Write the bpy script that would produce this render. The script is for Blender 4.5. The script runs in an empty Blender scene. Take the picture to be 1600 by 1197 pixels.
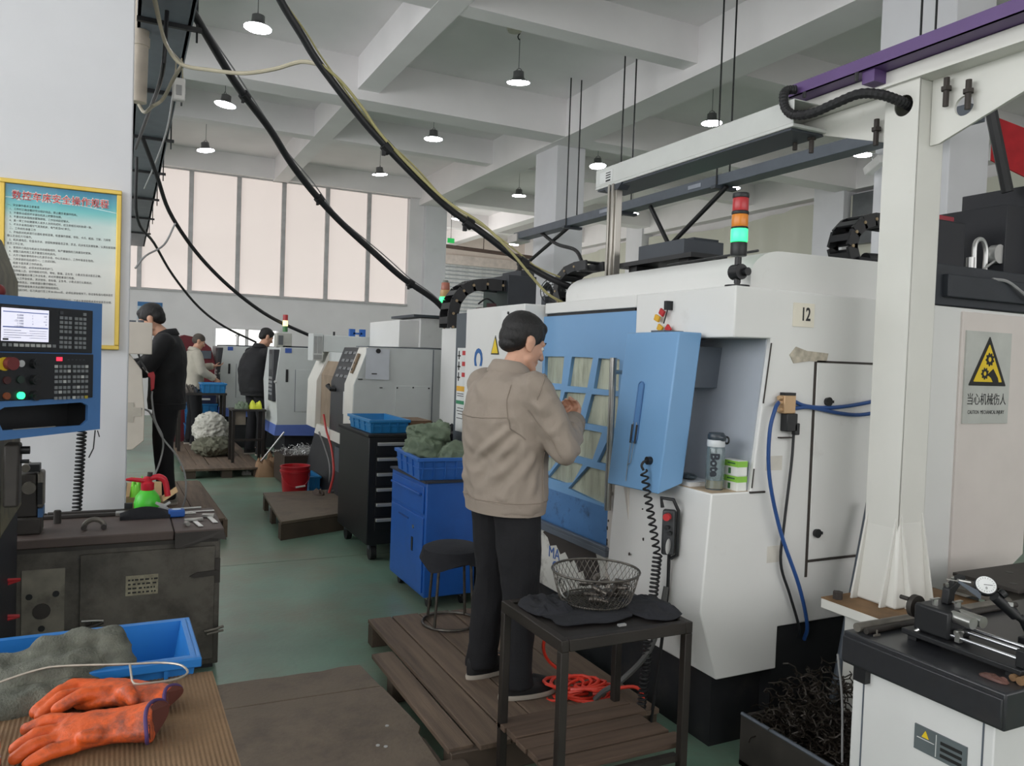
import bpy, bmesh, math, random
from mathutils import Vector as V, Matrix as M4, Matrix as M3, noise as NZ
from mathutils.bvhtree import BVHTree
random.seed(7)
SC = bpy.context.scene
COL = SC.collection
R = math.radians
# ------------------------------------------------------------------ camera, world, lights, exposure
cd = bpy.data.cameras.new('camera'); cam = bpy.data.objects.new('camera', cd); COL.objects.link(cam)
cd.sensor_width = 36; cd.lens = 36 * 1227 / 1600; cd.clip_start = .05; cd.clip_end = 200
cam.matrix_world = (M4.Translation((0, 0, 1.6)) @ M4.Rotation(R(-26.4), 4, 'Z') @
                    M4.Rotation(R(90 - 1.8), 4, 'X') @ M4.Rotation(R(1.98), 4, 'Z'))
SC.camera = cam
SC.view_settings.view_transform = 'Standard'; SC.view_settings.look = 'None'
SC.view_settings.gamma = 1; SC.view_settings.use_curve_mapping = False
SC.view_settings.exposure = -0.12
w = bpy.data.worlds.new('sky'); SC.world = w; w.use_nodes = True
w.node_tree.nodes['Background'].inputs[0].default_value = (.72, .80, .92, 1)
w.node_tree.nodes['Background'].inputs[1].default_value = .6
def area(name, loc, rot, sx, sy, power, col):
    l = bpy.data.lights.new(name, 'AREA'); l.shape = 'RECTANGLE'; l.size = sx; l.size_y = sy
    l.energy = power; l.color = col
    o = bpy.data.objects.new(name, l); COL.objects.link(o); o.location = loc; o.rotation_euler = rot
    return o
# daylight through the tall windows of the street wall behind the viewer and of the left wall
area('daylight_front_windows', (3, -6.7, 3.4), (R(90), 0, 0), 15, 3.6, 360, (.94, .97, 1))
area('daylight_left_windows', (-6.2, 5, 3.8), (R(90), 0, R(-90)), 18, 3.4, 740, (.92, .96, 1))
area('far_bay_fill', (6.95, 24, 3.2), (R(90), 0, R(-90)), 6, 4.6, 230, (1, .97, .94))  # added fill light out of view, brightens the far bay; no door is modelled
LAMP_E = 60.0

# ------------------------------------------------------------------ materials
def lin(c):
    f = lambda u: u / 12.92 if u <= .04045 else ((u + .055) / 1.055) ** 2.4
    return tuple(f(v / 255) for v in c) + (1,)
_m = {}
def mat(name, c, rough=.5, metal=0, var=.12, scale=6, dirt=0, dcol=(60, 50, 42), dscale=3, bump=0, bscale=60,
        emit=0, ecol=None, trans=0, stretch=None, coat=0, dlo=.52, alpha=1):
    if name in _m: return _m[name]
    m = bpy.data.materials.new(name); m.use_nodes = True; _m[name] = m
    nt = m.node_tree; N = nt.nodes; L = nt.links; b = N['Principled BSDF']
    b.inputs['Roughness'].default_value = rough; b.inputs['Metallic'].default_value = metal
    if coat: b.inputs['Coat Weight'].default_value = coat
    base = lin(c)
    tc = N.new('ShaderNodeTexCoord'); src = tc.outputs['Object']
    if stretch:
        mp = N.new('ShaderNodeMapping'); mp.inputs['Scale'].default_value = stretch; L.new(src, mp.inputs['Vector']); src = mp.outputs[0]
    n = N.new('ShaderNodeTexNoise'); n.inputs['Scale'].default_value = scale; n.inputs['Detail'].default_value = 5
    L.new(src, n.inputs['Vector'])
    mr = N.new('ShaderNodeMapRange'); mr.inputs['To Min'].default_value = 1 - var; mr.inputs['To Max'].default_value = 1 + var
    mr.inputs['From Min'].default_value = .3; mr.inputs['From Max'].default_value = .7
    L.new(n.outputs['Fac'], mr.inputs['Value'])
    mx = N.new('ShaderNodeMix'); mx.data_type = 'RGBA'; mx.blend_type = 'MULTIPLY'; mx.inputs[0].default_value = 1
    mx.inputs[6].default_value = base
    L.new(mr.outputs[0], mx.inputs[7]); out = mx.outputs[2]
    if dirt:
        n2 = N.new('ShaderNodeTexNoise'); n2.inputs['Scale'].default_value = dscale; n2.inputs['Detail'].default_value = 9; n2.inputs['Roughness'].default_value = .7
        L.new(src, n2.inputs['Vector'])
        r2 = N.new('ShaderNodeMapRange'); r2.inputs['From Min'].default_value = dlo; r2.inputs['From Max'].default_value = dlo + .2
        r2.inputs['To Max'].default_value = dirt; L.new(n2.outputs['Fac'], r2.inputs['Value'])
        m2 = N.new('ShaderNodeMix'); m2.data_type = 'RGBA'; L.new(r2.outputs[0], m2.inputs[0]); L.new(out, m2.inputs[6])
        m2.inputs[7].default_value = lin(dcol); out = m2.outputs[2]
    L.new(out, b.inputs['Base Color'])
    if bump:
        n3 = N.new('ShaderNodeTexNoise'); n3.inputs['Scale'].default_value = bscale; n3.inputs['Detail'].default_value = 4
        L.new(src, n3.inputs['Vector'])
        bp = N.new('ShaderNodeBump'); bp.inputs['Strength'].default_value = bump; bp.inputs['Distance'].default_value = .01
        L.new(n3.outputs['Fac'], bp.inputs['Height']); L.new(bp.outputs[0], b.inputs['Normal'])
    if emit:
        b.inputs['Emission Color'].default_value = lin(ecol or c); b.inputs['Emission Strength'].default_value = emit
    if trans:
        b.inputs['Transmission Weight'].default_value = trans
    return m

# ------------------------------------------------------------------ mesh builder (world coordinates)
class MB:
    def __init__(s): s.v = []; s.f = []; s.x = None
    def add(s, vs, fs):
        o = len(s.v); s.v += [tuple(s.x @ V(v)) if s.x else tuple(v) for v in vs]; s.f += [tuple(i + o for i in f) for f in fs]; return s
    def box(s, x0, x1, y0, y1, z0, z1):
        vs = [(x, y, z) for z in (z0, z1) for y in (y0, y1) for x in (x0, x1)]
        return s.add(vs, [(0, 2, 3, 1), (4, 5, 7, 6), (0, 1, 5, 4), (2, 6, 7, 3), (0, 4, 6, 2), (1, 3, 7, 5)])
    def obox(s, c, size, rot=None):
        hx, hy, hz = [a / 2 for a in size]; m = M4.Translation(c) @ (rot or M4()).to_4x4()
        vs = [m @ V((x, y, z)) for z in (-hz, hz) for y in (-hy, hy) for x in (-hx, hx)]
        return s.add(vs, [(0, 2, 3, 1), (4, 5, 7, 6), (0, 1, 5, 4), (2, 6, 7, 3), (0, 4, 6, 2), (1, 3, 7, 5)])
    def loft(s, rings, cap=True, close=False):
        n = len(rings[0]); vs = [p for r in rings for p in r]; fs = []
        k = len(rings)
        for i in range(k if close else k - 1):
            a, b = i * n, ((i + 1) % k) * n
            for j in range(n):
                j2 = (j + 1) % n; fs.append((a + j, a + j2, b + j2, b + j))
        if cap and not close:
            fs.append(tuple(range(n - 1, -1, -1))); fs.append(tuple((k - 1) * n + j for j in range(n)))
        return s.add(vs, fs)
    def tube(s, pts, r, n=8, cap=True, flat=1.0, closed=False):
        pts = [V(p) for p in pts]; k = len(pts); rs = r if isinstance(r, (list, tuple)) else [r] * k
        rings = []; t = (pts[1] - pts[0]).normalized()
        u = t.cross(V((0, 0, 1)));
        if u.length < 1e-3: u = t.cross(V((1, 0, 0)))
        u.normalize()
        for i in range(k):
            a = pts[(i - 1) % k] if closed else pts[max(i - 1, 0)]; b = pts[(i + 1) % k] if closed else pts[min(i + 1, k - 1)]
            t = (b - a).normalized(); u = (u - t * u.dot(t)).normalized(); w_ = t.cross(u)
            rings.append([pts[i] + u * (rs[i] * math.cos(2 * math.pi * j / n)) + w_ * (rs[i] * flat * math.sin(2 * math.pi * j / n)) for j in range(n)])
        return s.loft(rings, cap, closed)
    def cyl(s, p0, p1, r0, r1=None, n=16): return s.tube([p0, p1], [r0, r0 if r1 is None else r1], n)
    def lathe(s, prof, c=(0, 0, 0), n=20, m=None):
        c = V(c); m = m or M4()
        return s.loft([[c + (m @ V((max(r, 1e-4) * math.cos(2 * math.pi * j / n), max(r, 1e-4) * math.sin(2 * math.pi * j / n), z))) for j in range(n)] for r, z in prof])
    def prism(s, poly, axis, a0, a1):
        mk = {'x': lambda p, a: (a, p[0], p[1]), 'y': lambda p, a: (p[0], a, p[1]), 'z': lambda p, a: (p[0], p[1], a)}[axis]
        return s.loft([[mk(p, a0) for p in poly], [mk(p, a1) for p in poly]])
    def ball(s, c, r, n=12, m=None):
        rx, ry, rz = r if isinstance(r, (list, tuple)) else (r, r, r); c = V(c); m = m or M4()
        k = max(4, n // 2 + 1)
        rings = []
        for i in range(k + 1):
            a = -math.pi / 2 + math.pi * i / k; ca = max(math.cos(a), 2e-3)
            rings.append([c + m @ V((rx * ca * math.cos(2 * math.pi * j / n), ry * ca * math.sin(2 * math.pi * j / n), rz * math.sin(a))) for j in range(n)])
        return s.loft(rings)
    def caps(s, p0, p1, r0, r1, n=12, flat=(1, 1), up=None):          # tapered capsule, oval section
        p0, p1 = V(p0), V(p1); t = (p1 - p0).normalized()
        u = V(up) if up else (t.cross(V((0, 0, 1))) if abs(t.z) < .95 else t.cross(V((1, 0, 0))))
        u = (u - t * u.dot(t)).normalized(); w_ = t.cross(u); rings = []
        def ring(c, r): rings.append([c + u * (r * flat[0] * math.cos(2 * math.pi * j / n)) + w_ * (r * flat[1] * math.sin(2 * math.pi * j / n)) for j in range(n)])
        for a in (-85, -60, -30): ring(p0 + t * r0 * math.sin(R(a)), r0 * math.cos(R(a)))
        ring(p0, r0); ring(p1, r1)
        for a in (30, 60, 85): ring(p1 + t * r1 * math.sin(R(a)), r1 * math.cos(R(a)))
        return s.loft(rings)
    def chain(s, pts, rs, n=12, flat=(1, 1), up=None):
        for i in range(len(pts) - 1): s.caps(pts[i], pts[i + 1], rs[i], rs[i + 1], n, flat, up)
        return s
    def ell(s, levels, n=24, m=None):                                  # torso: (z, cx, cy, rx, ry)
        m = m or M4()
        return s.loft([[m @ V((cx + rx * math.cos(2 * math.pi * j / n), cy + ry * math.sin(2 * math.pi * j / n), z)) for j in range(n)] for z, cx, cy, rx, ry in levels])
    def mesh(s, name, inv=None):
        me = bpy.data.meshes.new(name); vs = [tuple(inv @ V(v)) for v in s.v] if inv else s.v
        me.from_pydata(vs, [], s.f); me.validate(); me.update()
        bm = bmesh.new(); bm.from_mesh(me); bmesh.ops.recalc_face_normals(bm, faces=bm.faces); bm.to_mesh(me); bm.free()
        return me
WM = {}                                                                # world matrix of each parent, by name
def finish(o, me, m, smooth, bev, parent):
    if m: me.materials.append(m)
    if smooth: me.shade_smooth(); me.set_sharp_from_angle(angle=R(smooth if smooth is not True else 40))
    if bev:
        b = o.modifiers.new('bevel', 'BEVEL'); b.width = bev; b.segments = 2; b.limit_method = 'ANGLE'; b.angle_limit = R(40)
        if not smooth: me.shade_smooth(); me.set_sharp_from_angle(angle=R(40))
    if parent: o.parent = parent
def part(name, mb, m, parent=None, smooth=False, bev=0, label=None, kind=None):
    inv = None
    if parent is not None and parent.name in WM: inv = WM[parent.name].inverted()
    me = mb.mesh(name, inv) if isinstance(mb, MB) else mb
    if not isinstance(mb, MB) and inv: me.transform(inv)
    o = bpy.data.objects.new(name, me); COL.objects.link(o); finish(o, me, m, smooth, bev, parent)
    WM[o.name] = WM[parent.name].copy() if parent is not None and parent.name in WM else M4()
    if label: o['label'] = label
    if kind: o['kind'] = kind
    return o
def thing(name, label, cat, loc=(0, 0, 0), group=None, rz=0):
    o = bpy.data.objects.new(name, None); COL.objects.link(o); o.empty_display_size = .1
    o.location = loc; o.rotation_euler = (0, 0, rz); o['label'] = label; o['category'] = cat
    if group: o['group'] = group
    WM[o.name] = M4.Translation(loc) @ M4.Rotation(rz, 4, 'Z')
    return o
def solo(name, label, cat, mb, m, loc=None, group=None, **k):          # a thing that is one mesh, origin at its base
    if loc is None:
        xs = [v[0] for v in mb.v]; ys = [v[1] for v in mb.v]; zs = [v[2] for v in mb.v]
        loc = ((min(xs) + max(xs)) / 2, (min(ys) + max(ys)) / 2, min(zs))
    me = mb.mesh(name, M4.Translation(loc).inverted()); o = bpy.data.objects.new(name, me); COL.objects.link(o)
    o.location = loc; finish(o, me, m, k.get('smooth', False), k.get('bev', 0), None)
    o['label'] = label; o['category'] = cat
    if group: o['group'] = group
    WM[o.name] = M4.Translation(loc); return o
def struct(name, mb, m, parent=None, **k):
    o = part(name, mb, m, parent, **k)
    if parent is None: o['kind'] = 'structure'
    return o
def copy_tree(o, loc, label, parent=None):
    c = o.copy(); COL.objects.link(c)
    if parent is None: c.location = loc; c['label'] = label
    else: c.parent = parent
    for ch in list(o.children): copy_tree(ch, None, None, c)
    return c
def frame(o, u, v):                                                    # plane frame: origin, u axis, v axis -> 4x4
    u = V(u).normalized(); v = V(v); v = (v - u * v.dot(u)).normalized(); n = u.cross(v)
    return M4(((u.x, v.x, n.x, o[0]), (u.y, v.y, n.y, o[1]), (u.z, v.z, n.z, o[2]), (0, 0, 0, 1)))
def plate(outline, holes, thick, fr):                                  # flat sheet with real holes
    c = bpy.data.curves.new('plate', 'CURVE'); c.dimensions = '2D'; c.fill_mode = 'BOTH'; c.extrude = thick / 2
    for poly in [outline] + holes:
        sp = c.splines.new('POLY'); sp.points.add(len(poly) - 1); sp.use_cyclic_u = True
        for p, q in zip(sp.points, poly): p.co = (q[0], q[1], 0, 1)
    return curve_mesh(c, fr)
TMP = bpy.data.scenes.new('workbench')                                 # scratch scene: keeps conversions quick, removed at the end
def tmp_graph():
    with bpy.context.temp_override(scene=TMP, view_layer=TMP.view_layers[0]):
        dg = bpy.context.evaluated_depsgraph_get(); dg.update(); return dg
def curve_mesh(c, fr):
    o = bpy.data.objects.new('tmp', c); TMP.collection.objects.link(o); dg = tmp_graph()
    me = bpy.data.meshes.new_from_object(o.evaluated_get(dg)); me.materials.clear()
    bpy.data.objects.remove(o); bpy.data.curves.remove(c); me.transform(fr); return me
def text(s, size, fr, ext=.0006, align='CENTER', bold=0, xs=1, sp=1.0, line=1.0):
    c = bpy.data.curves.new('txt', 'FONT'); c.body = s; c.size = size; c.extrude = ext; c.align_x = align; c.align_y = 'CENTER'
    c.resolution_u = 3; c.offset = bold; c.space_character = sp; c.space_line = line
    return curve_mesh(c, fr @ M4.Diagonal((xs, 1, 1, 1)))
def circ(cx, cy, r, n=24): return [(cx + r * math.cos(2 * math.pi * i / n), cy + r * math.sin(2 * math.pi * i / n)) for i in range(n)]
def spline(pts, k=6):                                                  # Catmull-Rom through the points
    P = [V(p) for p in pts]; P = [P[0] * 2 - P[1]] + P + [P[-1] * 2 - P[-2]]; out = []
    for i in range(1, len(P) - 2):
        for j in range(k):
            t = j / k; a, b, c, d = P[i - 1:i + 3]
            out.append(.5 * ((2 * b) + (c - a) * t + (2 * a - 5 * b + 4 * c - d) * t * t + (3 * b - a - 3 * c + d) * t ** 3))
    out.append(P[-2]); return out
def coil(p0, p1, rad, turns, r, n=6, per=10, rad1=None):               # coiled cord from p0 to p1
    p0, p1 = V(p0), V(p1); t = (p1 - p0).normalized(); u = t.cross(V((0, 1, 0)));
    if u.length < .1: u = t.cross(V((1, 0, 0)))
    u.normalize(); w_ = t.cross(u); k = int(turns * per); pts = []
    for i in range(k + 1):
        a = 2 * math.pi * i / per; q = rad if rad1 is None else rad + (rad1 - rad) * i / k
        pts.append(p0.lerp(p1, i / k) + (u * math.cos(a) + w_ * math.sin(a)) * q)
    return MB().tube(pts, r, n)
def remesh(mb, voxel, smooth=2, disp=0, dsc=6, stretch=(1, 1, 1), seed=0):
    me = bpy.data.meshes.new('rm'); me.from_pydata(mb.v, [], mb.f); me.update()
    bm = bmesh.new(); bm.from_mesh(me); bmesh.ops.recalc_face_normals(bm, faces=bm.faces); bm.to_mesh(me); bm.free()
    o = bpy.data.objects.new('rm', me); TMP.collection.objects.link(o)
    q = o.modifiers.new('r', 'REMESH'); q.mode = 'VOXEL'; q.voxel_size = voxel
    if smooth: q = o.modifiers.new('s', 'SMOOTH'); q.iterations = smooth; q.factor = .5
    dg = tmp_graph(); r = bpy.data.meshes.new_from_object(o.evaluated_get(dg))
    bpy.data.objects.remove(o); bpy.data.meshes.remove(me)
    if disp:
        nr = [v.normal.copy() for v in r.vertices]; out = []
        for v, vn in zip(r.vertices, nr):
            c = v.co.copy(); p = V((c.x * dsc * stretch[0] + seed, c.y * dsc * stretch[1], c.z * dsc * stretch[2]))
            d = .5 * NZ.noise(p * .6) + .35 * (1 - 2.6 * abs(NZ.noise(p * .9 + V((9, 3, 1))))) + .2 * (1 - 3 * abs(NZ.noise(V((p.x + p.z, p.y, p.z - .6 * p.x)) * 1.5)))
            out += (c + vn * (d * disp))[:]
        r.vertices.foreach_set('co', out); r.update()
    return r
# ================================================================== the hall
mWall = mat('painted_wall', (232, 230, 230), .85, var=.04, scale=1.5)
mCeil = mat('ceiling_paint', (243, 240, 240), .9, var=.04, scale=1)
mCol = mat('column_paint', (224, 224, 227), .8, var=.03, scale=2, dirt=.25, dcol=(170, 165, 160), dscale=4, dlo=.66)
mFloor = mat('epoxy_floor', (112, 142, 124), .3, var=.16, scale=2.2, dirt=.8, dcol=(122, 120, 102), dscale=.9, dlo=.43, bump=.12, bscale=30)
mJoint = mat('floor_joint', (42, 50, 44), .8)
mFrameG = mat('grey_mullion', (188, 186, 186), .5)
mFilm = mat('window_film', (225, 214, 208), .7, var=.03, scale=2, emit=.66, ecol=(226, 215, 209))
mGlow = mat('bright_window', (240, 240, 238), .4, emit=1.6, ecol=(246, 244, 240))
mCurt = mat('plastic_sheet', (186, 186, 172), .45, var=.06, scale=1.2, emit=.09, ecol=(200, 198, 184), stretch=(1, .5, .25))  # weak emission put into the sheets in place of light coming through
mDk = mat('dark_glass', (84, 88, 90), .35)
mGreySteel = mat('grey_steel', (88, 95, 104), .45, var=.08)
mDkGrey = mat('charcoal_steel', (62, 67, 74), .5, var=.1, scale=4)
mBlk = mat('black_paint', (26, 27, 29), .45, var=.15)
mBlkRub = mat('black_rubber', (24, 24, 26), .6, var=.2)
mSteel = mat('bare_steel', (176, 176, 172), .28, .9, var=.12, scale=20)
mAlu = mat('brushed_aluminium', (200, 200, 198), .35, .6)
mWhite = mat('machine_white', (222, 222, 219), .42, var=.03, scale=2, dirt=.35, dcol=(150, 140, 128), dscale=2.6, dlo=.62)

fl = struct('floor', MB().box(-9, 24, -9, 32, -.22, -.03), mJoint)
ys = [-9, 1.55, 6.05, 10.9, 15.6, 20.3, 32]; xs = [-9, -3.2, 3.0, 7.0, 12, 24]
for i in range(len(ys) - 1):
    for j in range(len(xs) - 1):
        part('floor_slab', MB().box(xs[j] + .004, xs[j + 1] - .004, ys[i] + .004, ys[i + 1] - .004, -.06, 0), mFloor, fl)
struct('ceiling', MB().box(-9, 24, -9, 32, 6.2, 6.4), mCeil)
for n, x0, x1, z in (('beam_left_row', -.75, -.1, 5.5), ('beam_secondary', 3.2, 3.55, 5.7), ('beam_right_row', 6.95, 7.5, 5.55), ('beam_secondary', 10.6, 10.95, 5.7), ('beam_right_wall', 14.26, 14.75, 5.55)):
    struct(n, MB().box(x0, x1, -9, 32, z, 6.21), mCeil)
for y0, y1, z in ((-2.2, -1.7, 5.55), (1.6, 1.9, 5.7), (4.85, 5.35, 5.55), (8.65, 8.95, 5.7), (12.2, 12.7, 5.55), (15.3, 15.6, 5.7), (19.7, 20.2, 5.72), (23.5, 23.8, 5.7)):
    struct('beam_cross', MB().box(-9, 24, y0, y1, z + .004, 6.205), mCeil)
for x, y in ((7.1, -2.4), (7.1, 5.0), (7.1, 12.75), (7.1, 19.75), (14.2, 5.0), (14.2, 12.45), (14.2, 20.0), (-.77, 12.75), (-.77, -2.4)):
    struct('column', MB().box(x, x + .6, y, y + .85, 0, 5.9), mCol, bev=.01)
pil = struct('column', MB().box(-.85, .03, 5.0, 5.75, 0, 5.9), mCol, bev=.008)
# back wall with the long strip of film-covered windows
wb = struct('wall_back', MB().box(-9, 7.2, 19.9, 20.15, 0, .95).box(-9, 1.94, 19.9, 20.15, .95, 2.08).box(3.42, 7.2, 19.9, 20.15, .95, 2.08)
            .box(-9, 7.2, 19.9, 20.15, 2.08, 2.92).box(6.7, 7.2, 19.9, 20.15, 2.92, 5.72).box(-9, -.8, 19.9, 20.15, 2.92, 5.72).box(-9, 7.2, 19.9, 20.15, 5.72, 6.2), mWall)
w1 = struct('window_1', MB().box(-.8, 6.7, 19.86, 19.9, 2.88, 2.93).box(-.8, 6.7, 19.86, 19.9, 5.70, 5.75), mFrameG)
mx_ = [-.8, .3, 1.37, 2.43, 3.48, 4.55, 5.62, 6.7]
for i in range(7):
    part('window_pane', MB().box(mx_[i] + .04, mx_[i + 1] - .04, 19.98, 20.0, 2.93, 5.71), mFilm, w1)
    if i: part('mullion', MB().box(mx_[i] - .05, mx_[i] + .05, 19.9, 20.02, 2.93, 5.71), mFrameG, w1)
w2 = struct('window_2', MB().box(1.9, 3.46, 19.85, 19.9, .9, .96).box(1.9, 3.46, 19.85, 19.9, 2.07, 2.13).box(1.9, 1.96, 19.85, 19.9, .96, 2.07).box(3.40, 3.46, 19.85, 19.9, .96, 2.07), mWall)
for i in range(2):
    x = 1.94 + i * .74
    part('window_pane', MB().box(x + .04, x + .70, 19.97, 19.99, .96, 2.07), mGlow, w2)
    if i: part('mullion', MB().box(x - .04, x + .04, 19.9, 19.98, .95, 2.07), mWall, w2)
# deeper bay with the roller shutter, and the right wall hung with plastic sheets
struct('wall_far', MB().box(6.8, 10.2, 28, 28.2, 0, 6.2).box(13.9, 24, 28, 28.2, 0, 6.2).box(10.2, 13.9, 28, 28.2, 5.15, 6.2), mat('far_wall', (236, 224, 216), .85, var=.04))
d1 = struct('door_1', MB().box(10.15, 13.95, 27.9, 28.0, 5.1, 5.45), mat('shutter_box', (218, 208, 202), .6))
mSl = mat('shutter_slat', (206, 210, 212), .45, .1)
sl = MB().prism([(28.1, 0), (28.03, .03), (28.03, .12), (28.1, .15)], 'x', 10.2, 13.9).mesh('slat'); sl.materials.append(mSl)
for i in range(34):
    o = bpy.data.objects.new('slat', sl); COL.objects.link(o); o.parent = d1; o.location = (0, 0, i * .152)
wr = struct('wall_right', MB().box(14.6, 14.9, -9, 28, 0, 6.2), mWall)
for i, (y0, y1) in enumerate(((5.9, 12.4), (13.3, 19.9), (20.9, 27.5))):
    n = 40; rings = []
    for k in range(n + 1):
        y = y0 + (y1 - y0) * k / n; x = 14.42 + .05 * math.sin(k * .9 + i) + .03 * NZ.noise((k * .5, i, 0)); s_ = .35 * math.sin(math.pi * k / n) ** 2 * (.4 + .6 * NZ.noise((k * .22, 4, i)) ** 2)
        rings.append([(x, y, 1.2), (x + .02, y, 1.2), (x + .02, y, 5.45 - s_), (x, y, 5.45 - s_)])
    struct('trim_%d' % (i + 1), MB().loft(rings), mCurt, smooth=True)
struct('window_3', MB().box(14.3, 14.6, 11.45, 12.3, 4.35, 5.45), mDk)
# service pipes across the far bay
solo('steam_pipe', 'long dark pipe across the pink far bay above the roller shutter', 'pipe', MB().cyl((7.7, 26.5, 5.62), (14.5, 26.5, 5.42), .07).cyl((9, 26.5, 5.6), (9, 26.5, 6.19), .015).cyl((11.8, 26.5, 5.5), (11.8, 26.5, 6.19), .015), mat('dark_pipe', (92, 76, 70), .6), smooth=True)
t = thing('exit_sign', 'small green lit exit sign high in the far bay', 'sign', (7.61, 19.2, 4.55))
# left wall and street wall (behind the viewer) with window bands
struct('wall_left', MB().box(-7.3, -7.0, -9, 32, 0, 1.7).box(-7.3, -7.0, -9, 32, 5.4, 6.2), mWall)
wl = struct('window_4', MB().box(-7.3, -7.2, -9, 32, 1.7, 1.75), mFrameG)
for i in range(9): part('window_pane', MB().box(-7.2, -7.18, -8.8 + i * 4.5, -4.5 + i * 4.5, 1.75, 5.4), mFilm, wl)
struct('wall_front', MB().box(-9, 24, -7.4, -7.1, 0, 1.4).box(-9, 24, -7.4, -7.1, 5.3, 6.2), mWall)
wf = struct('window_5', MB().box(-9, 24, -7.35, -7.3, 1.4, 1.45), mFrameG)
for i in range(8): part('window_pane', MB().box(-8.9 + i * 4.1, -5 + i * 4.1, -7.32, -7.3, 1.45, 5.3), mFilm, wf)
part('sign_case', MB().box(7.52, 7.70, 19.18, 19.22, 4.55, 4.67), mat('exit_green', (40, 190, 90), .5, emit=.55), t)
part('hanger', MB().cyl((7.61, 19.2, 4.67), (7.61, 19.2, 6.2), .006), mBlk, t)

# ------------------------------------------------------------------ high-bay lamps
mShade = mat('lamp_shade', (120, 120, 122), .35, .7)
mDisc = mat('lamp_disc', (255, 255, 252), .5, emit=LAMP_E, ecol=(250, 252, 255))
SH = MB().lathe([(.055, .16), (.075, .15), (.078, .08), (.085, .06), (.10, .05), (.165, .004), (.172, 0), (.162, .004), (.09, .05), (.05, .06)], n=28).mesh('lamp_shade'); SH.shade_smooth(); SH.materials.append(mShade)
DI = MB().lathe([(.16, .003), (.16, -.003)], n=28).mesh('diffuser'); DI.materials.append(mDisc)
RG = MB().tube([(.05 * math.cos(a), 0, .15 + .05 * math.sin(a)) for a in [math.pi * i / 8 for i in range(9)]], .006, 6).mesh('yoke'); RG.materials.append(mShade)
RD = MB().cyl((0, 0, .2), (0, 0, .62), .005, n=6).mesh('hanging_rod'); RD.materials.append(mShade)
HK = MB().tube([(.0, 0, .60), (.02, 0, .615), (.035, 0, .65), (.02, 0, .68), (0, 0, .685), (.03, 0, .70)], .009, 6).mesh('hook'); HK.materials.append(mBlk)
rows = {3.4: 'second row', 6.8: 'row over the white machine', 10.1: 'row just past the white machine', 13.5: 'fourth row', 16.8: 'row nearest the film windows', 20.9: 'row of the far bay', 24.3: 'farthest row'}
L0 = {(1.4, 6.8): 'over the pillar aisle, above the frame', (4.95, 6.8): 'whose glow shows at the top edge, over the machine', (1.4, 10.1): 'brightest, largest in view, near the cable bundles', (4.95, 10.1): 'large, hanging below the round smoke detector',
      (8.45, 10.1): 'half hidden behind the white loader beam', (11.95, 10.1): 'seen under the loader bracket beside the white column', (1.4, 13.5): 'tilted, hanging behind the steep cable bundle', (4.95, 13.5): 'in the middle bay between both cable bundles',
      (8.45, 13.5): 'just right of the middle pillar', (11.95, 13.5): 'behind the black cable strut of the busbar', (1.4, 16.8): 'nearest the left end of the film windows', (4.95, 16.8): 'above the right half of the film windows',
      (8.45, 17.0): 'left of the middle pillar, under the main beam', (11.95, 17.3): 'seen below the loader beam behind the silver post', (8.45, 20.9): 'partly hidden behind the yellow-banded cable bundle', (11.95, 24.3): 'smallest, above the far shutter'}
k = 0
for (x, y), d in L0.items():
    q = thing('high_bay_lamp', 'bell shaped grey pendant lamp ' + d, 'lamp', (x, y, 5.5), 'high bay lamps under the ceiling', rz=.7 * k)
    til = R(random.uniform(-7, 7))
    for nm, me in (('lamp_shade', SH), ('diffuser', DI), ('yoke', RG), ('hanging_rod', RD), ('hook', HK)):
        o = bpy.data.objects.new(nm, me); COL.objects.link(o); o.parent = q
        if nm in ('lamp_shade', 'diffuser'): o.rotation_euler = (til, til * .6, 0)
    k += 1
solo('smoke_detector', 'round beige smoke detector on the ceiling', 'detector', MB().lathe([(.1, 6.2), (.11, 6.17), (.11, 6.1), (.09, 6.06), (.02, 6.055)], (4.72, 9.8, 0), 24), mat('detector_beige', (196, 192, 176), .6), smooth=True)

# ------------------------------------------------------------------ grey busbar hung from rods over the right half
t = thing('busbar_trunking', 'long dark grey busbar hung from ceiling rods behind the loader beam', 'busbar', (6.55, 9, 3.75))
part('trunking', MB().box(6.48, 6.7, 4.4, 13.2, 3.80, 3.93), mGreySteel, t, bev=.006)
for y in (4.9, 7.6, 9.7, 11.25):
    for dx in (-.03, .17): part('rod', MB().cyl((6.5 + dx, y, 3.77), (6.5 + dx, y, 6.2), .011, n=6), mBlk, t)
    part('hanger_plate', MB().box(6.42, 6.76, y - .04, y + .04, 3.76, 3.80), mDkGrey, t)
part('name_plate', MB().box(6.474, 6.48, 7.9, 8.15, 3.84, 3.89), mat('plate_pale', (150, 155, 165), .5), t)
part('name_plate', MB().box(6.474, 6.48, 10.0, 10.25, 3.85, 3.90), mat('plate_pale', (150, 155, 165), .5), t)
part('strut', MB().cyl((6.55, 9.05, 3.78), (6.55, 8.6, 3.2), .03, n=8), mBlkRub, t)
part('strut', MB().cyl((6.55, 7.5, 3.78), (6.55, 8.55, 3.2), .03, n=8), mBlkRub, t)
part('strut', MB().cyl((6.55, 11.1, 3.85), (6.55, 13.2, 3.2), .03, n=8), mBlkRub, t)
part('strut', MB().tube(spline([(6.55, 12.3, 3.85), (6.5, 11.6, 3.55), (6.4, 10.8, 3.35), (6.3, 10.4, 3.1)]), .03, 8), mBlkRub, t)
part('tap_off_box', MB().box(6.40, 6.8, 7.9, 8.9, 2.95, 3.2), mDkGrey, t)
part('end_box', MB().box(6.45, 6.73, 13.0, 13.4, 3.76, 3.9), mAlu, t)
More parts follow.
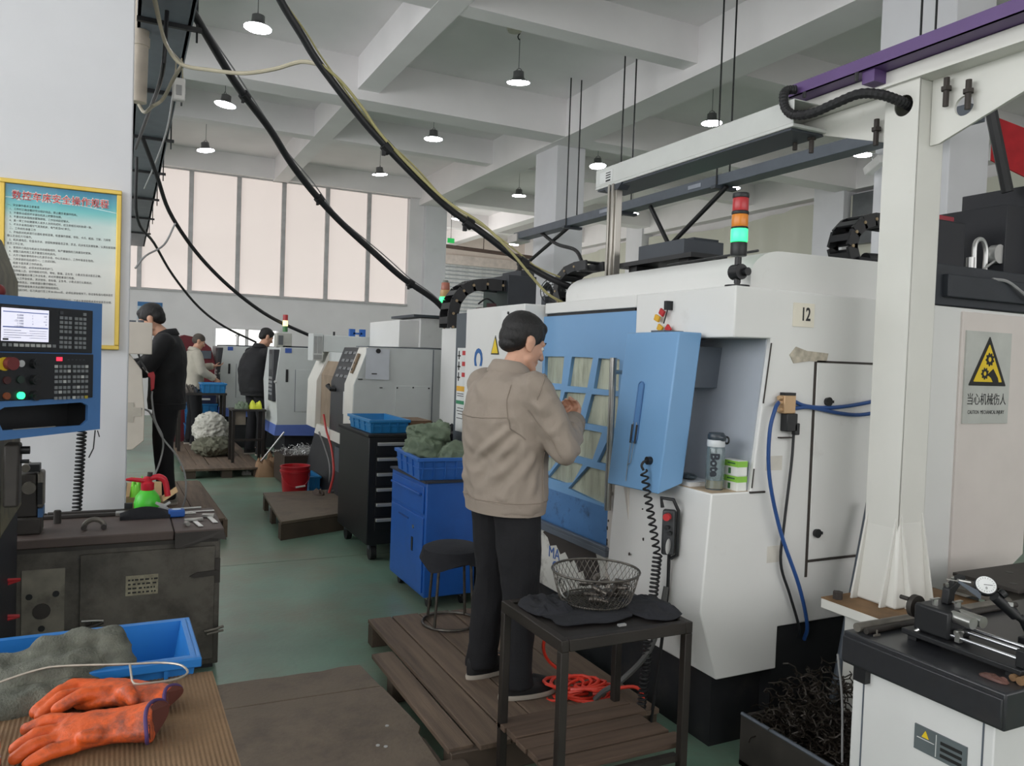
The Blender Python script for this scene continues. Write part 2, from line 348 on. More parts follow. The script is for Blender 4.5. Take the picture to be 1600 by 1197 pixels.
# ------------------------------------------------------------------ dark tray along the left, seen from below
t = thing('cable_tray', 'wide dark grey cable tray along the ceiling beside the left pillar', 'cable tray', (.0, 10, 3.8))
part('tray_bottom', MB().box(.05, .38, 1.5, 19.4, 3.80, 3.83).box(.36, .39, 1.5, 19.4, 3.8, 3.95).box(.05, .07, 1.5, 19.4, 3.8, 3.95), mat('tray_grey', (118, 125, 134), .5, var=.1), t)
for y in (2.9, 4.6, 5.9, 7.5, 9.2, 11, 13, 15, 17): part('cross_bracket', MB().box(.045, .45, y, y + .03, 3.77, 3.80).cyl((.42, y + .02, 3.7), (.42, y + .02, 6.19), .008, n=6), mBlk, t)
mCab = mat('cable_black', (30, 30, 33), .45, var=.2, scale=20)
mCabY = mat('cable_yellow', (176, 168, 118), .5); mCabW = mat('cable_beige', (176, 168, 146), .5); mCabG = mat('cable_grey', (150, 150, 150), .5)
def cable(nm, label, pts, r, m, grp=None):
    return solo(nm, label, 'cable', MB().tube(spline(pts, 5), r, 8), m, loc=tuple(pts[0]), smooth=True, group=grp)
B1 = [(.25, 5.3, 3.88), (.21, 5.56, 4.05), (.34, 5.8, 3.93), (.53, 6.06, 3.76), (.74, 6.3, 3.57), (1.01, 6.53, 3.36), (1.22, 6.71, 3.15), (1.44, 6.85, 2.96), (1.7, 6.99, 2.77), (2.04, 7.12, 2.55), (2.39, 7.24, 2.33), (2.76, 7.32, 2.14), (2.97, 7.37, 1.95)]
def bundle(label, pts, r, loc, strands, ties):
    t = thing('cable_bundle', label, 'cable', loc, 'drooping cable bundles'); sp = spline(pts, 6)
    part('sheath', MB().tube(sp, r, 10), mCab, t, smooth=True)
    for off, m, rr in strands:
        part('loose_wire', MB().tube([p + V((off * (.6 + math.sin(i * .35)), 0, r * .9 + .006 + .012 * abs(math.sin(i * .23 + off * 90)))) for i, p in enumerate(sp)], rr, 6), m, t, smooth=True)
    for f in ties:
        p = sp[int(f * (len(sp) - 1))]; q = sp[int(f * (len(sp) - 1)) + 1]
        part('cable_tie', MB().cyl(p, p + (q - p).normalized() * .05, r + .013, n=10).obox(p - V((0, 0, r + .02)), (.02, .02, .04)), mBlkRub, t)
bundle('thick black cable bundle sagging from the tray to the grey lathe beacon', B1, .028, (.3, 5.5, 3.8), [(.02, mCabG, .006)], (.35, .6, .85))
B2 = [(.45, 3.7, 3.7), (.53, 3.82, 3.41), (.64, 3.9, 3.26), (.75, 3.95, 3.14), (.85, 3.99, 3.03), (1.07, 4.05, 2.83), (1.22, 4.08, 2.71), (1.41, 4.11, 2.57), (1.61, 4.13, 2.43), (1.83, 4.13, 2.31), (2.04, 4.13, 2.19), (2.24, 4.13, 2.1), (2.43, 4.12, 2.04), (2.6, 4.1, 2.0)]
bundle('thick black cable bundle running down to the top of the white machine', B2, .019, (.5, 3.7, 3.7), [(.012, mCabY, .005)], (.47, .66, .79))
cable('power_cable', 'pale yellow cable twisted along the nearer cable bundle', [(.85, 3.98, 3.03), (.96, 4.0, 2.97), (1.08, 4.03, 2.87), (1.22, 4.06, 2.73), (1.56, 4.08, 2.47), (1.79, 4.06, 2.35), (1.96, 4.05, 2.22), (2.1, 4.05, 2.09), (2.23, 4.07, 1.99), (2.36, 4.09, 1.94)], .008, mCabY)
cable('beige_cable', 'beige cable hanging across between the left tray and the nearer bundle', [(.13, 5.49, 3.78), (.17, 5.33, 3.55), (.21, 5.19, 3.38), (.28, 5.05, 3.25), (.42, 4.84, 3.18), (.57, 4.61, 3.12), (.7, 4.39, 3.1), (.8, 4.21, 3.1), (.87, 4.08, 3.06)], .011, mCabW)
cable('looped_cable', 'beige cable looping below the tray into the plastic conduit', [(.14, 5.48, 3.78), (.19, 5.48, 3.55), (.22, 5.4, 3.45), (.27, 5.15, 3.3), (.28, 5.06, 3.25), (.25, 5.3, 3.24), (.2, 5.53, 3.17), (.14, 5.56, 3.12), (.1, 5.8, 3.14), (.07, 6.12, 3.27)], .011, mCabW)
cable('lathe_cable', 'black cable drooping from the tray to the grey lathe with beacon', [(.14, 8.94, 3.72), (.29, 9.2, 3.4), (.43, 9.51, 3.09), (.69, 9.81, 2.76), (1.0, 10.05, 2.47), (1.37, 10.26, 2.2), (1.75, 10.43, 1.99), (2.28, 10.6, 1.79)], .022, mCab)
cable('thin_cable', 'thin black cable drooping toward the farthest grey lathe', [(.1, 9.8, 3.7), (.12, 10.04, 3.06), (.32, 10.71, 2.87), (.58, 11.51, 2.56), (.98, 12.34, 2.19), (1.4, 12.93, 1.94), (1.97, 13.55, 1.72)], .017, mCab)
cable('tray_cable', 'black cable hanging below the dark tray near the pillar edge', [(.22, 5.7, 3.79), (.2, 5.77, 3.4), (.15, 7.27, 3.51), (.08, 8.96, 3.6)], .014, mCab)
cable('tray_cable', 'thin grey cable slung under the tray edge behind the white switch', [(.34, 6.9, 3.8), (.33, 7.17, 3.62), (.34, 8.52, 3.68), (.28, 10.02, 3.65), (.21, 11.14, 3.6)], .01, mCabG)
cable('signal_cable', 'pale thin cable looping from the drooping black lathe cable to the tray', [(.1, 9.1, 2.4), (.2, 9.2, 2.55), (.38, 9.35, 2.7), (.5, 9.6, 2.98)], .011, mCabG)
t = thing('pull_switch', 'white plastic switch box hanging from the beige cable under the tray', 'switch', (.289, 5.45, 3.14))
part('switch_box', MB().box(.25, .325, 5.42, 5.48, 3.15, 3.29), mat('switch_white', (226, 224, 220), .45), t, bev=.012)
part('rocker', MB().box(.272, .303, 5.412, 5.42, 3.18, 3.24), mat('switch_grey', (160, 160, 160), .5), t)
part('cord', MB().cyl((.265, 5.45, 3.29), (.27, 5.45, 3.42), .005, n=6).cyl((.31, 5.45, 3.29), (.30, 5.45, 3.42), .005, n=6), mCabW, t)
solo('conduit', 'beige plastic conduit running down beside the left pillar', 'conduit', MB().cyl((.115, 6.18, 6.1), (.07, 6.17, 3.3), .05, n=14).cyl((.078, 6.17, 3.75), (.077, 6.17, 3.69), .058, n=14), mat('conduit_beige', (198, 186, 170), .6), smooth=True)
solo('red_duct', 'dusky red duct behind the beige conduit at the pillar edge', 'duct', MB().box(-.09, .06, 6.9, 7.1, 4.25, 6.19), mat('dusky_red', (120, 70, 76), .7))
# ================================================================== the white machining cell with the blue door
mBlue = mat('door_blue', (114, 158, 200), .38, var=.03, scale=2, dirt=.3, dcol=(84, 128, 176), dscale=3, dlo=.6)
mBlueWorn = mat('worn_blue', (78, 122, 172), .42, var=.1, dirt=1, dcol=(30, 34, 42), dscale=9, dlo=.54)
mRust = mat('peeled_white', (206, 205, 198), .5, var=.05, dirt=1, dcol=(58, 40, 32), dscale=6, dlo=.53)
mDirtyW = mat('grimy_white', (205, 198, 188), .5, var=.06, dirt=.7, dcol=(120, 108, 94), dscale=4, dlo=.55)
mGreyIn = mat('alcove_grey', (172, 178, 186), .5, var=.05)
mPane = mat('grimy_pane', (176, 180, 162), .2, var=.3, scale=3, dirt=.5, dcol=(96, 104, 88), dscale=5, stretch=(1, 3, .6), dlo=.5)
mGrayStrip = mat('strip_grey', (78, 86, 92), .5)
mBrandBlue = mat('logo_blue', (36, 96, 160), .5)
mYel = mat('warning_yellow', (232, 200, 40), .5); mInk = mat('print_black', (28, 28, 28), .6)
mSticker = mat('sticker_cream', (226, 220, 204), .6, var=.06); mRed = mat('safety_red', (186, 40, 44), .45)
mEdge = mat('chipped_edge', (58, 52, 48), .7)
mSignGrey = mat('sign_grey', (186, 188, 182), .5)
mc = thing('machining_cell', 'white machining cell with blue windowed door, numbered 12, behind the nearest worker', 'machine', (3.1, 4, 0))
part('machine_base', MB().box(2.23, 4.15, 2.52, 5.5, 0, .30).box(2.42, 4.15, 2.62, 5.5, .30, .62), mat('base_black', (30, 31, 34), .6, var=.3, dirt=.4, dcol=(70, 62, 54)), mc)
# the body's end profile (x, z): overhanging top, open alcove, bulging lower front, cut-away corners
prof = [(2.2, 1.925), (2.2, 1.715), (2.40, 1.72), (2.325, 1.085), (2.12, 1.085), (2.088, .607), (2.185, .32), (2.51, .32), (2.51, .5), (3.88, .5), (4.2, .68), (4.2, 1.915)]
body = MB().prism(prof, 'y', 2.44, 3.12)
part('end_housing', body, mWhite, mc, bev=.006)
part('front_facet', MB().loft([[(2.1, 3.0, 1.05), (2.195, 3.3, 1.05), (2.35, 3.3, 1.05), (2.35, 3.0, 1.05)], [(2.105, 2.98, .86), (2.2, 3.3, .86), (2.35, 3.3, .86), (2.35, 2.98, .86)], [(2.09, 2.98, .607), (2.2, 3.3, .6), (2.35, 3.3, .6), (2.35, 2.98, .6)], [(2.185, 2.98, .32), (2.2, 3.3, .315), (2.35, 3.3, .315), (2.35, 2.98, .315)]]), mDirtyW, mc, bev=.004)
part('column_panel', MB().box(2.26, 2.6, 3.0, 3.15, 1.05, 1.93), mWhite, mc)
part('header', MB().box(2.2, 4.1, 3.122, 4.03, 1.865, 1.925), mWhite, mc, bev=.004)
part('header_gap', MB().box(2.215, 2.3, 3.15, 4.03, 1.845, 1.865), mBlk, mc)
part('rear_body', MB().box(2.40, 4.15, 3.15, 5.45, .5, 1.87), mat('inner_dark', (70, 74, 72), .6), mc)
# blue door: sheet with window openings of the photographed grid, panes set behind them
fr = frame((2.22, 0, 0), (0, -1, 0), (0, 0, 1))            # u = -y, v = z, normal = -x
panes = [[(4.03, 1.618), (3.807, 1.62), (3.825, 1.466), (4.03, 1.464)], [(4.03, 1.427), (3.83, 1.432), (3.85, 1.32), (3.872, 1.268), (4.03, 1.266)],
         [(3.724, 1.62), (3.507, 1.618), (3.553, 1.458), (3.76, 1.458)], [(3.786, 1.423), (3.564, 1.428), (3.638, 1.268), (3.861, 1.266)],
         [(3.452, 1.616), (3.26, 1.614), (3.26, 1.455), (3.49, 1.457)], [(3.506, 1.426), (3.26, 1.429), (3.26, 1.268), (3.572, 1.268)],
         [(4.03, 1.232), (3.89, 1.234), (3.96, 1.12), (4.03, 1.084)], [(3.855, 1.234), (3.669, 1.235), (3.761, 1.085), (3.93, 1.084)], [(3.596, 1.235), (3.395, 1.235), (3.476, 1.082), (3.726, 1.084)],
         [(3.33, 1.215), (3.26, 1.225), (3.26, 1.08), (3.432, 1.078)], [(3.98, 1.04), (3.84, 1.038), (3.92, .965), (3.99, .94)], [(3.794, 1.044), (3.569, 1.047), (3.665, .935), (3.76, .918), (3.95, .92)],
         [(3.523, 1.042), (3.26, 1.044), (3.26, .87), (3.40, .872), (3.712, .895)]]
rr = lambda poly: [(-a, b) for a, b in poly]
outl = rr([(4.14, 1.85), (3.13, 1.85), (3.13, .86), (4.14, .86)])
dr = part('sliding_door', plate(outl, [rr(p) for p in panes], .02, fr), mBlue, mc)
part('door_kick_panel', MB().box(2.21, 2.23, 3.13, 4.14, .66, .86), mBlueWorn, dr)
for p in panes:
    cx = sum(a for a, b in p) / len(p); cz = sum(b for a, b in p) / len(p)
    q = [(-(cx + (a - cx) * 1.06), cz + (b - cz) * 1.08) for a, b in p]
    part('window_pane', plate(q, [], .004, frame((2.232, 0, 0), (0, -1, 0), (0, 0, 1))), mPane, dr)
part('door_handle', MB().cyl((2.15, 3.225, .87), (2.15, 3.225, 1.62), .017, n=14).cyl((2.15, 3.225, .95), (2.22, 3.225, .95), .01, n=8).cyl((2.15, 3.225, 1.55), (2.22, 3.225, 1.55), .01, n=8), mSteel, dr, smooth=True)
part('door_track', MB().box(2.13, 2.2, 3.2, 4.05, .64, .672).box(2.13, 2.14, 3.2, 4.05, .672, .69), mGreySteel, mc, bev=.003)
lp = part('lower_panel', MB().box(2.2, 2.3, 3.3, 4.06, .3, .64), mRust, mc)
part('marker_scribble', text('MA\n C', .09, frame((2.198, 3.82, .47), (0, -1, 0), (0, 0, 1)), .0008, line=.8), mat('marker_blue', (70, 104, 170), .6), lp)
part('chip_patch', MB().prism([(3.40, .62), (3.36, .56), (3.34, .5), (3.37, .47), (3.39, .42), (3.44, .455), (3.47, .43), (3.51, .49), (3.55, .47), (3.6, .53), (3.64, .50), (3.70, .545), (3.75, .52), (3.80, .56), (3.87, .54), (3.90, .58), (3.96, .60), (3.9, .63), (3.6, .635)], 'x', 2.1985, 2.2), mEdge, lp)
# protruding left section, side stickers and the brand letters
lf = part('left_housing', MB().box(2.08, 2.6, 4.06, 4.92, .3, 1.92), mWhite, mc, bev=.006)
part('logo_letter', text('C', .17, frame((2.078, 4.7, 1.60), (0, 0, -1), (0, -1, 0)), .001, bold=.006), mBrandBlue, lf)
part('logo_letter', text('N', .17, frame((2.078, 4.7, 1.44), (0, 0, -1), (0, -1, 0)), .001, bold=.006), mBrandBlue, lf)
wt = part('warning_triangle', MB().prism([(4.50, 1.62), (4.38, 1.62), (4.44, 1.74)], 'x', 2.077, 2.079), mInk, lf)
part('triangle_face', MB().prism([(4.487, 1.628), (4.393, 1.628), (4.44, 1.722)], 'x', 2.0755, 2.077), mYel, wt)
pn = part('paper_notice', MB().box(2.076, 2.078, 4.16, 4.36, 1.72, 1.89), mat('notice_white', (228, 228, 226), .7), lf)
part('magnet', MB().cyl((2.07, 4.26, 1.872), (2.078, 4.26, 1.872), .009, n=10), mBlk, pn)
st = part('corner_strip', MB().box(2.1, 2.5, 4.92, 5.14, .3, 1.90), mGrayStrip, mc)
lab = part('safety_label', MB().box(2.098, 2.1, 4.95, 5.10, 1.08, 1.66), mat('label_white', (214, 216, 214), .6), st)
for z, c in ((1.63, mRed), (1.555, mRed), (1.48, mRed)):
    part('label_block', MB().box(2.0965, 2.098, 4.955, 5.01, z - .02, z + .01), c, lab)
    part('label_figure', MB().box(2.0965, 2.098, 5.06, 5.075, z - .05, z + .01).box(2.0965, 2.098, 5.04, 5.09, z - .03, z - .02), mInk, lab)
part('label_block', MB().box(2.0965, 2.098, 4.955, 5.095, 1.36, 1.395), mat('label_amber', (222, 168, 50), .6), lab)
part('label_block', MB().box(2.0965, 2.098, 4.955, 5.095, 1.27, 1.295), mat('label_green', (50, 130, 90), .6), lab)
part('label_print', MB().box(2.0967, 2.098, 4.97, 5.08, 1.34, 1.345).box(2.0967, 2.098, 4.97, 5.08, 1.325, 1.33).box(2.0967, 2.098, 4.97, 5.07, 1.24, 1.245).box(2.0967, 2.098, 4.97, 5.08, 1.22, 1.225).box(2.0967, 2.098, 4.97, 5.06, 1.2, 1.205).box(2.0967, 2.098, 4.97, 5.08, 1.17, 1.175), mInk, lab)
# side face: access panel, chipped seams, sticker 12, tape, hazard sign
ap = part('access_panel', MB().box(2.665, 3.38, 2.434, 2.45, .775, 1.625), mWhite, mc, bev=.003)
part('panel_gap', MB().box(2.652, 2.664, 2.436, 2.445, .70, 1.63).box(2.664, 3.4, 2.436, 2.445, 1.627, 1.636).box(2.664, 3.4, 2.436, 2.445, .763, .773), mEdge, mc)
for x, z in ((2.73, 1.46), (2.70, .89)):
    part('panel_catch', MB().cyl((x, 2.418, z), (x, 2.434, z), .02, .017, 12).box(x - .008, x + .03, 2.42, 2.43, z - .006, z + .006), mBlk, ap)
part('raised_side_panel', MB().prism([(3.61, .5), (3.88, .5), (4.19, .68), (4.19, 1.90), (3.61, 1.90)], 'y', 2.428, 2.442), mat('warm_white', (216, 208, 202), .42, var=.03), mc, bev=.003)
nb = part('number_sticker', MB().box(2.515, 2.635, 2.436, 2.442, 1.775, 1.875), mSticker, mc)
part('number_text', text('12', .078, frame((2.585, 2.4355, 1.826), (1, 0, 0), (0, 0, 1)), .0006, xs=.72, bold=.0015), mInk, nb)
part('torn_tape', MB().prism([(2.505, 1.655), (2.54, 1.69), (2.60, 1.675), (2.73, 1.668), (2.72, 1.63), (2.62, 1.632), (2.53, 1.62)], 'y', 2.436, 2.442), mat('old_tape', (176, 168, 152), .5, var=.3, scale=30), mc)
for q in ((2.40, 2.49, 2.438, 2.441, 1.17, 1.23), (2.43, 2.51, 2.438, 2.441, .78, .85)): part('tape_residue', MB().box(*q), mat('residue', (206, 202, 192), .5, var=.15), mc)
sg = part('hazard_sign', MB().box(3.633, 3.985, 2.42, 2.428, 1.36, 1.81), mSignGrey, mc)
tri = [(3.66, 1.545), (3.955, 1.545), (3.81, 1.79)]
def rtri(t, s, y0, y1):
    cx = sum(p[0] for p in t) / 3; cz = sum(p[1] for p in t) / 3; o = []
    for i in range(3):
        a, b, c = V((t[i - 1][0], t[i - 1][1])), V((t[i][0], t[i][1])), V((t[(i + 1) % 3][0], t[(i + 1) % 3][1]))
        for f in (.93, .98): o.append(b.lerp(a, 1 - f))
        for f in (.98, .93): o.append(b.lerp(c, 1 - f))
    return MB().prism([(cx + (p[0] - cx) * s, cz + (p[1] - cz) * s) for p in o], 'y', y0, y1)
part('hazard_triangle', rtri(tri, 1, 2.4185, 2.42), mInk, sg)
part('hazard_field', rtri(tri, .76, 2.4175, 2.4185), mYel, sg)
def gear(cx, cz, r, n):
    return [(cx + (r if (i // 2) % 2 else r * .78) * math.cos(2 * math.pi * i / (4 * n)), cz + (r if (i // 2) % 2 else r * .78) * math.sin(2 * math.pi * i / (4 * n))) for i in range(4 * n)]
fy = frame((0, 2.417, 0), (1, 0, 0), (0, 0, 1))
part('gear_symbol', plate(gear(3.815, 1.675, .034, 9), [circ(3.815, 1.675, .012)], .001, fy), mInk, sg)
part('gear_symbol', plate(gear(3.782, 1.605, .030, 9), [circ(3.782, 1.605, .011)], .001, fy), mInk, sg)
part('hand_symbol', plate([(3.80, 1.60), (3.845, 1.63), (3.885, 1.585), (3.895, 1.555), (3.85, 1.56), (3.83, 1.585)], [], .001, fy), mInk, sg)
part('sign_text', text('当心机械伤人', .062, frame((3.81, 2.4195, 1.475), (1, 0, 0), (0, 0, 1)), .0005, xs=.83), mInk, sg)
part('sign_caption', text('CAUTION  MECHANICAL INJURY', .026, frame((3.81, 2.4195, 1.415), (1, 0, 0), (0, 0, 1)), .0005, xs=.74), mInk, sg)
part('cable_clip', MB().box(2.46, 2.53, 2.42, 2.44, 1.305, 1.31), mEdge, mc)
# chipped front corner edge of the alcove
part('edge_wear', MB().box(2.318, 2.4, 2.434, 2.442, 1.078, 1.086).cyl((2.400, 2.437, 1.70), (2.37, 2.437, 1.45), .003, n=6).cyl((2.335, 2.437, 1.18), (2.328, 2.437, 1.1), .003, n=6), mEdge, mc)
part('alcove_back', MB().loft([[(2.318, 2.46, 1.09), (2.392, 2.46, 1.715), (2.40, 2.46, 1.715), (2.33, 2.46, 1.09)], [(2.318, 3.0, 1.09), (2.392, 3.0, 1.715), (2.40, 3.0, 1.715), (2.33, 3.0, 1.09)]]), mGreyIn, mc)
part('alcove_stain', MB().box(2.125, 2.33, 2.45, 2.7, 1.0855, 1.0868), mat('shelf_rust', (186, 164, 136), .6, var=.3, scale=14), mc)
# blue control box in front of the alcove, leaning out at its foot
x0, x1 = 2.06, 1.985
cb = part('control_box', MB().loft([[(x0, 2.61, 1.735), (x0, 2.99, 1.735), (2.18, 2.99, 1.735), (2.18, 2.61, 1.735)], [(x1, 2.61, 1.06), (x1, 2.99, 1.045), (2.10, 2.99, 1.10), (2.11, 2.61, 1.10)]]), mBlue, mc, bev=.006)
part('pivot_arm', MB().box(2.12, 2.42, 2.72, 2.9, 1.5, 1.68).box(2.1, 2.36, 2.76, 2.86, 1.735, 1.745), mGreySteel, mc)
def cbx(z, o=.0): return x0 + (x1 - x0) * (1.735 - z) / .68 - o
sl = [(-2.838, 1.27), (-2.838, 1.50)] + [(-2.82 - .018 * math.cos(a), 1.50 + .018 * math.sin(a)) for a in [math.pi * i / 8 for i in range(1, 8)]] + [(-2.802, 1.50), (-2.802, 1.27)] + [(-2.82 + .018 * math.cos(a), 1.27 - .018 * math.sin(a)) for a in [math.pi * i / 8 for i in range(1, 8)]]
frs = frame((cbx(1.4, .002), 0, 1.4), (0, -1, 0), (x0 - x1, 0, .68))
part('tool_slot', plate([(a, (b - 1.4)) for a, b in sl], [], .005, frs), mat('slot_blue', (84, 130, 180), .5), cb)
part('slot_rim', MB().tube([frs @ V((a, b - 1.4, .003)) for a, b in sl], .003, 6, closed=True), mat('slot_edge', (70, 112, 160), .5), cb)
part('cord_socket', MB().cyl((cbx(1.19), 2.69, 1.19), (cbx(1.19, .02), 2.69, 1.19), .017, n=14), mBlk, cb)
# top cover with the rounded front edge, its end face, vents
arc = [(2.33 + .17 - .17 * math.cos(a), 1.98 + .112 * math.sin(a)) for a in [math.pi / 2 * i / 10 for i in range(11)]]
part('roof_cover', MB().prism([(2.33, 1.925)] + arc + [(3.15, 2.10), (3.15, 1.925)], 'y', 2.5, 4.02), mWhite, mc, smooth=30)
part('roof_rear', MB().box(2.5, 4.1, 4.02, 5.4, 1.87, 1.93), mWhite, mc)
part('linear_rail', MB().box(2.72, 2.82, 3.3, 4.1, 2.10, 2.14).box(2.74, 2.9, 3.42, 3.5, 2.14, 2.19).box(2.74, 2.9, 3.9, 3.98, 2.14, 2.18).box(2.7, 2.95, 3.35, 4.08, 2.175, 2.20), mBlk, mc)
part('carriage_box', MB().box(2.72, 3.0, 3.44, 3.86, 2.19, 2.285), mDkGrey, mc, bev=.004)
part('rail_strip', MB().cyl((2.42, 2.56, 2.095), (2.62, 3.44, 2.13), .006, n=6), mBlk, mc)
# stack light
sk = part('stack_light', MB().lathe([(.05, 0), (.05, .006), (.012, .01), (.012, .03)], (2.25, 2.49, 1.925), 20).cyl((2.25, 2.465, 1.985), (2.25, 2.515, 1.985), .032, n=18).cyl((2.265, 2.445, 1.985), (2.265, 2.535, 1.985), .017, n=14).cyl((2.25, 2.49, 1.94), (2.25, 2.49, 2.045), .014, n=12), mBlk, mc, smooth=True)
mLR = mat('lens_red', (170, 44, 48), .3, var=.05, emit=.06, ecol=(200, 40, 40)); mLA = mat('lens_amber', (212, 128, 40), .3, var=.05, emit=.1, ecol=(220, 130, 40))
mLG = mat('lens_green_lit', (90, 255, 170), .3, var=0, emit=1.7, ecol=(40, 240, 130)); mLG2 = mat('lens_green_core', (210, 255, 235), .3, emit=5, ecol=(190, 255, 225))
cc = (2.25, 2.49, 0)
for n_, a, b, r, m in (('light_base', 2.05, 2.105, .033, mBlk), ('green_lens', 2.107, 2.16, .034, mLG), ('ring', 2.16, 2.168, .0345, mBlk), ('amber_lens', 2.168, 2.218, .033, mLA), ('ring', 2.218, 2.232, .0345, mBlk), ('red_lens', 2.232, 2.285, .032, mLR), ('light_cap', 2.285, 2.305, .0335, mBlk)):
    part(n_, MB().lathe([(r * .96, a), (r, a + .003), (r, b - .003), (r * .96, b)], cc, 24), m, sk, smooth=True)
l = bpy.data.lights.new('stack_glow', 'POINT'); l.energy = 1.6; l.color = (.1, 1, .45); l.shadow_soft_size = .03
o = bpy.data.objects.new('stack_glow', l); COL.objects.link(o); o.location = (2.19, 2.43, 2.13); o.parent = sk
# drag chains on the roof: links round a bend
def chain_links(path, w, h, parent, name='drag_chain', holes=True, axis='x'):
    sp = spline(path, 5); step = []; acc = 0; last = sp[0]
    ch = None
    for p in sp[1:]:
        if (p - last).length > h * 1.05: step.append((last, p)); last = p
    mb = MB(); pins = MB()
    for a, b in step:
        t = (b - a).normalized(); up = V((1, 0, 0)) if axis == 'x' else V((0, 1, 0)); n = up.cross(t).normalized()
        L = (b - a).length
        for s in (-1, 1):
            c = (a + b) / 2 + up * s * w / 2; rot = M3(((t.x, up.x, n.x), (t.y, up.y, n.y), (t.z, up.z, n.z)))
            mb.obox(c, (L * 1.08, .014, h), rot)
            pins.cyl(a + up * s * (w / 2 + .003), a + up * s * (w / 2 + .011), h * .13, n=8)
        mb.obox((a + b) / 2 + n * h * .45, (L * .5, w, h * .14), rot); mb.obox((a + b) / 2 - n * h * .45, (L * .5, w, h * .14), rot)
    ch = part(name, mb, mBlk, parent); part('chain_pin', pins, mat('pin_tan', (150, 130, 100), .5), ch, kind='stuff')
    return ch
chain_links([(3.02, 2.62, 2.10), (2.99, 2.62, 2.17), (3.02, 2.62, 2.25), (3.1, 2.62, 2.30), (3.22, 2.62, 2.31), (3.5, 2.62, 2.31)], .11, .06, mc, axis='y')
chain_links([(2.40, 4.12, 1.95), (2.40, 4.16, 2.03), (2.41, 4.13, 2.11), (2.45, 4.03, 2.155), (2.5, 3.9, 2.165)], .12, .055, mc)
part('roof_hose', MB().tube(spline([(3.02, 2.55, 2.11), (3.15, 2.5, 2.09), (3.22, 2.46, 2.0), (3.26, 2.43, 1.9)]), .013, 8).tube(spline([(3.05, 2.57, 2.11), (3.18, 2.52, 2.08), (3.25, 2.46, 1.98), (3.28, 2.43, 1.9)]), .01, 8), mCab, mc, smooth=True)
part('roof_cylinder', MB().cyl((3.1, 2.58, 2.12), (3.4, 2.58, 2.13), .03, n=14), mBlk, mc)
# dark drive units on the roof, right of the column
part('drive_base', MB().box(3.35, 4.75, 2.5, 3.3, 1.93, 2.13).box(3.55, 4.6, 2.47, 2.52, 1.97, 2.08), mat('drive_dark', (44, 48, 54), .5, var=.15), mc, bev=.005)
part('motor_unit', MB().box(3.62, 3.85, 2.6, 2.85, 2.13, 2.37), mat('motor_black', (34, 36, 42), .5), mc, bev=.008)
part('motor_cap', MB().box(3.65, 3.80, 2.63, 2.8, 2.37, 2.40), mat('dull_red', (150, 44, 58), .5), mc, bev=.005)
part('drive_cover', MB().box(4.10, 4.32, 2.55, 2.95, 2.13, 2.49).box(4.32, 4.75, 2.5, 2.95, 2.13, 2.62), mat('motor_black', (34, 36, 42), .5), mc, bev=.004)
part('fittings', MB().tube(spline([(3.93, 2.6, 2.14), (3.93, 2.6, 2.27), (3.98, 2.6, 2.3), (4.02, 2.6, 2.25), (4.02, 2.6, 2.14)]), .012, 8).cyl((3.9, 2.6, 2.13), (3.9, 2.6, 2.2), .02, n=10).cyl((4.08, 2.56, 2.23), (4.08, 2.6, 2.23), .05, n=16).cyl((3.96, 2.57, 2.14), (4.1, 2.57, 2.22), .006, n=6), mAlu, mc, smooth=True)
part('drive_cable', MB().tube(spline([(3.9, 2.48, 2.08), (4.0, 2.46, 2.07), (4.15, 2.44, 2.0), (4.3, 2.44, 2.0), (4.45, 2.45, 2.05), (4.6, 2.46, 2.03)]), .008, 6), mCabG, mc, smooth=True)
# solenoid valve with blue air lines
sv = part('solenoid_valve', MB().box(2.455, 2.52, 2.405, 2.438, 1.41, 1.485), mat('brass_tan', (190, 158, 122), .4, .3), mc, bev=.003)
part('valve_coil', MB().box(2.47, 2.53, 2.40, 2.438, 1.335, 1.41).box(2.515, 2.545, 2.40, 2.42, 1.32, 1.37), mBlk, sv, bev=.004)
part('valve_top', MB().box(2.46, 2.52, 2.407, 2.437, 1.485, 1.497), mBlk, sv)
for z in (1.425, 1.455, 1.475): part('fitting', MB().cyl((2.455, 2.42, z), (2.435, 2.42, z), .009, n=8), mat('brass_tan', (190, 158, 122), .4, .3), sv)
mAir = mat('air_line_blue', (38, 74, 132), .4)
part('air_line', MB().tube(spline([(2.437, 2.42, 1.455), (2.40, 2.40, 1.43), (2.375, 2.40, 1.33), (2.385, 2.40, 1.15), (2.46, 2.40, .92), (2.58, 2.40, .68), (2.66, 2.42, .5), (2.68, 2.45, .42)]), .0085, 8), mAir, sv, smooth=True)
part('air_line', MB().tube(spline([(2.52, 2.42, 1.462), (2.6, 2.42, 1.44), (2.75, 2.42, 1.435), (2.95, 2.42, 1.455), (3.2, 2.42, 1.50)]), .0085, 8), mAir, sv, smooth=True)
part('air_line', MB().tube(spline([(2.52, 2.42, 1.43), (2.62, 2.42, 1.435), (2.8, 2.42, 1.41), (2.95, 2.42, 1.405), (3.2, 2.42, 1.44)]), .0085, 8), mAir, sv, smooth=True)
part('coil_cable', MB().tube(spline([(2.53, 2.42, 1.325), (2.525, 2.42, 1.2), (2.50, 2.42, .95), (2.49, 2.42, .78), (2.55, 2.42, .64), (2.61, 2.42, .50), (2.63, 2.44, .44)]), .006, 8), mBlk, sv, smooth=True)
part('dark_tank', MB().box(2.5, 3.2, 2.46, 3.0, .12, .49), mat('tank_dark', (26, 27, 30), .6, var=.3, dirt=.3, dcol=(60, 54, 46)), mc)

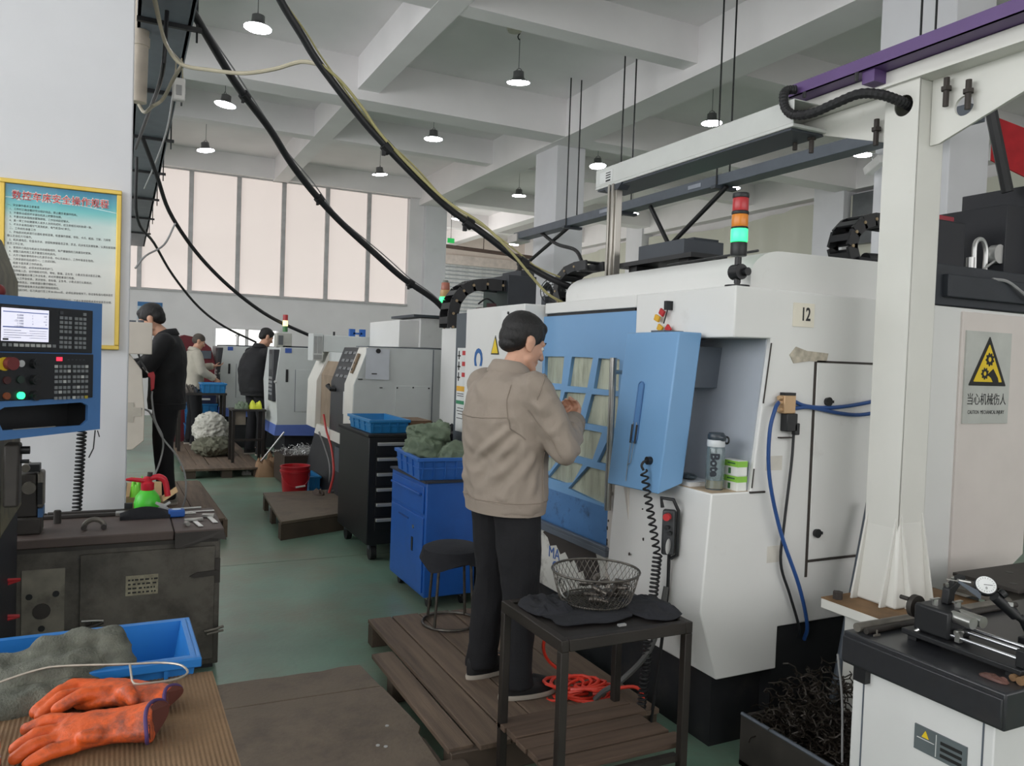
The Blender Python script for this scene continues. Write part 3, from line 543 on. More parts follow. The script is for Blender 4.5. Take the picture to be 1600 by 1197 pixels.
# ------------------------------------------------------------------ loader gantry: white column, beam, purple channel
mCream = mat('gantry_white', (216, 215, 208), .4, var=.04, scale=3, dirt=.4, dcol=(160, 140, 104), dscale=3.5, dlo=.64)
mPurple = mat('channel_purple', (98, 72, 124), .45, var=.06)
mRustP = mat('rusty_plate', (128, 98, 66), .7, var=.25, scale=8, dirt=.5, dcol=(80, 58, 40))
gl = thing('loader_gantry', 'white loader gantry with purple top channel and square column before the machine', 'gantry', (2.86, 2.17, .05))
frx = frame((2.787, 0, 0), (0, -1, 0), (0, 0, 1))
cl = part('column_post', plate([(-2.253, .66), (-2.10, .66), (-2.10, 2.755), (-2.253, 2.755)], [circ(-2.168, 2.665, .042)], .008, frx), mCream, gl)
part('column_shell', MB().box(2.785, 2.942, 2.10, 2.108, .66, 2.755).box(2.934, 2.942, 2.1, 2.253, .66, 2.755).box(2.785, 2.942, 2.245, 2.253, .66, 2.755), mCream, cl, bev=.004)
part('column_cap', MB().box(2.78, 2.95, 2.095, 2.258, 2.755, 2.765), mCream, cl)
def gus(p0, p1, p2, d):
    return MB().loft([[p0, p1, p2], [tuple(V(p0) + V(d)), tuple(V(p1) + V(d)), tuple(V(p2) + V(d))]])
for y in (2.105, 2.24): part('foot_gusset', gus((2.787, y, 1.03), (2.787, y, .66), (2.71, y, .66), (0, .009, 0)), mCream, gl)
for x in (2.80, 2.925): part('foot_gusset', gus((x, 2.1, 1.03), (x, 2.1, .66), (x, 2.03, .66), (.009, 0, 0)), mCream, gl)
part('foot_shell', MB().loft([[(2.787, 2.1, 1.0), (2.942, 2.1, 1.0), (2.942, 2.253, 1.0), (2.787, 2.253, 1.0)], [(2.74, 2.06, .66), (2.96, 2.06, .66), (2.96, 2.28, .66), (2.74, 2.28, .66)]]), mCream, gl, bev=.01)
part('base_plate', MB().box(2.60, 3.2, 1.86, 2.30, .655, .66), mRustP, gl)
part('base_slab', MB().box(2.60, 3.2, 1.86, 2.30, .615, .655), mCream, gl, bev=.004)
part('anchor_bolt', MB().cyl((2.645, 2.255, .66), (2.645, 2.255, .69), .02, n=6), mEdge, gl)
part('pedestal', MB().box(2.70, 3.15, 1.92, 2.26, .0, .615), mCream, gl)
# beam assembly over the column, running along the cell
part('loader_beam', MB().box(2.65, 2.86, 2.62, 4.25, 2.675, 2.69).box(2.65, 2.655, 2.62, 4.25, 2.69, 2.797).box(2.65, 2.86, 2.62, 4.25, 2.792, 2.797).box(2.65, 2.86, 4.245, 4.25, 2.69, 2.797), mat('beam_white', (206, 208, 204), .4, var=.04, dirt=.3, dcol=(150, 150, 146), dscale=3, dlo=.6), gl, bev=.004)
bm_ = part('beam_rail', MB().box(2.80, 2.95, -.6, 2.80, 2.768, 2.833), mCream, gl, bev=.004)
part('beam_underside', MB().box(2.66, 2.86, 2.64, 4.24, 2.664, 2.674), mDkGrey, gl)
lbl = part('rating_label', MB().box(2.647, 2.65, 4.06, 4.2, 2.70, 2.77), mat('label_white', (214, 216, 214), .6), gl)
part('label_bars', MB().box(2.6455, 2.647, 4.08, 4.13, 2.755, 2.76).box(2.6455, 2.647, 4.08, 4.13, 2.74, 2.746).box(2.6455, 2.647, 4.08, 4.13, 2.725, 2.731).box(2.6455, 2.647, 4.08, 4.13, 2.705, 2.715), mInk, lbl)
part('purple_channel', MB().box(2.715, 2.72, -.6, 2.72, 2.835, 2.89).box(2.715, 2.96, -.6, 2.72, 2.835, 2.84).box(2.955, 2.96, -.6, 2.72, 2.835, 2.89), mPurple, gl)
part('purple_bracket', MB().box(2.73, 2.80, 2.27, 2.33, 2.785, 2.836), mPurple, gl)
part('channel_bolt', MB().cyl((2.71, 2.62, 2.81), (2.71, 2.62, 2.835), .008, n=6).cyl((2.71, 2.34, 2.80), (2.71, 2.34, 2.835), .008, n=6), mBlk, gl)
part('web_bracket', plate([(-2.80, 2.755), (-2.80, 2.735), (-2.70, 2.69), (-2.256, 2.545), (-2.256, 2.755)], [], .012, frame((2.862, 0, 0), (0, -1, 0), (0, 0, 1))), mCream, gl)
part('web_bracket', plate([(-2.098, 2.765), (-2.098, 2.50), (-2.06, 2.50), (-1.72, 2.62), (-1.3, 2.765)], [circ(-1.962, 2.622, .038)], .012, frame((2.862, 0, 0), (0, -1, 0), (0, 0, 1))), mCream, gl)
part('web_flange', MB().box(2.767, 2.95, -.6, 2.80, 2.757, 2.767), mCream, gl)
for y, z in ((2.78, 2.69), (2.68, 2.655), (2.02, 2.69), (1.93, 2.655), (2.33, 2.61)):
    part('hanging_bolt', MB().cyl((2.83, y, z - .06), (2.83, y, z + .05), .011, n=8).cyl((2.83, y, z + .0), (2.83, y, z + .015), .02, n=6), mEdge, gl)
hp = spline([(2.70, 2.66, 2.855), (2.665, 2.68, 2.85), (2.64, 2.675, 2.82), (2.635, 2.655, 2.76), (2.635, 2.60, 2.715), (2.635, 2.50, 2.697), (2.635, 2.38, 2.705), (2.645, 2.27, 2.715), (2.68, 2.20, 2.70), (2.74, 2.17, 2.682), (2.80, 2.163, 2.67), (2.85, 2.16, 2.66)], 8)
part('corrugated_hose', MB().tube([hp[0].lerp(hp[0], 0)] + [p for p in hp[1:]], [.021 if i % 2 else .0185 for i in range(len(hp))], 12), mBlkRub, gl)
part('loader_post', MB().box(2.655, 2.70, 4.02, 4.10, 2.06, 2.68).box(2.64, 2.655, 4.035, 4.055, 2.06, 2.68).box(2.64, 2.655, 4.075, 4.095, 2.06, 2.68), mat('post_silver', (176, 172, 164), .3, .7, var=.15, scale=12, stretch=(1, 1, .2)), gl, bev=.003)
part('post_bracket', MB().prism([(3.96, 2.675), (4.16, 2.675), (4.12, 2.64), (4.0, 2.64)], 'x', 2.65, 2.72), mDkGrey, gl)
random.seed(21); ch_ = MB()
for i in range(26):                                                    # chipped paint along the door post and the alcove ledge
    z = random.uniform(.36, 1.04); y = 3.285 + random.uniform(-.012, .01) if i < 16 else random.uniform(2.75, 3.2); r_ = random.uniform(.003, .009); x = 2.2 - .095 * (3.3 - y) / .3 - .0015
    ch_.prism([(y + r_ * random.uniform(.5, 1) * math.cos(a), z + r_ * random.uniform(.6, 1.6) * math.sin(a)) for a in (0, 1, 2.1, 3.1, 4.2, 5.3)], 'x', x - .0015, x + .004)
part('paint_chip', ch_, mEdge, mc, kind='stuff')
# ================================================================== things on and around the white cell
mClear = mat('bottle_clear', (200, 214, 216), .08, trans=.85, var=0); mTea = mat('tea_yellow', (206, 160, 60), .2, var=.1)
b0 = (2.206, 2.525, 1.0868)
t = thing('water_bottle', 'clear plastic water bottle with dark cap and a little yellow tea, on the alcove ledge', 'bottle', b0)
part('bottle_body', MB().lathe([(.034, 0), (.038, .006), (.038, .165), (.034, .18), (.030, .185), (.028, .185), (.031, .178), (.035, .163), (.035, .008), (.03, .005)], b0, 24), mClear, t, smooth=True)
part('tea', MB().lathe([(.0345, .007), (.0345, .04)], b0, 24), mTea, t, smooth=True)
part('neck_ring', MB().lathe([(.036, .178), (.037, .182), (.037, .203), (.034, .207)], b0, 24), mat('cap_grey', (206, 210, 212), .35), t, smooth=True)
part('cap', MB().lathe([(.034, .205), (.036, .21), (.036, .226), (.03, .235), (.0, .237)], b0, 24).cyl((b0[0] - .0, b0[1] - .03, b0[2] + .216), (b0[0] + .005, b0[1] - .045, b0[2] + .216), .013, n=14), mat('cap_dark', (52, 62, 70), .35), t, smooth=True)
part('carry_loop', MB().tube([(b0[0] + .03, b0[1] - .03 - .012 * math.sin(a), b0[2] + .206 + .014 * math.cos(a)) for a in [2 * math.pi * i / 12 for i in range(12)]], .004, 6, closed=True), mBlk, t)
view = frame((b0[0] - .0385 * .72, b0[1] - .0385 * .70, b0[2] + .105), (0, 0, -1), V((.7, -.72, 0)))
part('side_print', text('Bote', .05, view, .0006, bold=.002), mat('print_dark', (34, 40, 50), .5), t)
mGreenBox = mat('carton_green', (140, 196, 74), .5)
def medbox(z, label):
    x0, y0 = 2.262, 2.452
    t = thing('medicine_box', label, 'box', (x0 + .025, y0 + .05, z), 'green and white cartons on the alcove ledge')
    part('carton_body', MB().box(x0, x0 + .05, y0, y0 + .1, z, z + .062), mat('carton_white', (228, 230, 224), .5), t, bev=.0015)
    part('green_band', MB().box(x0 - .001, x0 + .051, y0 - .001, y0 + .101, z + .036, z + .0605), mGreenBox, t)
    part('print_lines', MB().box(x0 - .0014, x0, y0 + .015, y0 + .06, z + .047, z + .053).box(x0 - .0008, x0, y0 + .04, y0 + .055, z + .006, z + .03), mat('carton_print', (60, 110, 60), .6), t)
medbox(1.0868, 'green and white carton under the other, right of the bottle on the ledge')
medbox(1.1495, 'green and white carton on top of the other, right of the water bottle')
t = thing('booklet', 'white booklet lying on the ledge behind the water bottle', 'booklet', (2.20, 2.72, 1.0868))
part('pages', MB().box(2.14, 2.26, 2.60, 2.78, 1.0868, 1.105), mat('page_white', (222, 222, 220), .7), t)
part('cover', MB().box(2.138, 2.262, 2.598, 2.782, 1.105, 1.107), mat('cover_grey', (196, 200, 204), .5), t)
solo('crumpled_wrapper', 'crumpled grey foil wrapper lying on the white booklet', 'wrapper', (lambda m: m)(MB().ball((2.19, 2.68, 1.12), (.03, .055, .014), 14)), mat('foil', (90, 100, 106), .3, .5, var=.5, scale=60), bev=0)
# hand pendant with coiled cord
t = thing('hand_pendant', 'black handwheel pendant with coiled cord hanging on the front of the white cell', 'pendant', (2.06, 2.66, .86))
part('pendant_body', MB().loft([[(2.03, 2.635, .80), (2.07, 2.60, .80), (2.095, 2.625, .80), (2.055, 2.66, .80)], [(2.03, 2.635, .99), (2.07, 2.60, .99), (2.095, 2.625, .99), (2.055, 2.66, .99)]]), mat('pendant_grey', (58, 60, 62), .45), t, bev=.008)
part('pendant_frame', MB().tube([(2.045, 2.655, .995), (2.04, 2.66, 1.035), (2.065, 2.61, 1.035), (2.085, 2.60, .99), (2.09, 2.605, .80), (2.07, 2.62, .785)], .008, 8), mBlk, t, smooth=True)
part('handwheel', MB().lathe([(.028, 0), (.032, .004), (.032, .014), (.02, .018)], (2.04, 2.60, .845), 20, M4(((.66, 0, -.66, 0), (0.33, 0.0, -.75, 0), (0, 1, 0, 0), (0, 0, 0, 1)))), mAlu, t, smooth=True)
part('stop_button', MB().cyl((2.042, 2.612, .965), (2.022, 2.598, .965), .015, n=14), mRed, t)
part('selector_knob', MB().cyl((2.045, 2.612, .92), (2.025, 2.598, .92), .009, n=10).cyl((2.06, 2.612, .895), (2.04, 2.598, .895), .009, n=10), mBlk, t)
cs = coil((1.962, 2.685, 1.15), (2.01, 2.63, .80), .014, 12, .0045)
cs2 = coil((2.01, 2.63, .80), (1.97, 2.66, .02), .0165, 44, .005)
part('coiled_cord', MB().tube(spline([(2.01, 2.69, 1.19), (1.97, 2.69, 1.188), (1.955, 2.69, 1.17), (1.962, 2.685, 1.15)]), .0055, 8).add(cs.v, cs.f).add(cs2.v, cs2.f), mBlkRub, t, smooth=True)
part('pendant_cable', MB().tube(spline([(2.07, 2.63, .8), (2.075, 2.64, .6), (2.06, 2.66, .3), (2.03, 2.66, .05)]), .007, 8), mBlkRub, t, smooth=True)
t = thing('wire_hook', 'pair of thin bent wires hung in the slot of the blue control box', 'wire', (1.99, 2.82, 1.1))
part('wire', MB().tube([(2.005, 2.832, 1.34), (2.0, 2.836, 1.27), (1.994, 2.838, 1.22), (1.982, 2.84, 1.08)], .0018, 6), mSteel, t)
part('wire', MB().tube([(2.004, 2.808, 1.34), (1.998, 2.806, 1.27), (1.992, 2.812, 1.22), (1.986, 2.814, 1.165), (1.987, 2.84, 1.15)], .0018, 6), mSteel, t)
part('slot_tab', MB().tube([(2.003, 2.836, 1.33), (1.995, 2.836, 1.25), (1.995, 2.804, 1.25), (2.003, 2.802, 1.33)], .004, 6), mBlk, t)
t = thing('tag_bunch', 'bunch of yellow and red tags hung above the blue control box', 'tags', (2.17, 2.88, 1.74))
for dx, dz, m in ((0, .0, mYel), (-.012, .045, mYel), (.005, .07, mRed), (.03, -.005, mRed)):
    part('tag', MB().obox((2.175, 2.88 - dx * 2 + .015, 1.76 + dz), (.012, .035, .028), M4.Rotation(.5 + dx * 9, 3, 'X')), mat('tag_yellow', (222, 170, 44), .45) if m is mYel else mRed, t, bev=.003)
part('tag_clip', MB().box(2.165, 2.2, 2.84, 2.86, 1.84, 1.88).cyl((2.178, 2.85, 1.84), (2.175, 2.87, 1.78), .003, n=6), mBlk, t)

# ------------------------------------------------------------------ steel work table in front of the cell
mTube = mat('table_steel', (46, 41, 37), .5, .3, var=.25, dirt=.4, dcol=(40, 34, 30))
mTop = mat('table_top_dark', (38, 34, 32), .6, var=.25, scale=10)
mShelf = mat('shelf_wood', (88, 71, 58), .8, var=.3, scale=7, stretch=(.3, 4, 4), dirt=.5, dcol=(70, 56, 46))
t = thing('work_table', 'small dark steel work table with wooden under-shelf, beside the nearest worker', 'table', (1.54, 2.36, 0))
part('table_top', MB().box(1.28, 1.80, 2.15, 2.59, .675, .69), mTop, t)
for a in ((1.275, 1.305, 2.145, 2.595), (1.775, 1.805, 2.145, 2.595)): part('frame_rail', MB().box(*a, .66, .70), mTube, t, bev=.003)
for a in ((1.305, 1.775, 2.145, 2.175), (1.305, 1.775, 2.565, 2.595)): part('frame_rail', MB().box(*a, .66, .70), mTube, t, bev=.003)
for x in (1.275, 1.775):
    for y in (2.145, 2.565): part('leg', MB().box(x, x + .03, y, y + .03, 0, .66), mTube, t, bev=.003)
for y in (2.16, 2.575): part('shelf_rail', MB().box(1.305, 1.775, y, y + .025, .2, .225), mTube, t)
for i in range(5): part('shelf_slat', MB().box(1.275 + .004 * (i % 2), 1.85 - .02 * (i % 3), 2.2 + i * .083, 2.275 + i * .083, .226, .246 + .003 * (i % 2)), mShelf, t, bev=.003)
mRag = mat('black_rag', (30, 31, 36), .9, var=.3, bump=.3, bscale=40)
def rag(name, label, cx, cy, z, rx, ry, h, m, seed, rough=1.0, cat='rag', seg=26, fold=0):
    n = seg; vs = []; fs = []
    for s in (1, 0):
        for i in range(n + 1):
            for j in range(n + 1):
                u, v = 2 * i / n - 1, 2 * j / n - 1
                k = max(abs(u), abs(v)); ang = math.atan2(v, u); rad = 1 + .16 * NZ.noise((math.cos(ang) * 1.7 + seed, math.sin(ang) * 1.7, seed))
                sq = math.hypot(u, v) / max(k, 1e-5) if k > 0 else 1
                x = cx + u / sq ** .6 * rx * rad; y = cy + v / sq ** .6 * ry * rad
                f = max(0, 1 - k ** 3)
                hh = h * (.35 + .65 * (.5 + NZ.noise((u * 2.2 * rough + seed, v * 2.2 * rough, 1))) + .45 * abs(NZ.noise((u * 4.5 * rough + seed, v * 3 * rough, 7)))) * f ** .5
                vs.append((x, y, z + (hh + .003 if s else 0)))
    o = (n + 1) * (n + 1)
    for s in (0, 1):
        for i in range(n):
            for j in range(n):
                a = s * o + i * (n + 1) + j; q = (a, a + 1, a + n + 2, a + n + 1); fs.append(q if s else q[::-1])
    e = [i * (n + 1) for i in range(n)] + [n * (n + 1) + j for j in range(n)] + [i * (n + 1) + n for i in range(n, 0, -1)] + [j for j in range(n, 0, -1)]
    for a, b in zip(e, e[1:] + e[:1]): fs.append((a, b, b + o, a + o))
    return solo(name, label, cat, MB().add(vs, fs), m, loc=(cx, cy, z), smooth=True)
rag('rag', 'crumpled black rag at the aisle end of the steel work table', 1.39, 2.46, .702, .09, .10, .03, mRag, 3)
rag('rag', 'flat black rag under the wire basket on the work table', 1.5, 2.36, .7015, .17, .12, .006, mRag, 8)
rag('rag', 'ragged black cloth hanging over the machine end of the work table', 1.74, 2.32, .702, .10, .13, .022, mRag, 5)
solo('chalk_piece', 'small pale metal block near the front edge of the work table', 'block', MB().box(1.525, 1.555, 2.19, 2.202, .7015, .708), mAlu)
# wire basket with turned parts
mWire = mat('basket_wire', (92, 88, 82), .4, .7, var=.3, scale=30)
bc = (1.585, 2.44, .712)
t = thing('wire_basket', 'round wire mesh basket of machined parts on the work table', 'basket', bc)
def ring(r, z, tr, n=40): return MB().tube([(bc[0] + r * math.cos(2 * math.pi * i / n), bc[1] + r * math.sin(2 * math.pi * i / n), bc[2] + z) for i in range(n)], tr, 6, closed=True)
part('rim_ring', ring(.162, .115, .0045), mWire, t, smooth=True)
part('foot_ring', ring(.125, .006, .0035), mWire, t, smooth=True)
ms = MB(); n = 44; rowsN = 6
def bp(i, j):
    z = .115 * j / rowsN; r = .125 + (.162 - .125) * (z / .115) ** .7; a = 2 * math.pi * (i + .5 * (j % 2)) / n
    return V((bc[0] + r * math.cos(a), bc[1] + r * math.sin(a), bc[2] + z))
for j in range(rowsN):
    for i in range(n):
        p = bp(i, j)
        ms.tube([p, bp(i, j + 1)], .0011, 4, cap=False); ms.tube([p, bp(i - 1 if j % 2 == 0 else i + 1, j + 1)], .0011, 4, cap=False)
part('mesh_wall', ms, mWire, t, kind='stuff')
mf = MB()
for i in range(-8, 9):
    h = math.sqrt(max(.0001, .125 ** 2 - (i * .0145) ** 2))
    mf.tube([(bc[0] + i * .0145, bc[1] - h, bc[2] + .004), (bc[0] + i * .0145, bc[1] + h, bc[2] + .004)], .0011, 4); mf.tube([(bc[0] - h, bc[1] + i * .0145, bc[2] + .006), (bc[0] + h, bc[1] + i * .0145, bc[2] + .006)], .0011, 4)
part('mesh_floor', mf, mWire, t, kind='stuff')
part('ring_handle', MB().tube([(bc[0] - .165 - .006 * math.sin(a), bc[1] - .03 + .032 * math.cos(a) - .02, bc[2] + .078 + .036 * math.sin(a)) for a in [2 * math.pi * i / 20 for i in range(20)]], .003, 6, closed=True), mSteel, t, smooth=True)
mPart = mat('oily_steel', (104, 98, 92), .35, .7, var=.25, scale=20)
random.seed(5)
for i in range(14):
    a = random.uniform(0, 6.28); r = .085 * math.sqrt(random.random()); c = V((bc[0] + .03 + r * math.cos(a), bc[1] + r * math.sin(a), bc[2] + .022 + .02 * (i // 6))); d = V((math.cos(a * 3), math.sin(a * 3), random.uniform(-.3, .3))).normalized() * .028
    m = MB().cyl(c - d, c + d * .1, .011, n=12).cyl(c + d * .1, c + d, .0075, n=10).cyl(c - d * .6, c - d * .45, .0125, n=12)
    solo('machined_pin', 'dark stepped steel pin loose in the wire basket', 'pin', m, mPart, group='pins in the wire basket', smooth=True)
# orange air hose heap under the table
mHose = mat('hose_red', (216, 62, 44), .4)
pts = []
for i in range(140):
    a = i * .55; pts.append((1.82 + .085 * math.cos(a) + .0012 * i - .08, 2.93 + .055 * math.sin(a) - .0006 * i, .16 + .028 * math.sin(a * .5 + i * .02) + .012 * math.sin(i * .31)))
t = thing('air_hose', 'orange coiled air hose heaped on the pallet under the work table', 'hose', (1.82, 2.9, .14))
part('hose_coil', MB().tube(pts, .0075, 6), mHose, t, smooth=True)
part('hose_tail', MB().tube(spline([(1.84, 2.98, .17), (1.72, 3.0, .26), (1.68, 2.98, .36), (1.74, 2.96, .46), (1.86, 2.95, .44), (1.80, 2.98, .5)]), .0075, 6).tube(spline([(1.86, 2.85, .15), (2.0, 2.75, .2), (2.03, 2.7, .16)]), .0075, 6), mHose, t, smooth=True)
solo('drain_hose', 'dark grey hose curving down under the work table', 'hose', MB().tube(spline([(2.07, 2.64, .66), (2.03, 2.63, .5), (1.98, 2.64, .38), (1.9, 2.7, .26), (1.86, 2.76, .2), (1.84, 2.8, .15)]), .012, 8), mat('hose_grey', (80, 80, 78), .5), smooth=True)

# ------------------------------------------------------------------ floor platforms
mPal = mat('pallet_wood', (110, 93, 78), .75, var=.22, scale=5, stretch=(5, .35, 4), dirt=.6, dcol=(66, 56, 48), dscale=3.2, bump=.25, bscale=50, dlo=.48)
mPly = mat('oily_plywood', (108, 95, 80), .6, var=.14, scale=3, dirt=.65, dcol=(66, 56, 48), dscale=2.6, bump=.2, dlo=.46)
mPalD = mat('dark_board', (78, 66, 55), .7, var=.2, scale=4, dirt=.5, dcol=(44, 38, 34))
t = thing('wooden_pallet', 'long brown boarded platform under the nearest worker and the stool', 'pallet', (1.6, 3.45, 0))
xs_ = [(1.125, 1.235, 2.70, 3.72, .118), (1.24, 1.375, 2.66, 4.19, .13), (1.38, 1.535, 2.66, 4.19, .131), (1.54, 1.72, 2.66, 4.19, .128), (1.725, 1.90, 2.66, 4.17, .131), (1.905, 2.08, 2.66, 4.19, .129)]
for x0, x1, y0, y1, z in xs_: part('plank', MB().box(x0, x1 - .004, y0, y1, z - .022, z), mPal, t, bev=.003)
for y in (2.68, 3.4, 4.1): part('bearer', MB().box(1.13 if y < 3.6 else 1.24, 2.08, y, y + .08, .0, .105), mPalD, t, bev=.003)
t = thing('plywood_platform', 'worn oily plywood platform on the floor in the foreground aisle', 'platform', (.68, 2.6, 0))
part('top_sheet', MB().loft([[(x, y, z) for x, y in [(.1, 1.2), (1.03, 1.2), (1.06, 2.3), (1.08, 2.9), (1.105, 2.95), (1.075, 3.38), (.1, 3.40)]] for z in (.082, .1)]), mPly, t, bev=.003)
edge = [(.1, 3.41), (1.07, 3.39), (1.05, 3.66)] + [(1.05 - .095 * i, 3.66 + .03 * (NZ.noise((i * 1.3, 2, 0)) + (.012 if i % 3 else -.012))) for i in range(1, 11)]
part('end_plank', MB().loft([[(x, y, z) for x, y in edge] for z in (.08, .098)]), mPly, t, bev=.002)
part('side_batten', MB().box(1.045, 1.10, 2.2, 2.9, .06, .078), mPalD, t)
for y in (1.3, 2.2, 2.88, 3.5): part('bearer', MB().box(.12, 1.04, y, y + .09, 0, .08), mPalD, t, bev=.003)
part('front_batten', MB().box(.5, 1.18, 2.60, 2.69, .0, .085), mPalD, t, bev=.004)
part('nail', MB().cyl((.9, 2.86, .1), (.9, 2.86, .103), .008, n=8).cyl((.925, 2.84, .1), (.925, 2.84, .103), .008, n=8).cyl((.98, 3.0, .1), (.98, 3.0, .103), .008, n=8), mAlu, t)
# round stool with dark cover
t = thing('stool', 'round steel rod stool with dark cloth cover beside the blue cabinet', 'stool', (1.64, 3.97, .13))
sc_ = (1.64, 3.97, 0)
part('seat', MB().lathe([(.0, .545), (.12, .56), (.152, .545), (.158, .53), (.15, .515), (.0, .515)], sc_, 28), mBlkRub, t, smooth=True)
cv = MB(); rg = []
for r, z in ((.03, .567), (.13, .567), (.162, .552), (.166, .515), (.172, .47)):
    rg.append([(sc_[0] + r * (1 + (.06 * math.sin(5 * 2 * math.pi * i / 40 + 1) if z < .52 else 0)) * math.cos(2 * math.pi * i / 40), sc_[1] + r * math.sin(2 * math.pi * i / 40), z + (.025 * math.sin(3 * 2 * math.pi * i / 40) if z < .5 else 0)) for i in range(40)])
part('cloth_cover', cv.loft(rg), mRag, t, smooth=True)
for k in range(4):
    a = .6 + k * math.pi / 2
    part('leg', MB().cyl((sc_[0] + .12 * math.cos(a), sc_[1] + .12 * math.sin(a), .52), (sc_[0] + .15 * math.cos(a), sc_[1] + .15 * math.sin(a), .135), .008, n=8), mWire, t, smooth=True)
part('foot_hoop', MB().tube([(sc_[0] + .152 * math.cos(2 * math.pi * i / 32), sc_[1] + .152 * math.sin(2 * math.pi * i / 32), .14) for i in range(32)], .008, 8, closed=True), mWire, t, smooth=True)

# ------------------------------------------------------------------ blue cabinet with crate and sacks
mBlueCab = mat('cabinet_blue', (30, 88, 168), .4, var=.06, dirt=.25, dcol=(26, 60, 110), dscale=4)
t = thing('blue_cabinet', 'bright blue tool cabinet with drawer and door behind the stool', 'cabinet', (1.93, 4.95, 0))
part('carcass', MB().box(1.715, 2.06, 4.6, 5.3, .075, .80), mBlueCab, t, bev=.006)
part('top_mat', MB().box(1.70, 2.065, 4.59, 5.31, .80, .812), mat('mat_dark', (48, 52, 62), .8), t)
d = part('drawer', MB().box(1.705, 1.715, 4.63, 5.27, .60, .775), mBlueCab, t, bev=.003)
part('drawer_pull', MB().box(1.685, 1.705, 4.66, 5.24, .715, .73), mBlueCab, d, bev=.003)
d = part('door', MB().box(1.705, 1.715, 4.63, 5.27, .10, .575), mBlueCab, t, bev=.003)
part('door_slot', MB().box(1.702, 1.705, 4.80, 4.83, .33, .42), mBlk, d)
part('lock', MB().cyl((1.70, 4.80, .49), (1.705, 4.80, .49), .012, n=12), mSteel, d)
part('upper_slot', MB().box(1.7015, 1.705, 4.9, 5.1, .52, .53), mat('slot_dark_blue', (24, 60, 120), .6), d)
for x in (1.77, 2.0):
    for y in (4.66, 5.22):
        c = part('caster', MB().cyl((x - .012, y, .035), (x + .012, y, .035), .034, n=16), mBlkRub, t, smooth=True)
        part('caster_fork', MB().box(x - .018, x + .018, y - .02, y + .02, .05, .076), mSteel, c)
mCrate = mat('crate_blue', (40, 98, 176), .4, var=.05); mCrateL = mat('crate_light_blue', (40, 122, 178), .4, var=.05)
def crate(label, x0, x1, y0, y1, z0, z1, m, grp, rz=0, lip=.012, ribs=True, name='plastic_crate'):
    cx, cy = (x0 + x1) / 2, (y0 + y1) / 2
    t = thing(name, label, 'crate', (cx, cy, z0), grp, rz=rz)
    W = WM[t.name]; hx, hy, h = (x1 - x0) / 2, (y1 - y0) / 2, z1 - z0; tp = .012; f = .93
    def wr(mb): mb.v = [tuple(W @ V(v)) for v in mb.v]; return mb
    def ringr(sx, sy, z): return [(-sx, -sy, z), (sx, -sy, z), (sx, sy, z), (-sx, sy, z)]
    part('shell', wr(MB().loft([ringr(hx * f - tp, hy * f - tp, .012), ringr(hx - tp, hy - tp, h), ringr(hx, hy, h), ringr(hx * f, hy * f, 0)], close=False)), m, t)
    rm = MB()
    for a, b, c, d in ((-hx - lip, hx + lip, -hy - lip, -hy + .004), (-hx - lip, hx + lip, hy - .004, hy + lip), (-hx - lip, -hx + .004, -hy, hy), (hx - .004, hx + lip, -hy, hy)): rm.box(a, b, c, d, h - .022, h)
    part('rim', wr(rm), m, t, bev=.003)
    if ribs:
        for s in (-1, 1):
            for k in range(-2, 3):
                rb = MB(); z0_, z1_ = .01, h - .02; y_ = lambda z: s * (hy * (f + (1 - f) * z / h) + .004)
                rb.loft([[(k * hx * .42 - .004, y_(z) - .006, z), (k * hx * .42 + .004, y_(z) - .006, z), (k * hx * .42 + .004, y_(z) + .004, z), (k * hx * .42 - .004, y_(z) + .004, z)] for z in (z0_, z1_)]); part('rib', wr(rb), m, t)
            for k in range(-1, 2):
                rb = MB(); x_ = lambda z: s * (hx * (f + (1 - f) * z / h) + .004)
                rb.loft([[(x_(z) - .006, k * hy * .5 - .004, z), (x_(z) + .004, k * hy * .5 - .004, z), (x_(z) + .004, k * hy * .5 + .004, z), (x_(z) - .006, k * hy * .5 + .004, z)] for z in (.01, h - .02)]); part('rib', wr(rb), m, t)
        hb = MB()
        for s in (-1, 1): hb.box(-hx * .99, hx * .99, s * hy * .97 - .006, s * hy * .97 + .006, h * .5, h * .5 + .008); hb.box(s * hx * .97 - .006, s * hx * .97 + .006, -hy * .97, hy * .97, h * .5, h * .5 + .008)
        part('band', wr(hb), m, t)
    return t
crate('blue plastic crate of green sacks on top of the blue cabinet', 1.69, 2.04, 4.62, 5.2, .813, .955, mCrate, 'plastic crates about the shop', rz=R(-4))
mSack = mat('sack_green', (104, 118, 98), .8, var=.25, scale=9, bump=.4, bscale=120)
def sack(label, c, r, seed, neck=0, m=None, name='woven_sack'):
    mb = MB().ball(c, r, 20)
    if neck: mb.tube([(c[0] + .02 + r[0] * .62 * math.cos(a), c[1] + r[1] * .62 * math.sin(a), c[2] + r[2] * (.85 + .18 * math.sin(2 * a + 1))) for a in [math.pi * i / 12 for i in range(24)]], r[0] * .3, 10, closed=True)
    me = remesh(mb, .009, 1, .055, 11, (1, 1, 1.4), seed)
    o = bpy.data.objects.new(name, me); COL.objects.link(o); me.transform(M4.Translation((-c[0], -c[1], -c[2] + r[2]))); o.location = (c[0], c[1], c[2] - r[2]); finish(o, me, m or mSack, 60, 0, None)
    o['label'] = label; o['category'] = 'sack'; WM[o.name] = M4.Translation(o.location); return o
sack('tall bunched green woven sack in the blue crate on the cabinet', (1.85, 5.0, .97), (.14, .17, .13), 1, 1)
sack('smaller folded green sack at the worker side of the crate', (1.95, 4.76, .95), (.09, .12, .085), 4)

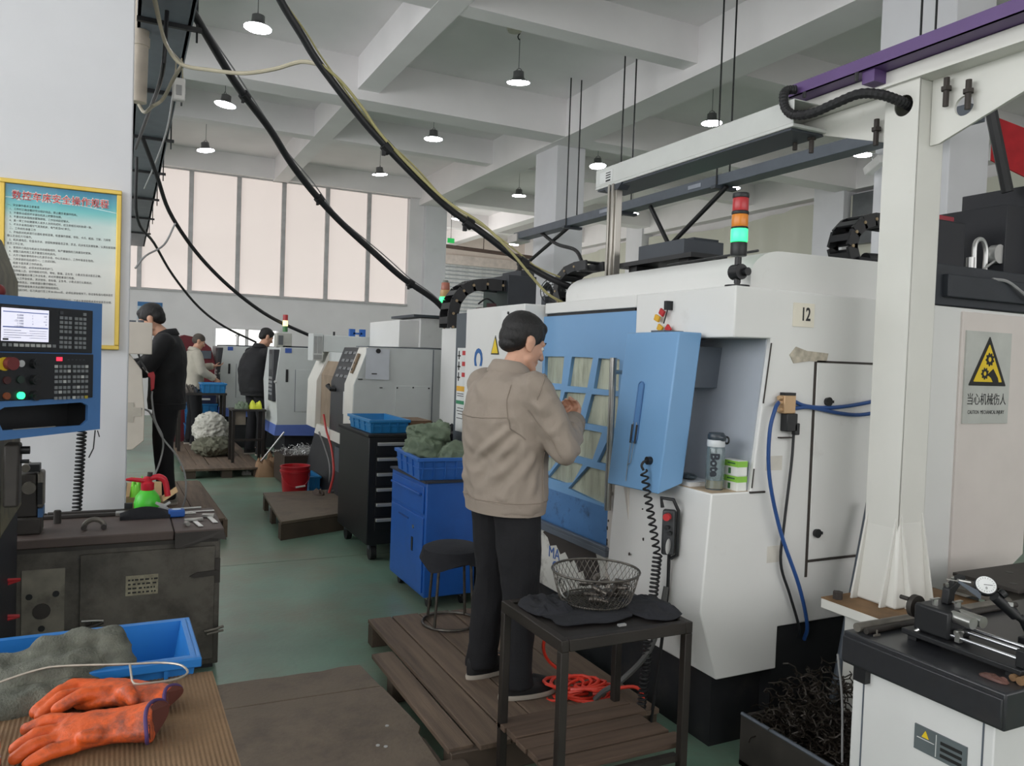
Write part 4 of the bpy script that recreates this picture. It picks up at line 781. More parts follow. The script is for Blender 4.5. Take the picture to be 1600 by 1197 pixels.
# ------------------------------------------------------------------ black drawer chest and what stands on it
mChest = mat('chest_black', (22, 23, 25), .45, var=.1)
t = thing('tool_chest', 'black wheeled tool chest with six drawers before the near grey lathe', 'tool chest', (2.05, 6.3, 0))
part('carcass', MB().box(1.69, 2.5, 5.82, 6.72, .13, .96), mChest, t, bev=.008)
part('chest_top', MB().box(1.68, 2.51, 5.81, 6.73, .96, .985), mBlkRub, t, bev=.005)
for i in range(6):
    z = .855 - .117 * i
    d = part('drawer', MB().box(1.75, 2.48, 5.808, 5.82, z - .03, z + .07), mChest, t, bev=.003)
    part('drawer_pull', MB().box(1.755, 2.475, 5.785, 5.81, z + .042, z + .066), mAlu, d, bev=.003)
for x in (1.76, 2.42):
    for y in (5.9, 6.62):
        c = part('caster', MB().cyl((x - .022, y, .06), (x + .022, y, .06), .06, n=20), mBlkRub, t, smooth=True)
        part('caster_fork', MB().box(x - .03, x + .03, y - .03, y + .03, .085, .131), mDkGrey, c)
crate('light blue crate on the aisle end of the black drawer chest', 1.71, 2.02, 5.86, 6.5, .986, 1.09, mCrateL, 'plastic crates about the shop')
t = thing('small_carton', 'small brown carton beside the light blue crate on the drawer chest', 'carton', (2.15, 6.1, .986))
part('carton_body', MB().box(2.06, 2.24, 5.95, 6.3, .986, 1.07), mat('cardboard', (142, 112, 84), .8, var=.1), t)
part('carton_flap', MB().box(2.055, 2.245, 5.945, 6.3, 1.07, 1.074), mat('cardboard_dark', (112, 90, 70), .8), t)
rag('work_gloves', 'heap of black work gloves on the right of the drawer chest', 2.36, 6.12, .987, .13, .17, .06, mRag, 12, 1.6, 'gloves')
# ================================================================== grey lathes beyond the cell
mLG_ = mat('lathe_grey', (200, 204, 202), .45, var=.03, dirt=.2, dcol=(150, 150, 146), dscale=2.5, dlo=.62)
mLW = mat('lathe_white', (222, 220, 212), .45, var=.03, dirt=.25, dcol=(150, 136, 118), dscale=3, dlo=.62)
mTan = mat('inner_tan', (150, 132, 112), .6, var=.2, dirt=.5, dcol=(90, 76, 62))
mBandB = mat('lathe_blue', (92, 116, 186), .45, var=.05)
l1 = thing('grey_lathe', 'grey and white lathe with louvred black door and pinned paper, behind the drawer chest', 'lathe', (2.5, 8.3, 0))
part('lathe_base', MB().prism([(2.0, 0), (1.93, .06), (2.08, .72), (3.0, .72), (3.0, 0)], 'y', 7.25, 9.4), mat('lathe_base_black', (34, 35, 38), .55, var=.2), l1, bev=.005)
part('base_vent', MB().box(1.955, 1.99, 7.4, 7.5, .1, .24), mBlk, l1); part('base_box', MB().box(2.0, 2.06, 7.95, 8.15, .28, .62), mGreySteel, l1)
b = part('side_body', MB().prism([(2.06, 1.66), (1.93, 1.30), (1.925, .705), (3.0, .72), (3.0, 1.66)], 'y', 7.2, 7.5), mLG_, l1, bev=.005)
part('side_seam', MB().box(2.705, 2.712, 7.195, 7.2, .75, 1.655), mGreySteel, b)
part('side_panel', MB().box(2.335, 2.69, 7.194, 7.202, .80, 1.30), mLG_, b, bev=.002)
for x, z in ((2.35, 1.28), (2.51, 1.285), (2.67, 1.28), (2.35, .96), (2.67, .96)): part('panel_screw', MB().cyl((x, 7.188, z), (x, 7.195, z), .008, n=8), mBlk, b)
pp = part('pinned_paper', MB().loft([[(2.036, 7.186, 1.65), (2.262, 7.186, 1.645), (2.262, 7.188, 1.645), (2.036, 7.188, 1.65)], [(2.03, 7.17, 1.36), (2.262, 7.18, 1.355), (2.262, 7.182, 1.355), (2.03, 7.172, 1.36)]]), mat('paper_grey', (206, 210, 216), .8, var=.04), l1)
part('magnet', MB().cyl((2.15, 7.17, 1.625), (2.15, 7.186, 1.625), .022, n=14), mBlk, pp)
part('pen_mark', MB().box(2.09, 2.14, 7.168, 7.172, 1.405, 1.415), mInk, pp)
part('clip_mark', MB().box(1.97, 2.01, 7.19, 7.2, 1.352, 1.36).box(2.18, 2.205, 7.19, 7.2, 1.275, 1.283), mInk, b)
part('front_fascia', MB().prism([(2.06, 1.662), (1.925, 1.30), (1.918, .70), (1.96, .70), (1.965, 1.29), (2.10, 1.662)], 'y', 7.205, 7.52), mLW, l1, bev=.003)
part('fascia_grille', MB().box(1.915, 1.92, 7.24, 7.31, .73, .79), mBlk, l1)
part('switch_strip', MB().obox((1.985, 7.38, 1.5), (.015, .06, .2), M4.Rotation(R(20), 3, 'Y')), mat('switch_tan', (130, 110, 86), .5), l1)
for k in range(3): part('knob', MB().ball((1.965 + .026 * k, 7.38, 1.44 + .06 * k), .018, 10), mBlk, l1)
dr = part('sliding_door', MB().prism([(2.075, 1.655), (1.945, 1.30), (1.938, .80), (1.95, .79), (1.96, 1.29), (2.09, 1.655)], 'y', 7.52, 8.15), mat('door_black', (50, 52, 56), .4, var=.08), l1, bev=.004)
for i in range(3):
    for k in range(4):
        f = .16 + .22 * k; x = 2.075 - .13 * f; z = 1.655 - .355 * f
        part('louvre', MB().obox((x - .004, 7.62 + .17 * i, z), (.012, .11, .028), M4.Rotation(R(20), 3, 'Y')), mat('louvre_grey', (118, 120, 122), .4), dr)
part('door_label', MB().box(1.935, 1.938, 7.56, 7.60, 1.0, 1.22), mat('label_white', (214, 216, 214), .6), dr)
part('door_handle', MB().tube([(1.925, 8.12, 1.26), (1.90, 8.12, 1.25), (1.90, 7.95, 1.22), (1.94, 7.93, 1.22)], .02, 8), mBlk, dr, smooth=True)
part('chip_apron', MB().prism([(1.94, .80), (1.915, .70), (2.0, .69), (2.0, .80)], 'y', 7.52, 8.75), mLW, l1, bev=.004)
part('work_chamber', MB().prism([(1.98, .80), (1.98, 1.35), (2.05, 1.5), (2.2, 1.5), (2.2, .80)], 'y', 8.15, 8.75), mTan, l1)
part('far_cover', MB().prism([(2.06, 1.60), (1.925, 1.28), (1.918, .75), (2.6, .75), (2.6, 1.60)], 'y', 8.75, 9.2), mLW, l1, bev=.005)
part('upper_cover', MB().box(2.06, 3.0, 7.5, 9.3, .75, 1.60), mLG_, l1)
part('roof_lip', MB().box(2.05, 3.02, 7.2, 7.6, 1.66, 1.668), mGreySteel, l1)
part('rear_trunk', MB().box(1.99, 3.15, 8.75, 9.3, 1.60, 1.785), mLG_, l1, bev=.006)
cp = part('swing_panel', MB().box(1.875, 1.985, 8.74, 9.0, 1.50, 1.80), mLG_, l1, bev=.004)
part('panel_window', MB().box(1.885, 1.92, 8.735, 8.74, 1.58, 1.77).box(1.93, 1.975, 8.735, 8.74, 1.58, 1.77).box(1.885, 1.975, 8.735, 8.74, 1.515, 1.565), mat('panel_pale', (150, 152, 150), .3), cp)
part('blue_clamp', MB().box(2.30, 2.36, 8.8, 8.86, 1.785, 1.87).box(2.42, 2.48, 8.8, 8.86, 1.785, 1.87).box(2.34, 2.44, 8.8, 8.86, 1.81, 1.83), mat('clamp_blue', (36, 96, 178), .5), l1)
part('top_knob', MB().cyl((2.13, 8.85, 1.785), (2.13, 8.85, 1.83), .012, n=10).cyl((2.7, 8.85, 1.785), (2.7, 8.85, 1.81), .03, n=12), mBlk, l1)
part('indicator', MB().ball((1.91, 7.3, .86), .012, 8), mat('indicator_red', (255, 90, 90), .3, emit=2, ecol=(255, 120, 120)), l1)
part('hose', MB().tube(spline([(1.90, 8.25, .94), (1.9, 8.1, .78), (1.92, 7.95, .62), (1.9, 7.75, .4), (1.86, 7.75, .2)]), .012, 6), mat('hose_pinkred', (196, 60, 56), .45), l1, smooth=True)
part('hose', MB().tube(spline([(1.9, 8.45, .74), (1.95, 8.4, .6), (1.99, 8.3, .4), (1.97, 8.2, .16)]), .01, 6), mCabG, l1, smooth=True)
# tall white housing behind it with the second beacon and loader
wc = thing('tall_white_housing', 'tall white machine housing with green beacon and drag chain beyond the white cell', 'machine', (3.2, 7, 0))
part('housing_body', MB().box(2.71, 4.1, 7.6, 8.9, 1.675, 1.98).box(3.06, 4.1, 7.62, 8.9, .5, 1.675), mWhite, wc, bev=.006); part('housing_step', MB().box(2.50, 2.71, 7.65, 8.7, 1.675, 1.95), mWhite, wc, bev=.006)
part('housing_base', MB().box(3.06, 4.1, 7.7, 8.8, 0, .5), mBlk, wc)
part('near_body', MB().box(2.75, 4.1, 5.6, 7.1, .1, 1.86), mWhite, wc, bev=.006)
part('roof_plate', MB().box(2.62, 3.3, 7.55, 8.3, 1.985, 2.01), mDkGrey, wc); part('vent_slot', MB().box(3.05, 3.12, 7.592, 7.6, 1.83, 1.95), mBlk, wc)
sk2 = part('stack_light', MB().lathe([(.05, 2.01), (.05, 2.05), (.03, 2.07), (.03, 2.11)], (2.93, 7.5, 0), 16), mat('beacon_base', (120, 122, 112), .5), wc, smooth=True)
for n_, a, b_, r, m in (('green_lens', 2.115, 2.20, .062, mLG), ('amber_lens', 2.2, 2.27, .055, mat('lens_amber_pale', (206, 166, 110), .35)), ('red_lens', 2.27, 2.345, .045, mat('lens_red_pale', (176, 110, 92), .35)), ('light_cap', 2.345, 2.37, .03, mat('beacon_base', (120, 122, 112), .5))):
    part(n_, MB().lathe([(r * .95, a), (r, a + .006), (r * .93, b_ - .004), (r * .85, b_)], (2.93, 7.5, 0), 18), m, sk2, smooth=True)
chain_links([(2.62, 6.6, 1.86), (2.62, 6.6, 1.98), (2.66, 6.6, 2.12), (2.76, 6.6, 2.22), (2.9, 6.6, 2.26), (3.15, 6.6, 2.26), (3.4, 6.6, 2.26)], .2, .10, wc, axis='y')
part('drive_block', MB().box(3.13, 3.42, 6.45, 7.0, 1.86, 2.36).box(3.28, 3.42, 6.5, 6.9, 2.36, 2.42), mat('drive_dark', (44, 48, 54), .5, var=.15), wc, bev=.005)
part('plug_cluster', MB().box(2.88, 3.02, 6.5, 6.6, 1.86, 2.05).box(2.95, 3.03, 6.48, 6.52, 2.05, 2.09), mat('plug_red_black', (70, 40, 42), .5), wc)
part('loose_leads', MB().tube(spline([(2.86, 6.5, 2.08), (2.95, 6.5, 2.13), (3.05, 6.5, 2.05), (3.1, 6.5, 1.88)]), .008, 6).tube(spline([(2.65, 6.5, 1.9), (2.8, 6.5, 1.97), (3.0, 6.5, 2.05)]), .012, 6), mCab, wc, smooth=True)
t = thing('wall_fan', 'black round wall fan between the white cell and the middle pillar', 'fan', (4.9, 8.3, 2.2))
fc = V((4.81, 8.6, 2.45)); ax = V((-.45, -.89, 0)); ux = V((.89, -.45, 0)); uz = V((0, 0, 1))
for k in range(4): part('guard_ring', MB().tube([fc + ax * .02 * (k % 2) + (ux * math.cos(2 * math.pi * i / 28) + uz * math.sin(2 * math.pi * i / 28)) * (.05 + .04 * k) for i in range(28)], .006, 5, closed=True), mBlk, t)
gw = MB()
for k in range(14): gw.cyl(fc + ax * .02, fc + (ux * math.cos(k * .449) + uz * math.sin(k * .449)) * .17, .003, n=4)
part('guard_wire', gw, mBlk, t, kind='stuff')
for k in range(3):
    a = k * 2.094 + .4; c = fc - ax * .04 + (ux * math.cos(a) + uz * math.sin(a)) * .085
    part('blade', MB().loft([[c + (ux * math.cos(a) + uz * math.sin(a)) * r + (ux * -math.sin(a) + uz * math.cos(a)) * s * w_ + ax * s * .02 for s, w_ in ((-1, q), (1, q))] + [c + (ux * math.cos(a) + uz * math.sin(a)) * r + (ux * -math.sin(a) + uz * math.cos(a)) * q + ax * .025, c + (ux * math.cos(a) + uz * math.sin(a)) * r - (ux * -math.sin(a) + uz * math.cos(a)) * q - ax * .015] for r, q in ((-.06, .015), (.0, .05), (.065, .045))]), mBlk, t)
part('motor', MB().cyl(fc - ax * .05, fc - ax * .15, .04, n=14), mBlk, t); part('fan_stand', MB().box(4.3, 5.3, 8.75, 8.9, 2.20, 2.24).box(4.77, 4.86, 8.75, 8.85, 0, 2.4), mDkGrey, t)
# second and third grey lathes
def small_lathe(label, y, x, x1, zt, beacon, dp=1.7):
    t = thing('grey_lathe', label, 'lathe', ((x + x1) / 2, y + .8, 0))
    part('lathe_base', MB().box(x + .1, x1, y + .1, y + dp - .1, 0, .52), mat('lathe_base_black', (34, 35, 38), .55, var=.2), t)
    b = part('lathe_body', MB().prism([(x, zt), (x - .05, 1.2), (x - .02, .70), (x - .03, .65), (x1, .63), (x1, zt)], 'y', y, y + dp), mLG_, t, bev=.006)
    part('blue_band', MB().prism([(x - .032, .655), (x - .05, .52), (x1, .49), (x1, .655)], 'y', y - .006, y + dp), mBandB, t)
    part('access_panel', MB().box(x + .2, x + .62, y - .006, y + .01, .82, 1.36), mLG_, b, bev=.002)
    part('panel_slot', MB().box(x + .075, x + .105, y - .008, y, 1.2, 1.36), mBlk, b)
    part('name_plate', MB().box(x + .06, x + .14, y - .008, y, zt - .07, zt - .01), mat('plate_blue', (60, 92, 170), .5), b)
    part('body_seam', MB().box(x + .193, x + .199, y - .004, y, .82, 1.36), mGreySteel, b)
    f = part('front_panel', MB().box(x - .085, x - .005, y + .01, y + .32, .95, zt - .03), mat('panel_dark', (52, 54, 58), .4), t, bev=.008)
    part('screen', MB().box(x - .088, x - .085, y + .05, y + .28, 1.35, 1.55), mDk, f)
    kb = MB()
    for i in range(5):
        for j in range(5): kb.box(x - .088, x - .085, y + .05 + i * .05, y + .08 + i * .05, 1.03 + j * .05, 1.06 + j * .05)
    part('key', kb, mAlu, f, kind='stuff')
    part('side_knobs', MB().ball((x - .05, y + .005, 1.2), .02, 8), mAlu, f)
    part('roof_tray', MB().box(x + .05, x1, y + .1, y + dp - .2, zt, zt + .02), mDkGrey, t)
    if beacon:
        s = part('stack_light', MB().box(x - .03, x + .16, y + .1, y + .3, zt, zt + .18), mat('lamp_box', (168, 168, 160), .4), t, bev=.005)
        part('box_glass', MB().box(x - .01, x + .05, y + .095, y + .1, zt + .03, zt + .15), mDk, s)
        for i, m in enumerate((mat('lens_green_off', (70, 128, 76), .4), mat('lens_yellow_lit', (250, 236, 170), .3, emit=1.5, ecol=(255, 236, 170)), mat('lens_red', (170, 44, 48)))):
            part('lens', MB().cyl((x + .09, y + .2, zt + .20 + .075 * i), (x + .09, y + .2, zt + .27 + .075 * i), .032, n=14), m, s)
    return t
small_lathe('grey lathe with blue base band and red-yellow beacon, beyond the red bucket', 10.2, 1.78, 3.4, 1.64, True, .95)
small_lathe('farthest grey lathe with black front below the bright window', 13.2, 1.43, 2.6, 1.64, False)
solo('vent_post', 'thin white pipe stub standing on the farthest lathe', 'pipe', MB().cyl((1.66, 13.4, 1.66), (1.66, 13.4, 1.86), .02, n=8).cyl((1.66, 13.4, 1.8), (1.66, 13.4, 1.83), .035, n=8), mAlu)
# dark platform, bucket and oddments before the lathes
t = thing('dark_platform', 'low dark box platform on the green floor before the tool chest', 'platform', (1.6, 7.4, 0))
part('top_sheet', MB().loft([[(x, y, z) for x, y in [(1.215, 6.72), (1.93, 7.0), (2.0, 7.6), (2.03, 8.16), (1.29, 8.16)]] for z in (.135, .16)]), mPly, t, bev=.003)
part('front_board', MB().loft([[(1.215, 6.72, z), (1.93, 7.0, z), (1.93, 7.02, z), (1.215, 6.74, z)] for z in (0, .133)]), mPalD, t)
for f in (0, .48, .94):
    x = 1.215 + (1.29 - 1.215) * f; y = 6.74 + (8.1 - 6.74) * f; part('block', MB().box(x, x + .04, y, y + .1, 0, .134), mPalD, t)
part('inner_bearer', MB().box(1.6, 1.66, 7.0, 8.1, 0, .134), mPalD, t)
rag('slipper', 'dark worn slipper on the far edge of the dark platform', 1.80, 7.95, .161, .05, .12, .04, mat('slipper_brown', (78, 66, 58), .8), 21, .8, 'slipper')
rag('rag', 'small crumpled grey rag beside the slipper on the platform', 1.95, 8.0, .161, .06, .06, .03, mat('rag_grey', (66, 64, 64), .9), 25)
bk = (1.66, 8.45, 0)
t = thing('bucket', 'red plastic bucket on the floor beyond the dark platform', 'bucket', bk)
part('bucket_wall', MB().lathe([(.118, 0), (.148, .37), (.156, .372), (.156, .385), (.14, .385), (.112, .01), (.0, .01)], bk, 32), mat('bucket_red', (186, 34, 44), .4, var=.05), t, smooth=True)
part('rim_band', MB().lathe([(.15, .32), (.158, .322), (.158, .34), (.15, .342)], bk, 32), mat('bucket_red', (186, 34, 44)), t, smooth=True)
part('handle', MB().tube([(bk[0] + .15 * math.cos(a), bk[1] - .15 * math.sin(a), .33 - .16 * math.sin(a)) for a in [math.pi * i / 12 for i in range(13)]], .005, 6), mat('bucket_red', (186, 34, 44)), t)
part('handle_grip', MB().cyl((1.64, 8.295, .175), (1.74, 8.31, .185), .01, n=8), mat('grip_white', (226, 220, 214), .5), t)
crate('blue crate on the floor beside the red bucket', 1.82, 1.94, 8.5, 8.95, 0, .25, mCrateL, 'plastic crates about the shop')
t = thing('chip_tray', 'dark metal tray heaped with bright swarf below the grey lathe with beacon', 'tray', (1.97, 9.7, 0))
part('tray', MB().loft([[(1.72, 9.4, z), (2.35, 9.4, z), (2.35, 10.1, z), (1.72, 10.1, z)] for z in (.02, .36)]), mat('tray_brown', (64, 54, 46), .6, .3, var=.2), t)
random.seed(3); sw = MB()
for i in range(240):
    c = V((random.gauss(2.05, .13), random.uniform(9.45, 9.95), .36 + abs(random.gauss(0, .03)))); a0 = random.uniform(0, 6); d = V((random.uniform(-1, 1), random.uniform(-1, 1), random.uniform(-.2, .6))).normalized()
    sw.tube([c + d * .012 * k + V((math.cos(a0 + k * 1.3), 0, math.sin(a0 + k * 1.3))) * .012 for k in range(7)], .003, 3)
part('swarf', sw, mAlu, t, kind='stuff')
rag('crumpled_carton', 'crumpled brown carton on the floor left of the swarf tray', 1.68, 10.3, 0, .17, .16, .24, mat('cardboard', (142, 112, 84)), 31, .9, 'carton', 18)
solo('long_rod', 'long thin steel rod leaning from the floor to the blue lathe band', 'rod', MB().cyl((1.50, 10.42, .02), (1.84, 10.12, .57), .011, n=8), mAlu, smooth=True)
rag('shop_cloth', 'small white cloth at the foot of the leaning rod', 1.44, 10.45, .0, .06, .05, .04, mat('cloth_white', (206, 206, 200), .9), 33)
# far pallet with table, cloth pile, crates
t = thing('wooden_pallet', 'pale boarded pallet in the far aisle below the cluttered table', 'pallet', (1.1, 11.6, 0))
for i in range(6): part('plank', MB().box(.70 + .155 * i, .85 + .155 * i - .01 * (i % 2), 10.55, 13.3, .09, .115 + .006 * (i % 2)), mPal, t, bev=.003)
part('edge_plank', MB().box(.66, 1.62, 10.2, 10.54, .095, .122), mPal, t, bev=.003)
for x in (.7, 1.12, 1.5): part('block', MB().box(x, x + .12, 10.22, 10.4, 0, .09), mPalD, t)
t = thing('work_table', 'dark steel table with a yellow bag in the far aisle', 'table', (1.5, 10.85, .12))
part('table_top', MB().box(1.27, 1.70, 10.65, 11.05, .79, .815), mTop, t, bev=.004)
for x in (1.28, 1.655):
    for y in (10.66, 11.0): part('leg', MB().box(x, x + .035, y, y + .035, .123, .79), mTube, t)
part('stretcher', MB().box(1.3, 1.66, 10.67, 10.69, .4, .43), mTube, t)
part('hung_cloth', MB().box(1.33, 1.5, 11.06, 11.07, .58, .78), mat('cloth_tan', (150, 140, 124), .9, var=.2), t)
rag('plastic_bag', 'bright yellow bag on the far steel table', 1.58, 10.8, .816, .085, .08, .10, mat('bag_yellow', (214, 220, 60), .5), 40, .45, 'bag')
rag('sack_heap', 'grey green sacking lying on the far table left of the yellow bag', 1.42, 10.85, .816, .09, .12, .09, mSack, 43, 1, 'sack')
sack('pale cloth heap on sacking beside the far steel table', (1.12, 11.75, .46), (.23, .3, .22), 46, 0, mat('cloth_pale', (190, 188, 178), .9, var=.25, scale=4), 'cloth_pile')
sack('olive sacking spilling below the pale cloth heap', (1.14, 11.55, .25), (.26, .34, .13), 49, 0, mat('cloth_olive', (104, 104, 88), .9, var=.3), 'cloth_pile')
t = thing('packing_bench', 'dark bench with blue crate before the man in grey uniform', 'bench', (1.05, 12.2, 0))
part('bench_top', MB().box(.70, 1.36, 12.0, 12.5, .92, .95), mTop, t)
for x in (.71, 1.31):
    for y in (12.02, 12.44): part('leg', MB().box(x, x + .04, y, y + .04, .123, .92), mTube, t)
crate('bright blue crate on the bench at the grey-uniformed man', 1.02, 1.35, 12.02, 12.45, .951, 1.09, mCrateL, 'plastic crates about the shop')
rag('metal_parts', 'heap of dark parts on the far bench left of the blue crate', .86, 12.2, .951, .13, .15, .1, mPart, 52, 2.4, 'parts')
crate('large blue crate standing on the far floor, under another', .92, 1.38, 13.45, 13.9, .0, .36, mCrateL, 'plastic crates about the shop')
crate('large blue crate stacked on another on the far floor', .92, 1.38, 13.45, 13.9, .365, .70, mCrateL, 'plastic crates about the shop')
t = thing('dark_box', 'dark blue printed box on the stacked far crates', 'box', (1.15, 13.6, .70))
part('box_body', MB().box(.95, 1.36, 13.45, 13.8, .701, .85), mat('box_navy', (36, 42, 72), .6), t)
part('box_print', MB().box(1.03, 1.27, 13.445, 13.45, .76, .79), mat('label_white', (214, 216, 214)), t)
t = thing('maroon_machine', 'dark maroon rounded machine hood behind the grey-uniformed man', 'machine', (1.15, 14.3, 0))
part('hood', MB().prism([(.72, 0), (.72, 1.6), (.78, 1.74), (.9, 1.8), (1.12, 1.76), (1.32, 1.6), (1.4, 1.3), (1.4, 0)], 'y', 14.0, 14.8), mat('maroon', (108, 28, 38), .5), t, bev=.01)
part('hood_panel', MB().box(1.05, 1.32, 13.97, 14.0, 1.42, 1.55), mGreySteel, t)
t = thing('wall_notice', 'small white and blue notice on the back wall above the man in black', 'notice', (.53, 19.87, 2.3))
part('notice_sheet', MB().box(.28, .80, 19.885, 19.895, 2.2, 2.6), mat('notice_pale', (196, 216, 226), .7), t); part('notice_band', MB().box(.28, .80, 19.88, 19.885, 2.5, 2.6), mat('notice_blue', (70, 120, 170), .7), t)

solo('red_banner', 'red banner hanging high behind the white gantry column on the right', 'banner', MB().loft([[(x, y, z) for x, y, z in ((8.9, 5.75, 4.57), (9.6, 5.4, 4.3), (9.6, 5.4, 3.72), (8.89, 5.74, 4.06))], [(x + .01, y + .02, z) for x, y, z in ((8.9, 5.75, 4.57), (9.6, 5.4, 4.3), (9.6, 5.4, 3.72), (8.89, 5.74, 4.06))]]), mat('banner_red', (200, 40, 48), .7))
solo('black_strap', 'black strut slanting down to the dark drive units at the right edge', 'strut', MB().tube([(4.07, 2.72, 3.3), (4.148, 2.68, 2.954), (4.225, 2.63, 2.58)], .03, 8), mBlk)
# ================================================================== left side: poster, old machine, control panel, cabinet
mGold = mat('frame_gold', (214, 184, 88), .35, .4, var=.08)
px0, px1, pz0, pz1, py = -.60, -.02, 1.57, 2.465, 4.985
t = thing('safety_poster', 'gold framed safety rules poster on the white pillar', 'poster', ((px0 + px1) / 2, 4.99, pz0))
part('frame', MB().box(px0, px1, 4.968, 4.998, pz1 - .025, pz1).box(px0, px1, 4.968, 4.998, pz0, pz0 + .025).box(px0, px0 + .025, 4.968, 4.998, pz0 + .025, pz1 - .025).box(px1 - .025, px1, 4.968, 4.998, pz0 + .025, pz1 - .025), mGold, t, bev=.004)
pb = part('print_sheet', MB().box(px0 + .025, px1 - .025, 4.982, 4.992, pz0 + .025, pz1 - .025), None, t)
m = mat('poster_print', (224, 228, 222), .25, var=.02, coat=.3); pb.data.materials.append(m)
nt = m.node_tree; N = nt.nodes; L = nt.links                     # printed: teal sky at the head fading to pale grey
geo = N.new('ShaderNodeTexCoord'); sx = N.new('ShaderNodeSeparateXYZ'); L.new(geo.outputs['Generated'], sx.inputs[0])
cr = N.new('ShaderNodeValToRGB'); L.new(sx.outputs[2], cr.inputs[0]); e = cr.color_ramp.elements
e[0].position = 0; e[0].color = lin((214, 216, 212)); e[1].position = 1; e[1].color = lin((44, 130, 168))
for p, c in ((.05, (206, 204, 200)), (.5, (228, 230, 224)), (.78, (206, 226, 222)), (.86, (120, 204, 204)), (.92, (70, 172, 190))): q = cr.color_ramp.elements.new(p); q.color = lin(c)
L.new(cr.outputs[0], N['Principled BSDF'].inputs['Base Color'])
cx_ = (px0 + px1) / 2
def sheet(o, txt, size, x, z, align='LEFT', xs=1, bold=0, y=4.9815, m=mInk, n='text_line', e=.0003, sp=1.0):
    return part(n, text(txt, size, frame((x, y, z), (1, 0, 0), (0, 0, 1)), e, align, bold, xs, sp), m, o)
sheet(pb, '数控车床安全操作规程', .050, cx_ - .005, 2.378, 'CENTER', .9, 0, 4.979, mat('title_red', (214, 52, 52), .5), 'title', sp=1.06)
sheet(pb, '数控车床安全操作规程', .053, cx_ - .005, 2.378, 'CENTER', .85, .0022, 4.9812, mat('title_white', (240, 240, 236), .5), 'title_outline', sp=1.06)
part('print_swoosh', MB().loft([[(px0 + .025, y, 2.37), (cx_, y, 2.375), (px1 - .025, y, 2.34), (px1 - .025, y, 2.335), (cx_, y, 2.369), (px0 + .025, y, 2.364)] for y in (4.9812, 4.9819)]), mat('swoosh', (196, 232, 234), .4), pb)
lines = ['一、安全操作基本注意事项', '1、工作时正确穿戴好劳动保护用品，禁止戴手套操作机床。', '2、不要移动或损坏安装在机床上的警告标牌。', '3、不要在机床周围放置障碍物，工作空间应足够大。', '4、某一项工作如需要两人或多人共同完成时，应注意相互间的协调一致。', '5、不允许采用压缩空气清洗机床、电气柜及NC单元。', '二、工作前的准备工作', '1、开始前对机床进行全面检查和润滑，检查操作面板、导轨、卡爪、尾座、刀架、刀具等',
         '确认无误后方可操作。', '2、机床通电后，检查各开关、按钮和按键是否正常、灵活，机床有无异常现象，认真检查润滑系统', '是否工作正常。', '3、使用的刀具应与机床允许的规格相符，有严重破损的刀具要及时更换。', '4、调整刀具所用工具不要遗忘在机床内。', '5、大尺寸轴类零件的中心孔是否合适，中心孔如太小，工作中易发生危险。', '6、刀具安装好后应进行一、二次试切削。', '7、检查卡盘夹紧工作的状态。', '8、机床开动前，必须关好机床防护门。', '9、程序输入后，应仔细核对代码、地址、数值、正负号、小数点及语法是否正确。',
         '10、正确测量和计算工件坐标系，并对所得结果进行检查。', '11、输入工件坐标系，并对坐标、坐标值、正负号、小数点进行认真核对。', '12、程序修改后，对修改部分要仔细核对。', '13、试切时快速倍率开关必须打到较低挡位。', '14、试切进刀时，在刀具运行至工件30-50mm处，必须在进给保持下，验证坐标值与程序是否', '一致。', '15、在加工中，应运行一次程序，看程序能否顺利执行，刀具长度选取和夹具安装是否合理。', '16、必须在确认工件夹紧后才能启动机床，严禁工件转动时测量、触摸工件。',
         '三、工作过程中的安全注意事项', '1、禁止用手接触刀尖和铁屑，铁屑必须用铁钩子或毛刷清理。', '2、禁止用手或其它任何方式接触正在旋转的主轴、工件或其它运动部位。', '3、禁止加工过程中测量、变速，更不能用棉丝擦拭工件。', '4、车床运转中，操作者不得离开岗位。', '5、经常检查轴承温度，过高时应找有关人员检查。', '6、在加工过程中，不允许打开机床防护门。', '7、严格遵守岗位责任制，机床由专人使用。']
for i, s in enumerate(lines):
    sheet(pb, s, .0142, px0 + (.045 if s[0] in '一二三1234567890' and '、' in s[:4] and s[0] not in '确是一致' else .035), 2.326 - .0205 * i, 'LEFT', .86)
# old machine at the far left, its arm carrying the control panel
mOld = mat('old_machine_grey', (92, 86, 66), .6, var=.3, scale=6, dirt=.9, dcol=(34, 28, 22), dscale=8, dlo=.46)
mOldD = mat('old_machine_dark', (50, 46, 42), .6, var=.3, scale=8, dirt=.6, dcol=(26, 22, 20))
om = thing('old_machine', 'stained old machine column at the left edge beside the control panel', 'machine', (-.62, 3.4, 0))
part('machine_column', MB().prism([(-.9, .9), (-.375, .9), (-.385, 1.25), (-.40, 1.85), (-.46, 2.02), (-.9, 2.1)], 'y', 3.25, 3.9), mOld, om, bev=.01)
part('machine_skirt', MB().box(-.95, -.40, 3.2, 4.0, 0, .9), mat('skirt_blueblack', (24, 26, 36), .5, var=.3), om)
part('skirt_edge', MB().box(-.41, -.395, 3.19, 3.22, .55, 1.2), mOldD, om)
part('red_knob', MB().ball((-.40, 3.3, 1.775), .026, 12).ball((-.385, 3.3, 1.74), .016, 10).cyl((-.43, 3.3, 1.80), (-.40, 3.3, 1.775), .02, n=10), mat('knob_maroon', (120, 40, 36), .5), om, smooth=True)
part('panel_arm', MB().cyl((-.42, 3.62, 1.4), (-.30, 3.56, 1.4), .05, n=14), mOldD, om)
part('clamp_block', MB().box(-.365, -.318, 3.2, 3.3, 1.02, 1.24), mOldD, om, bev=.008)
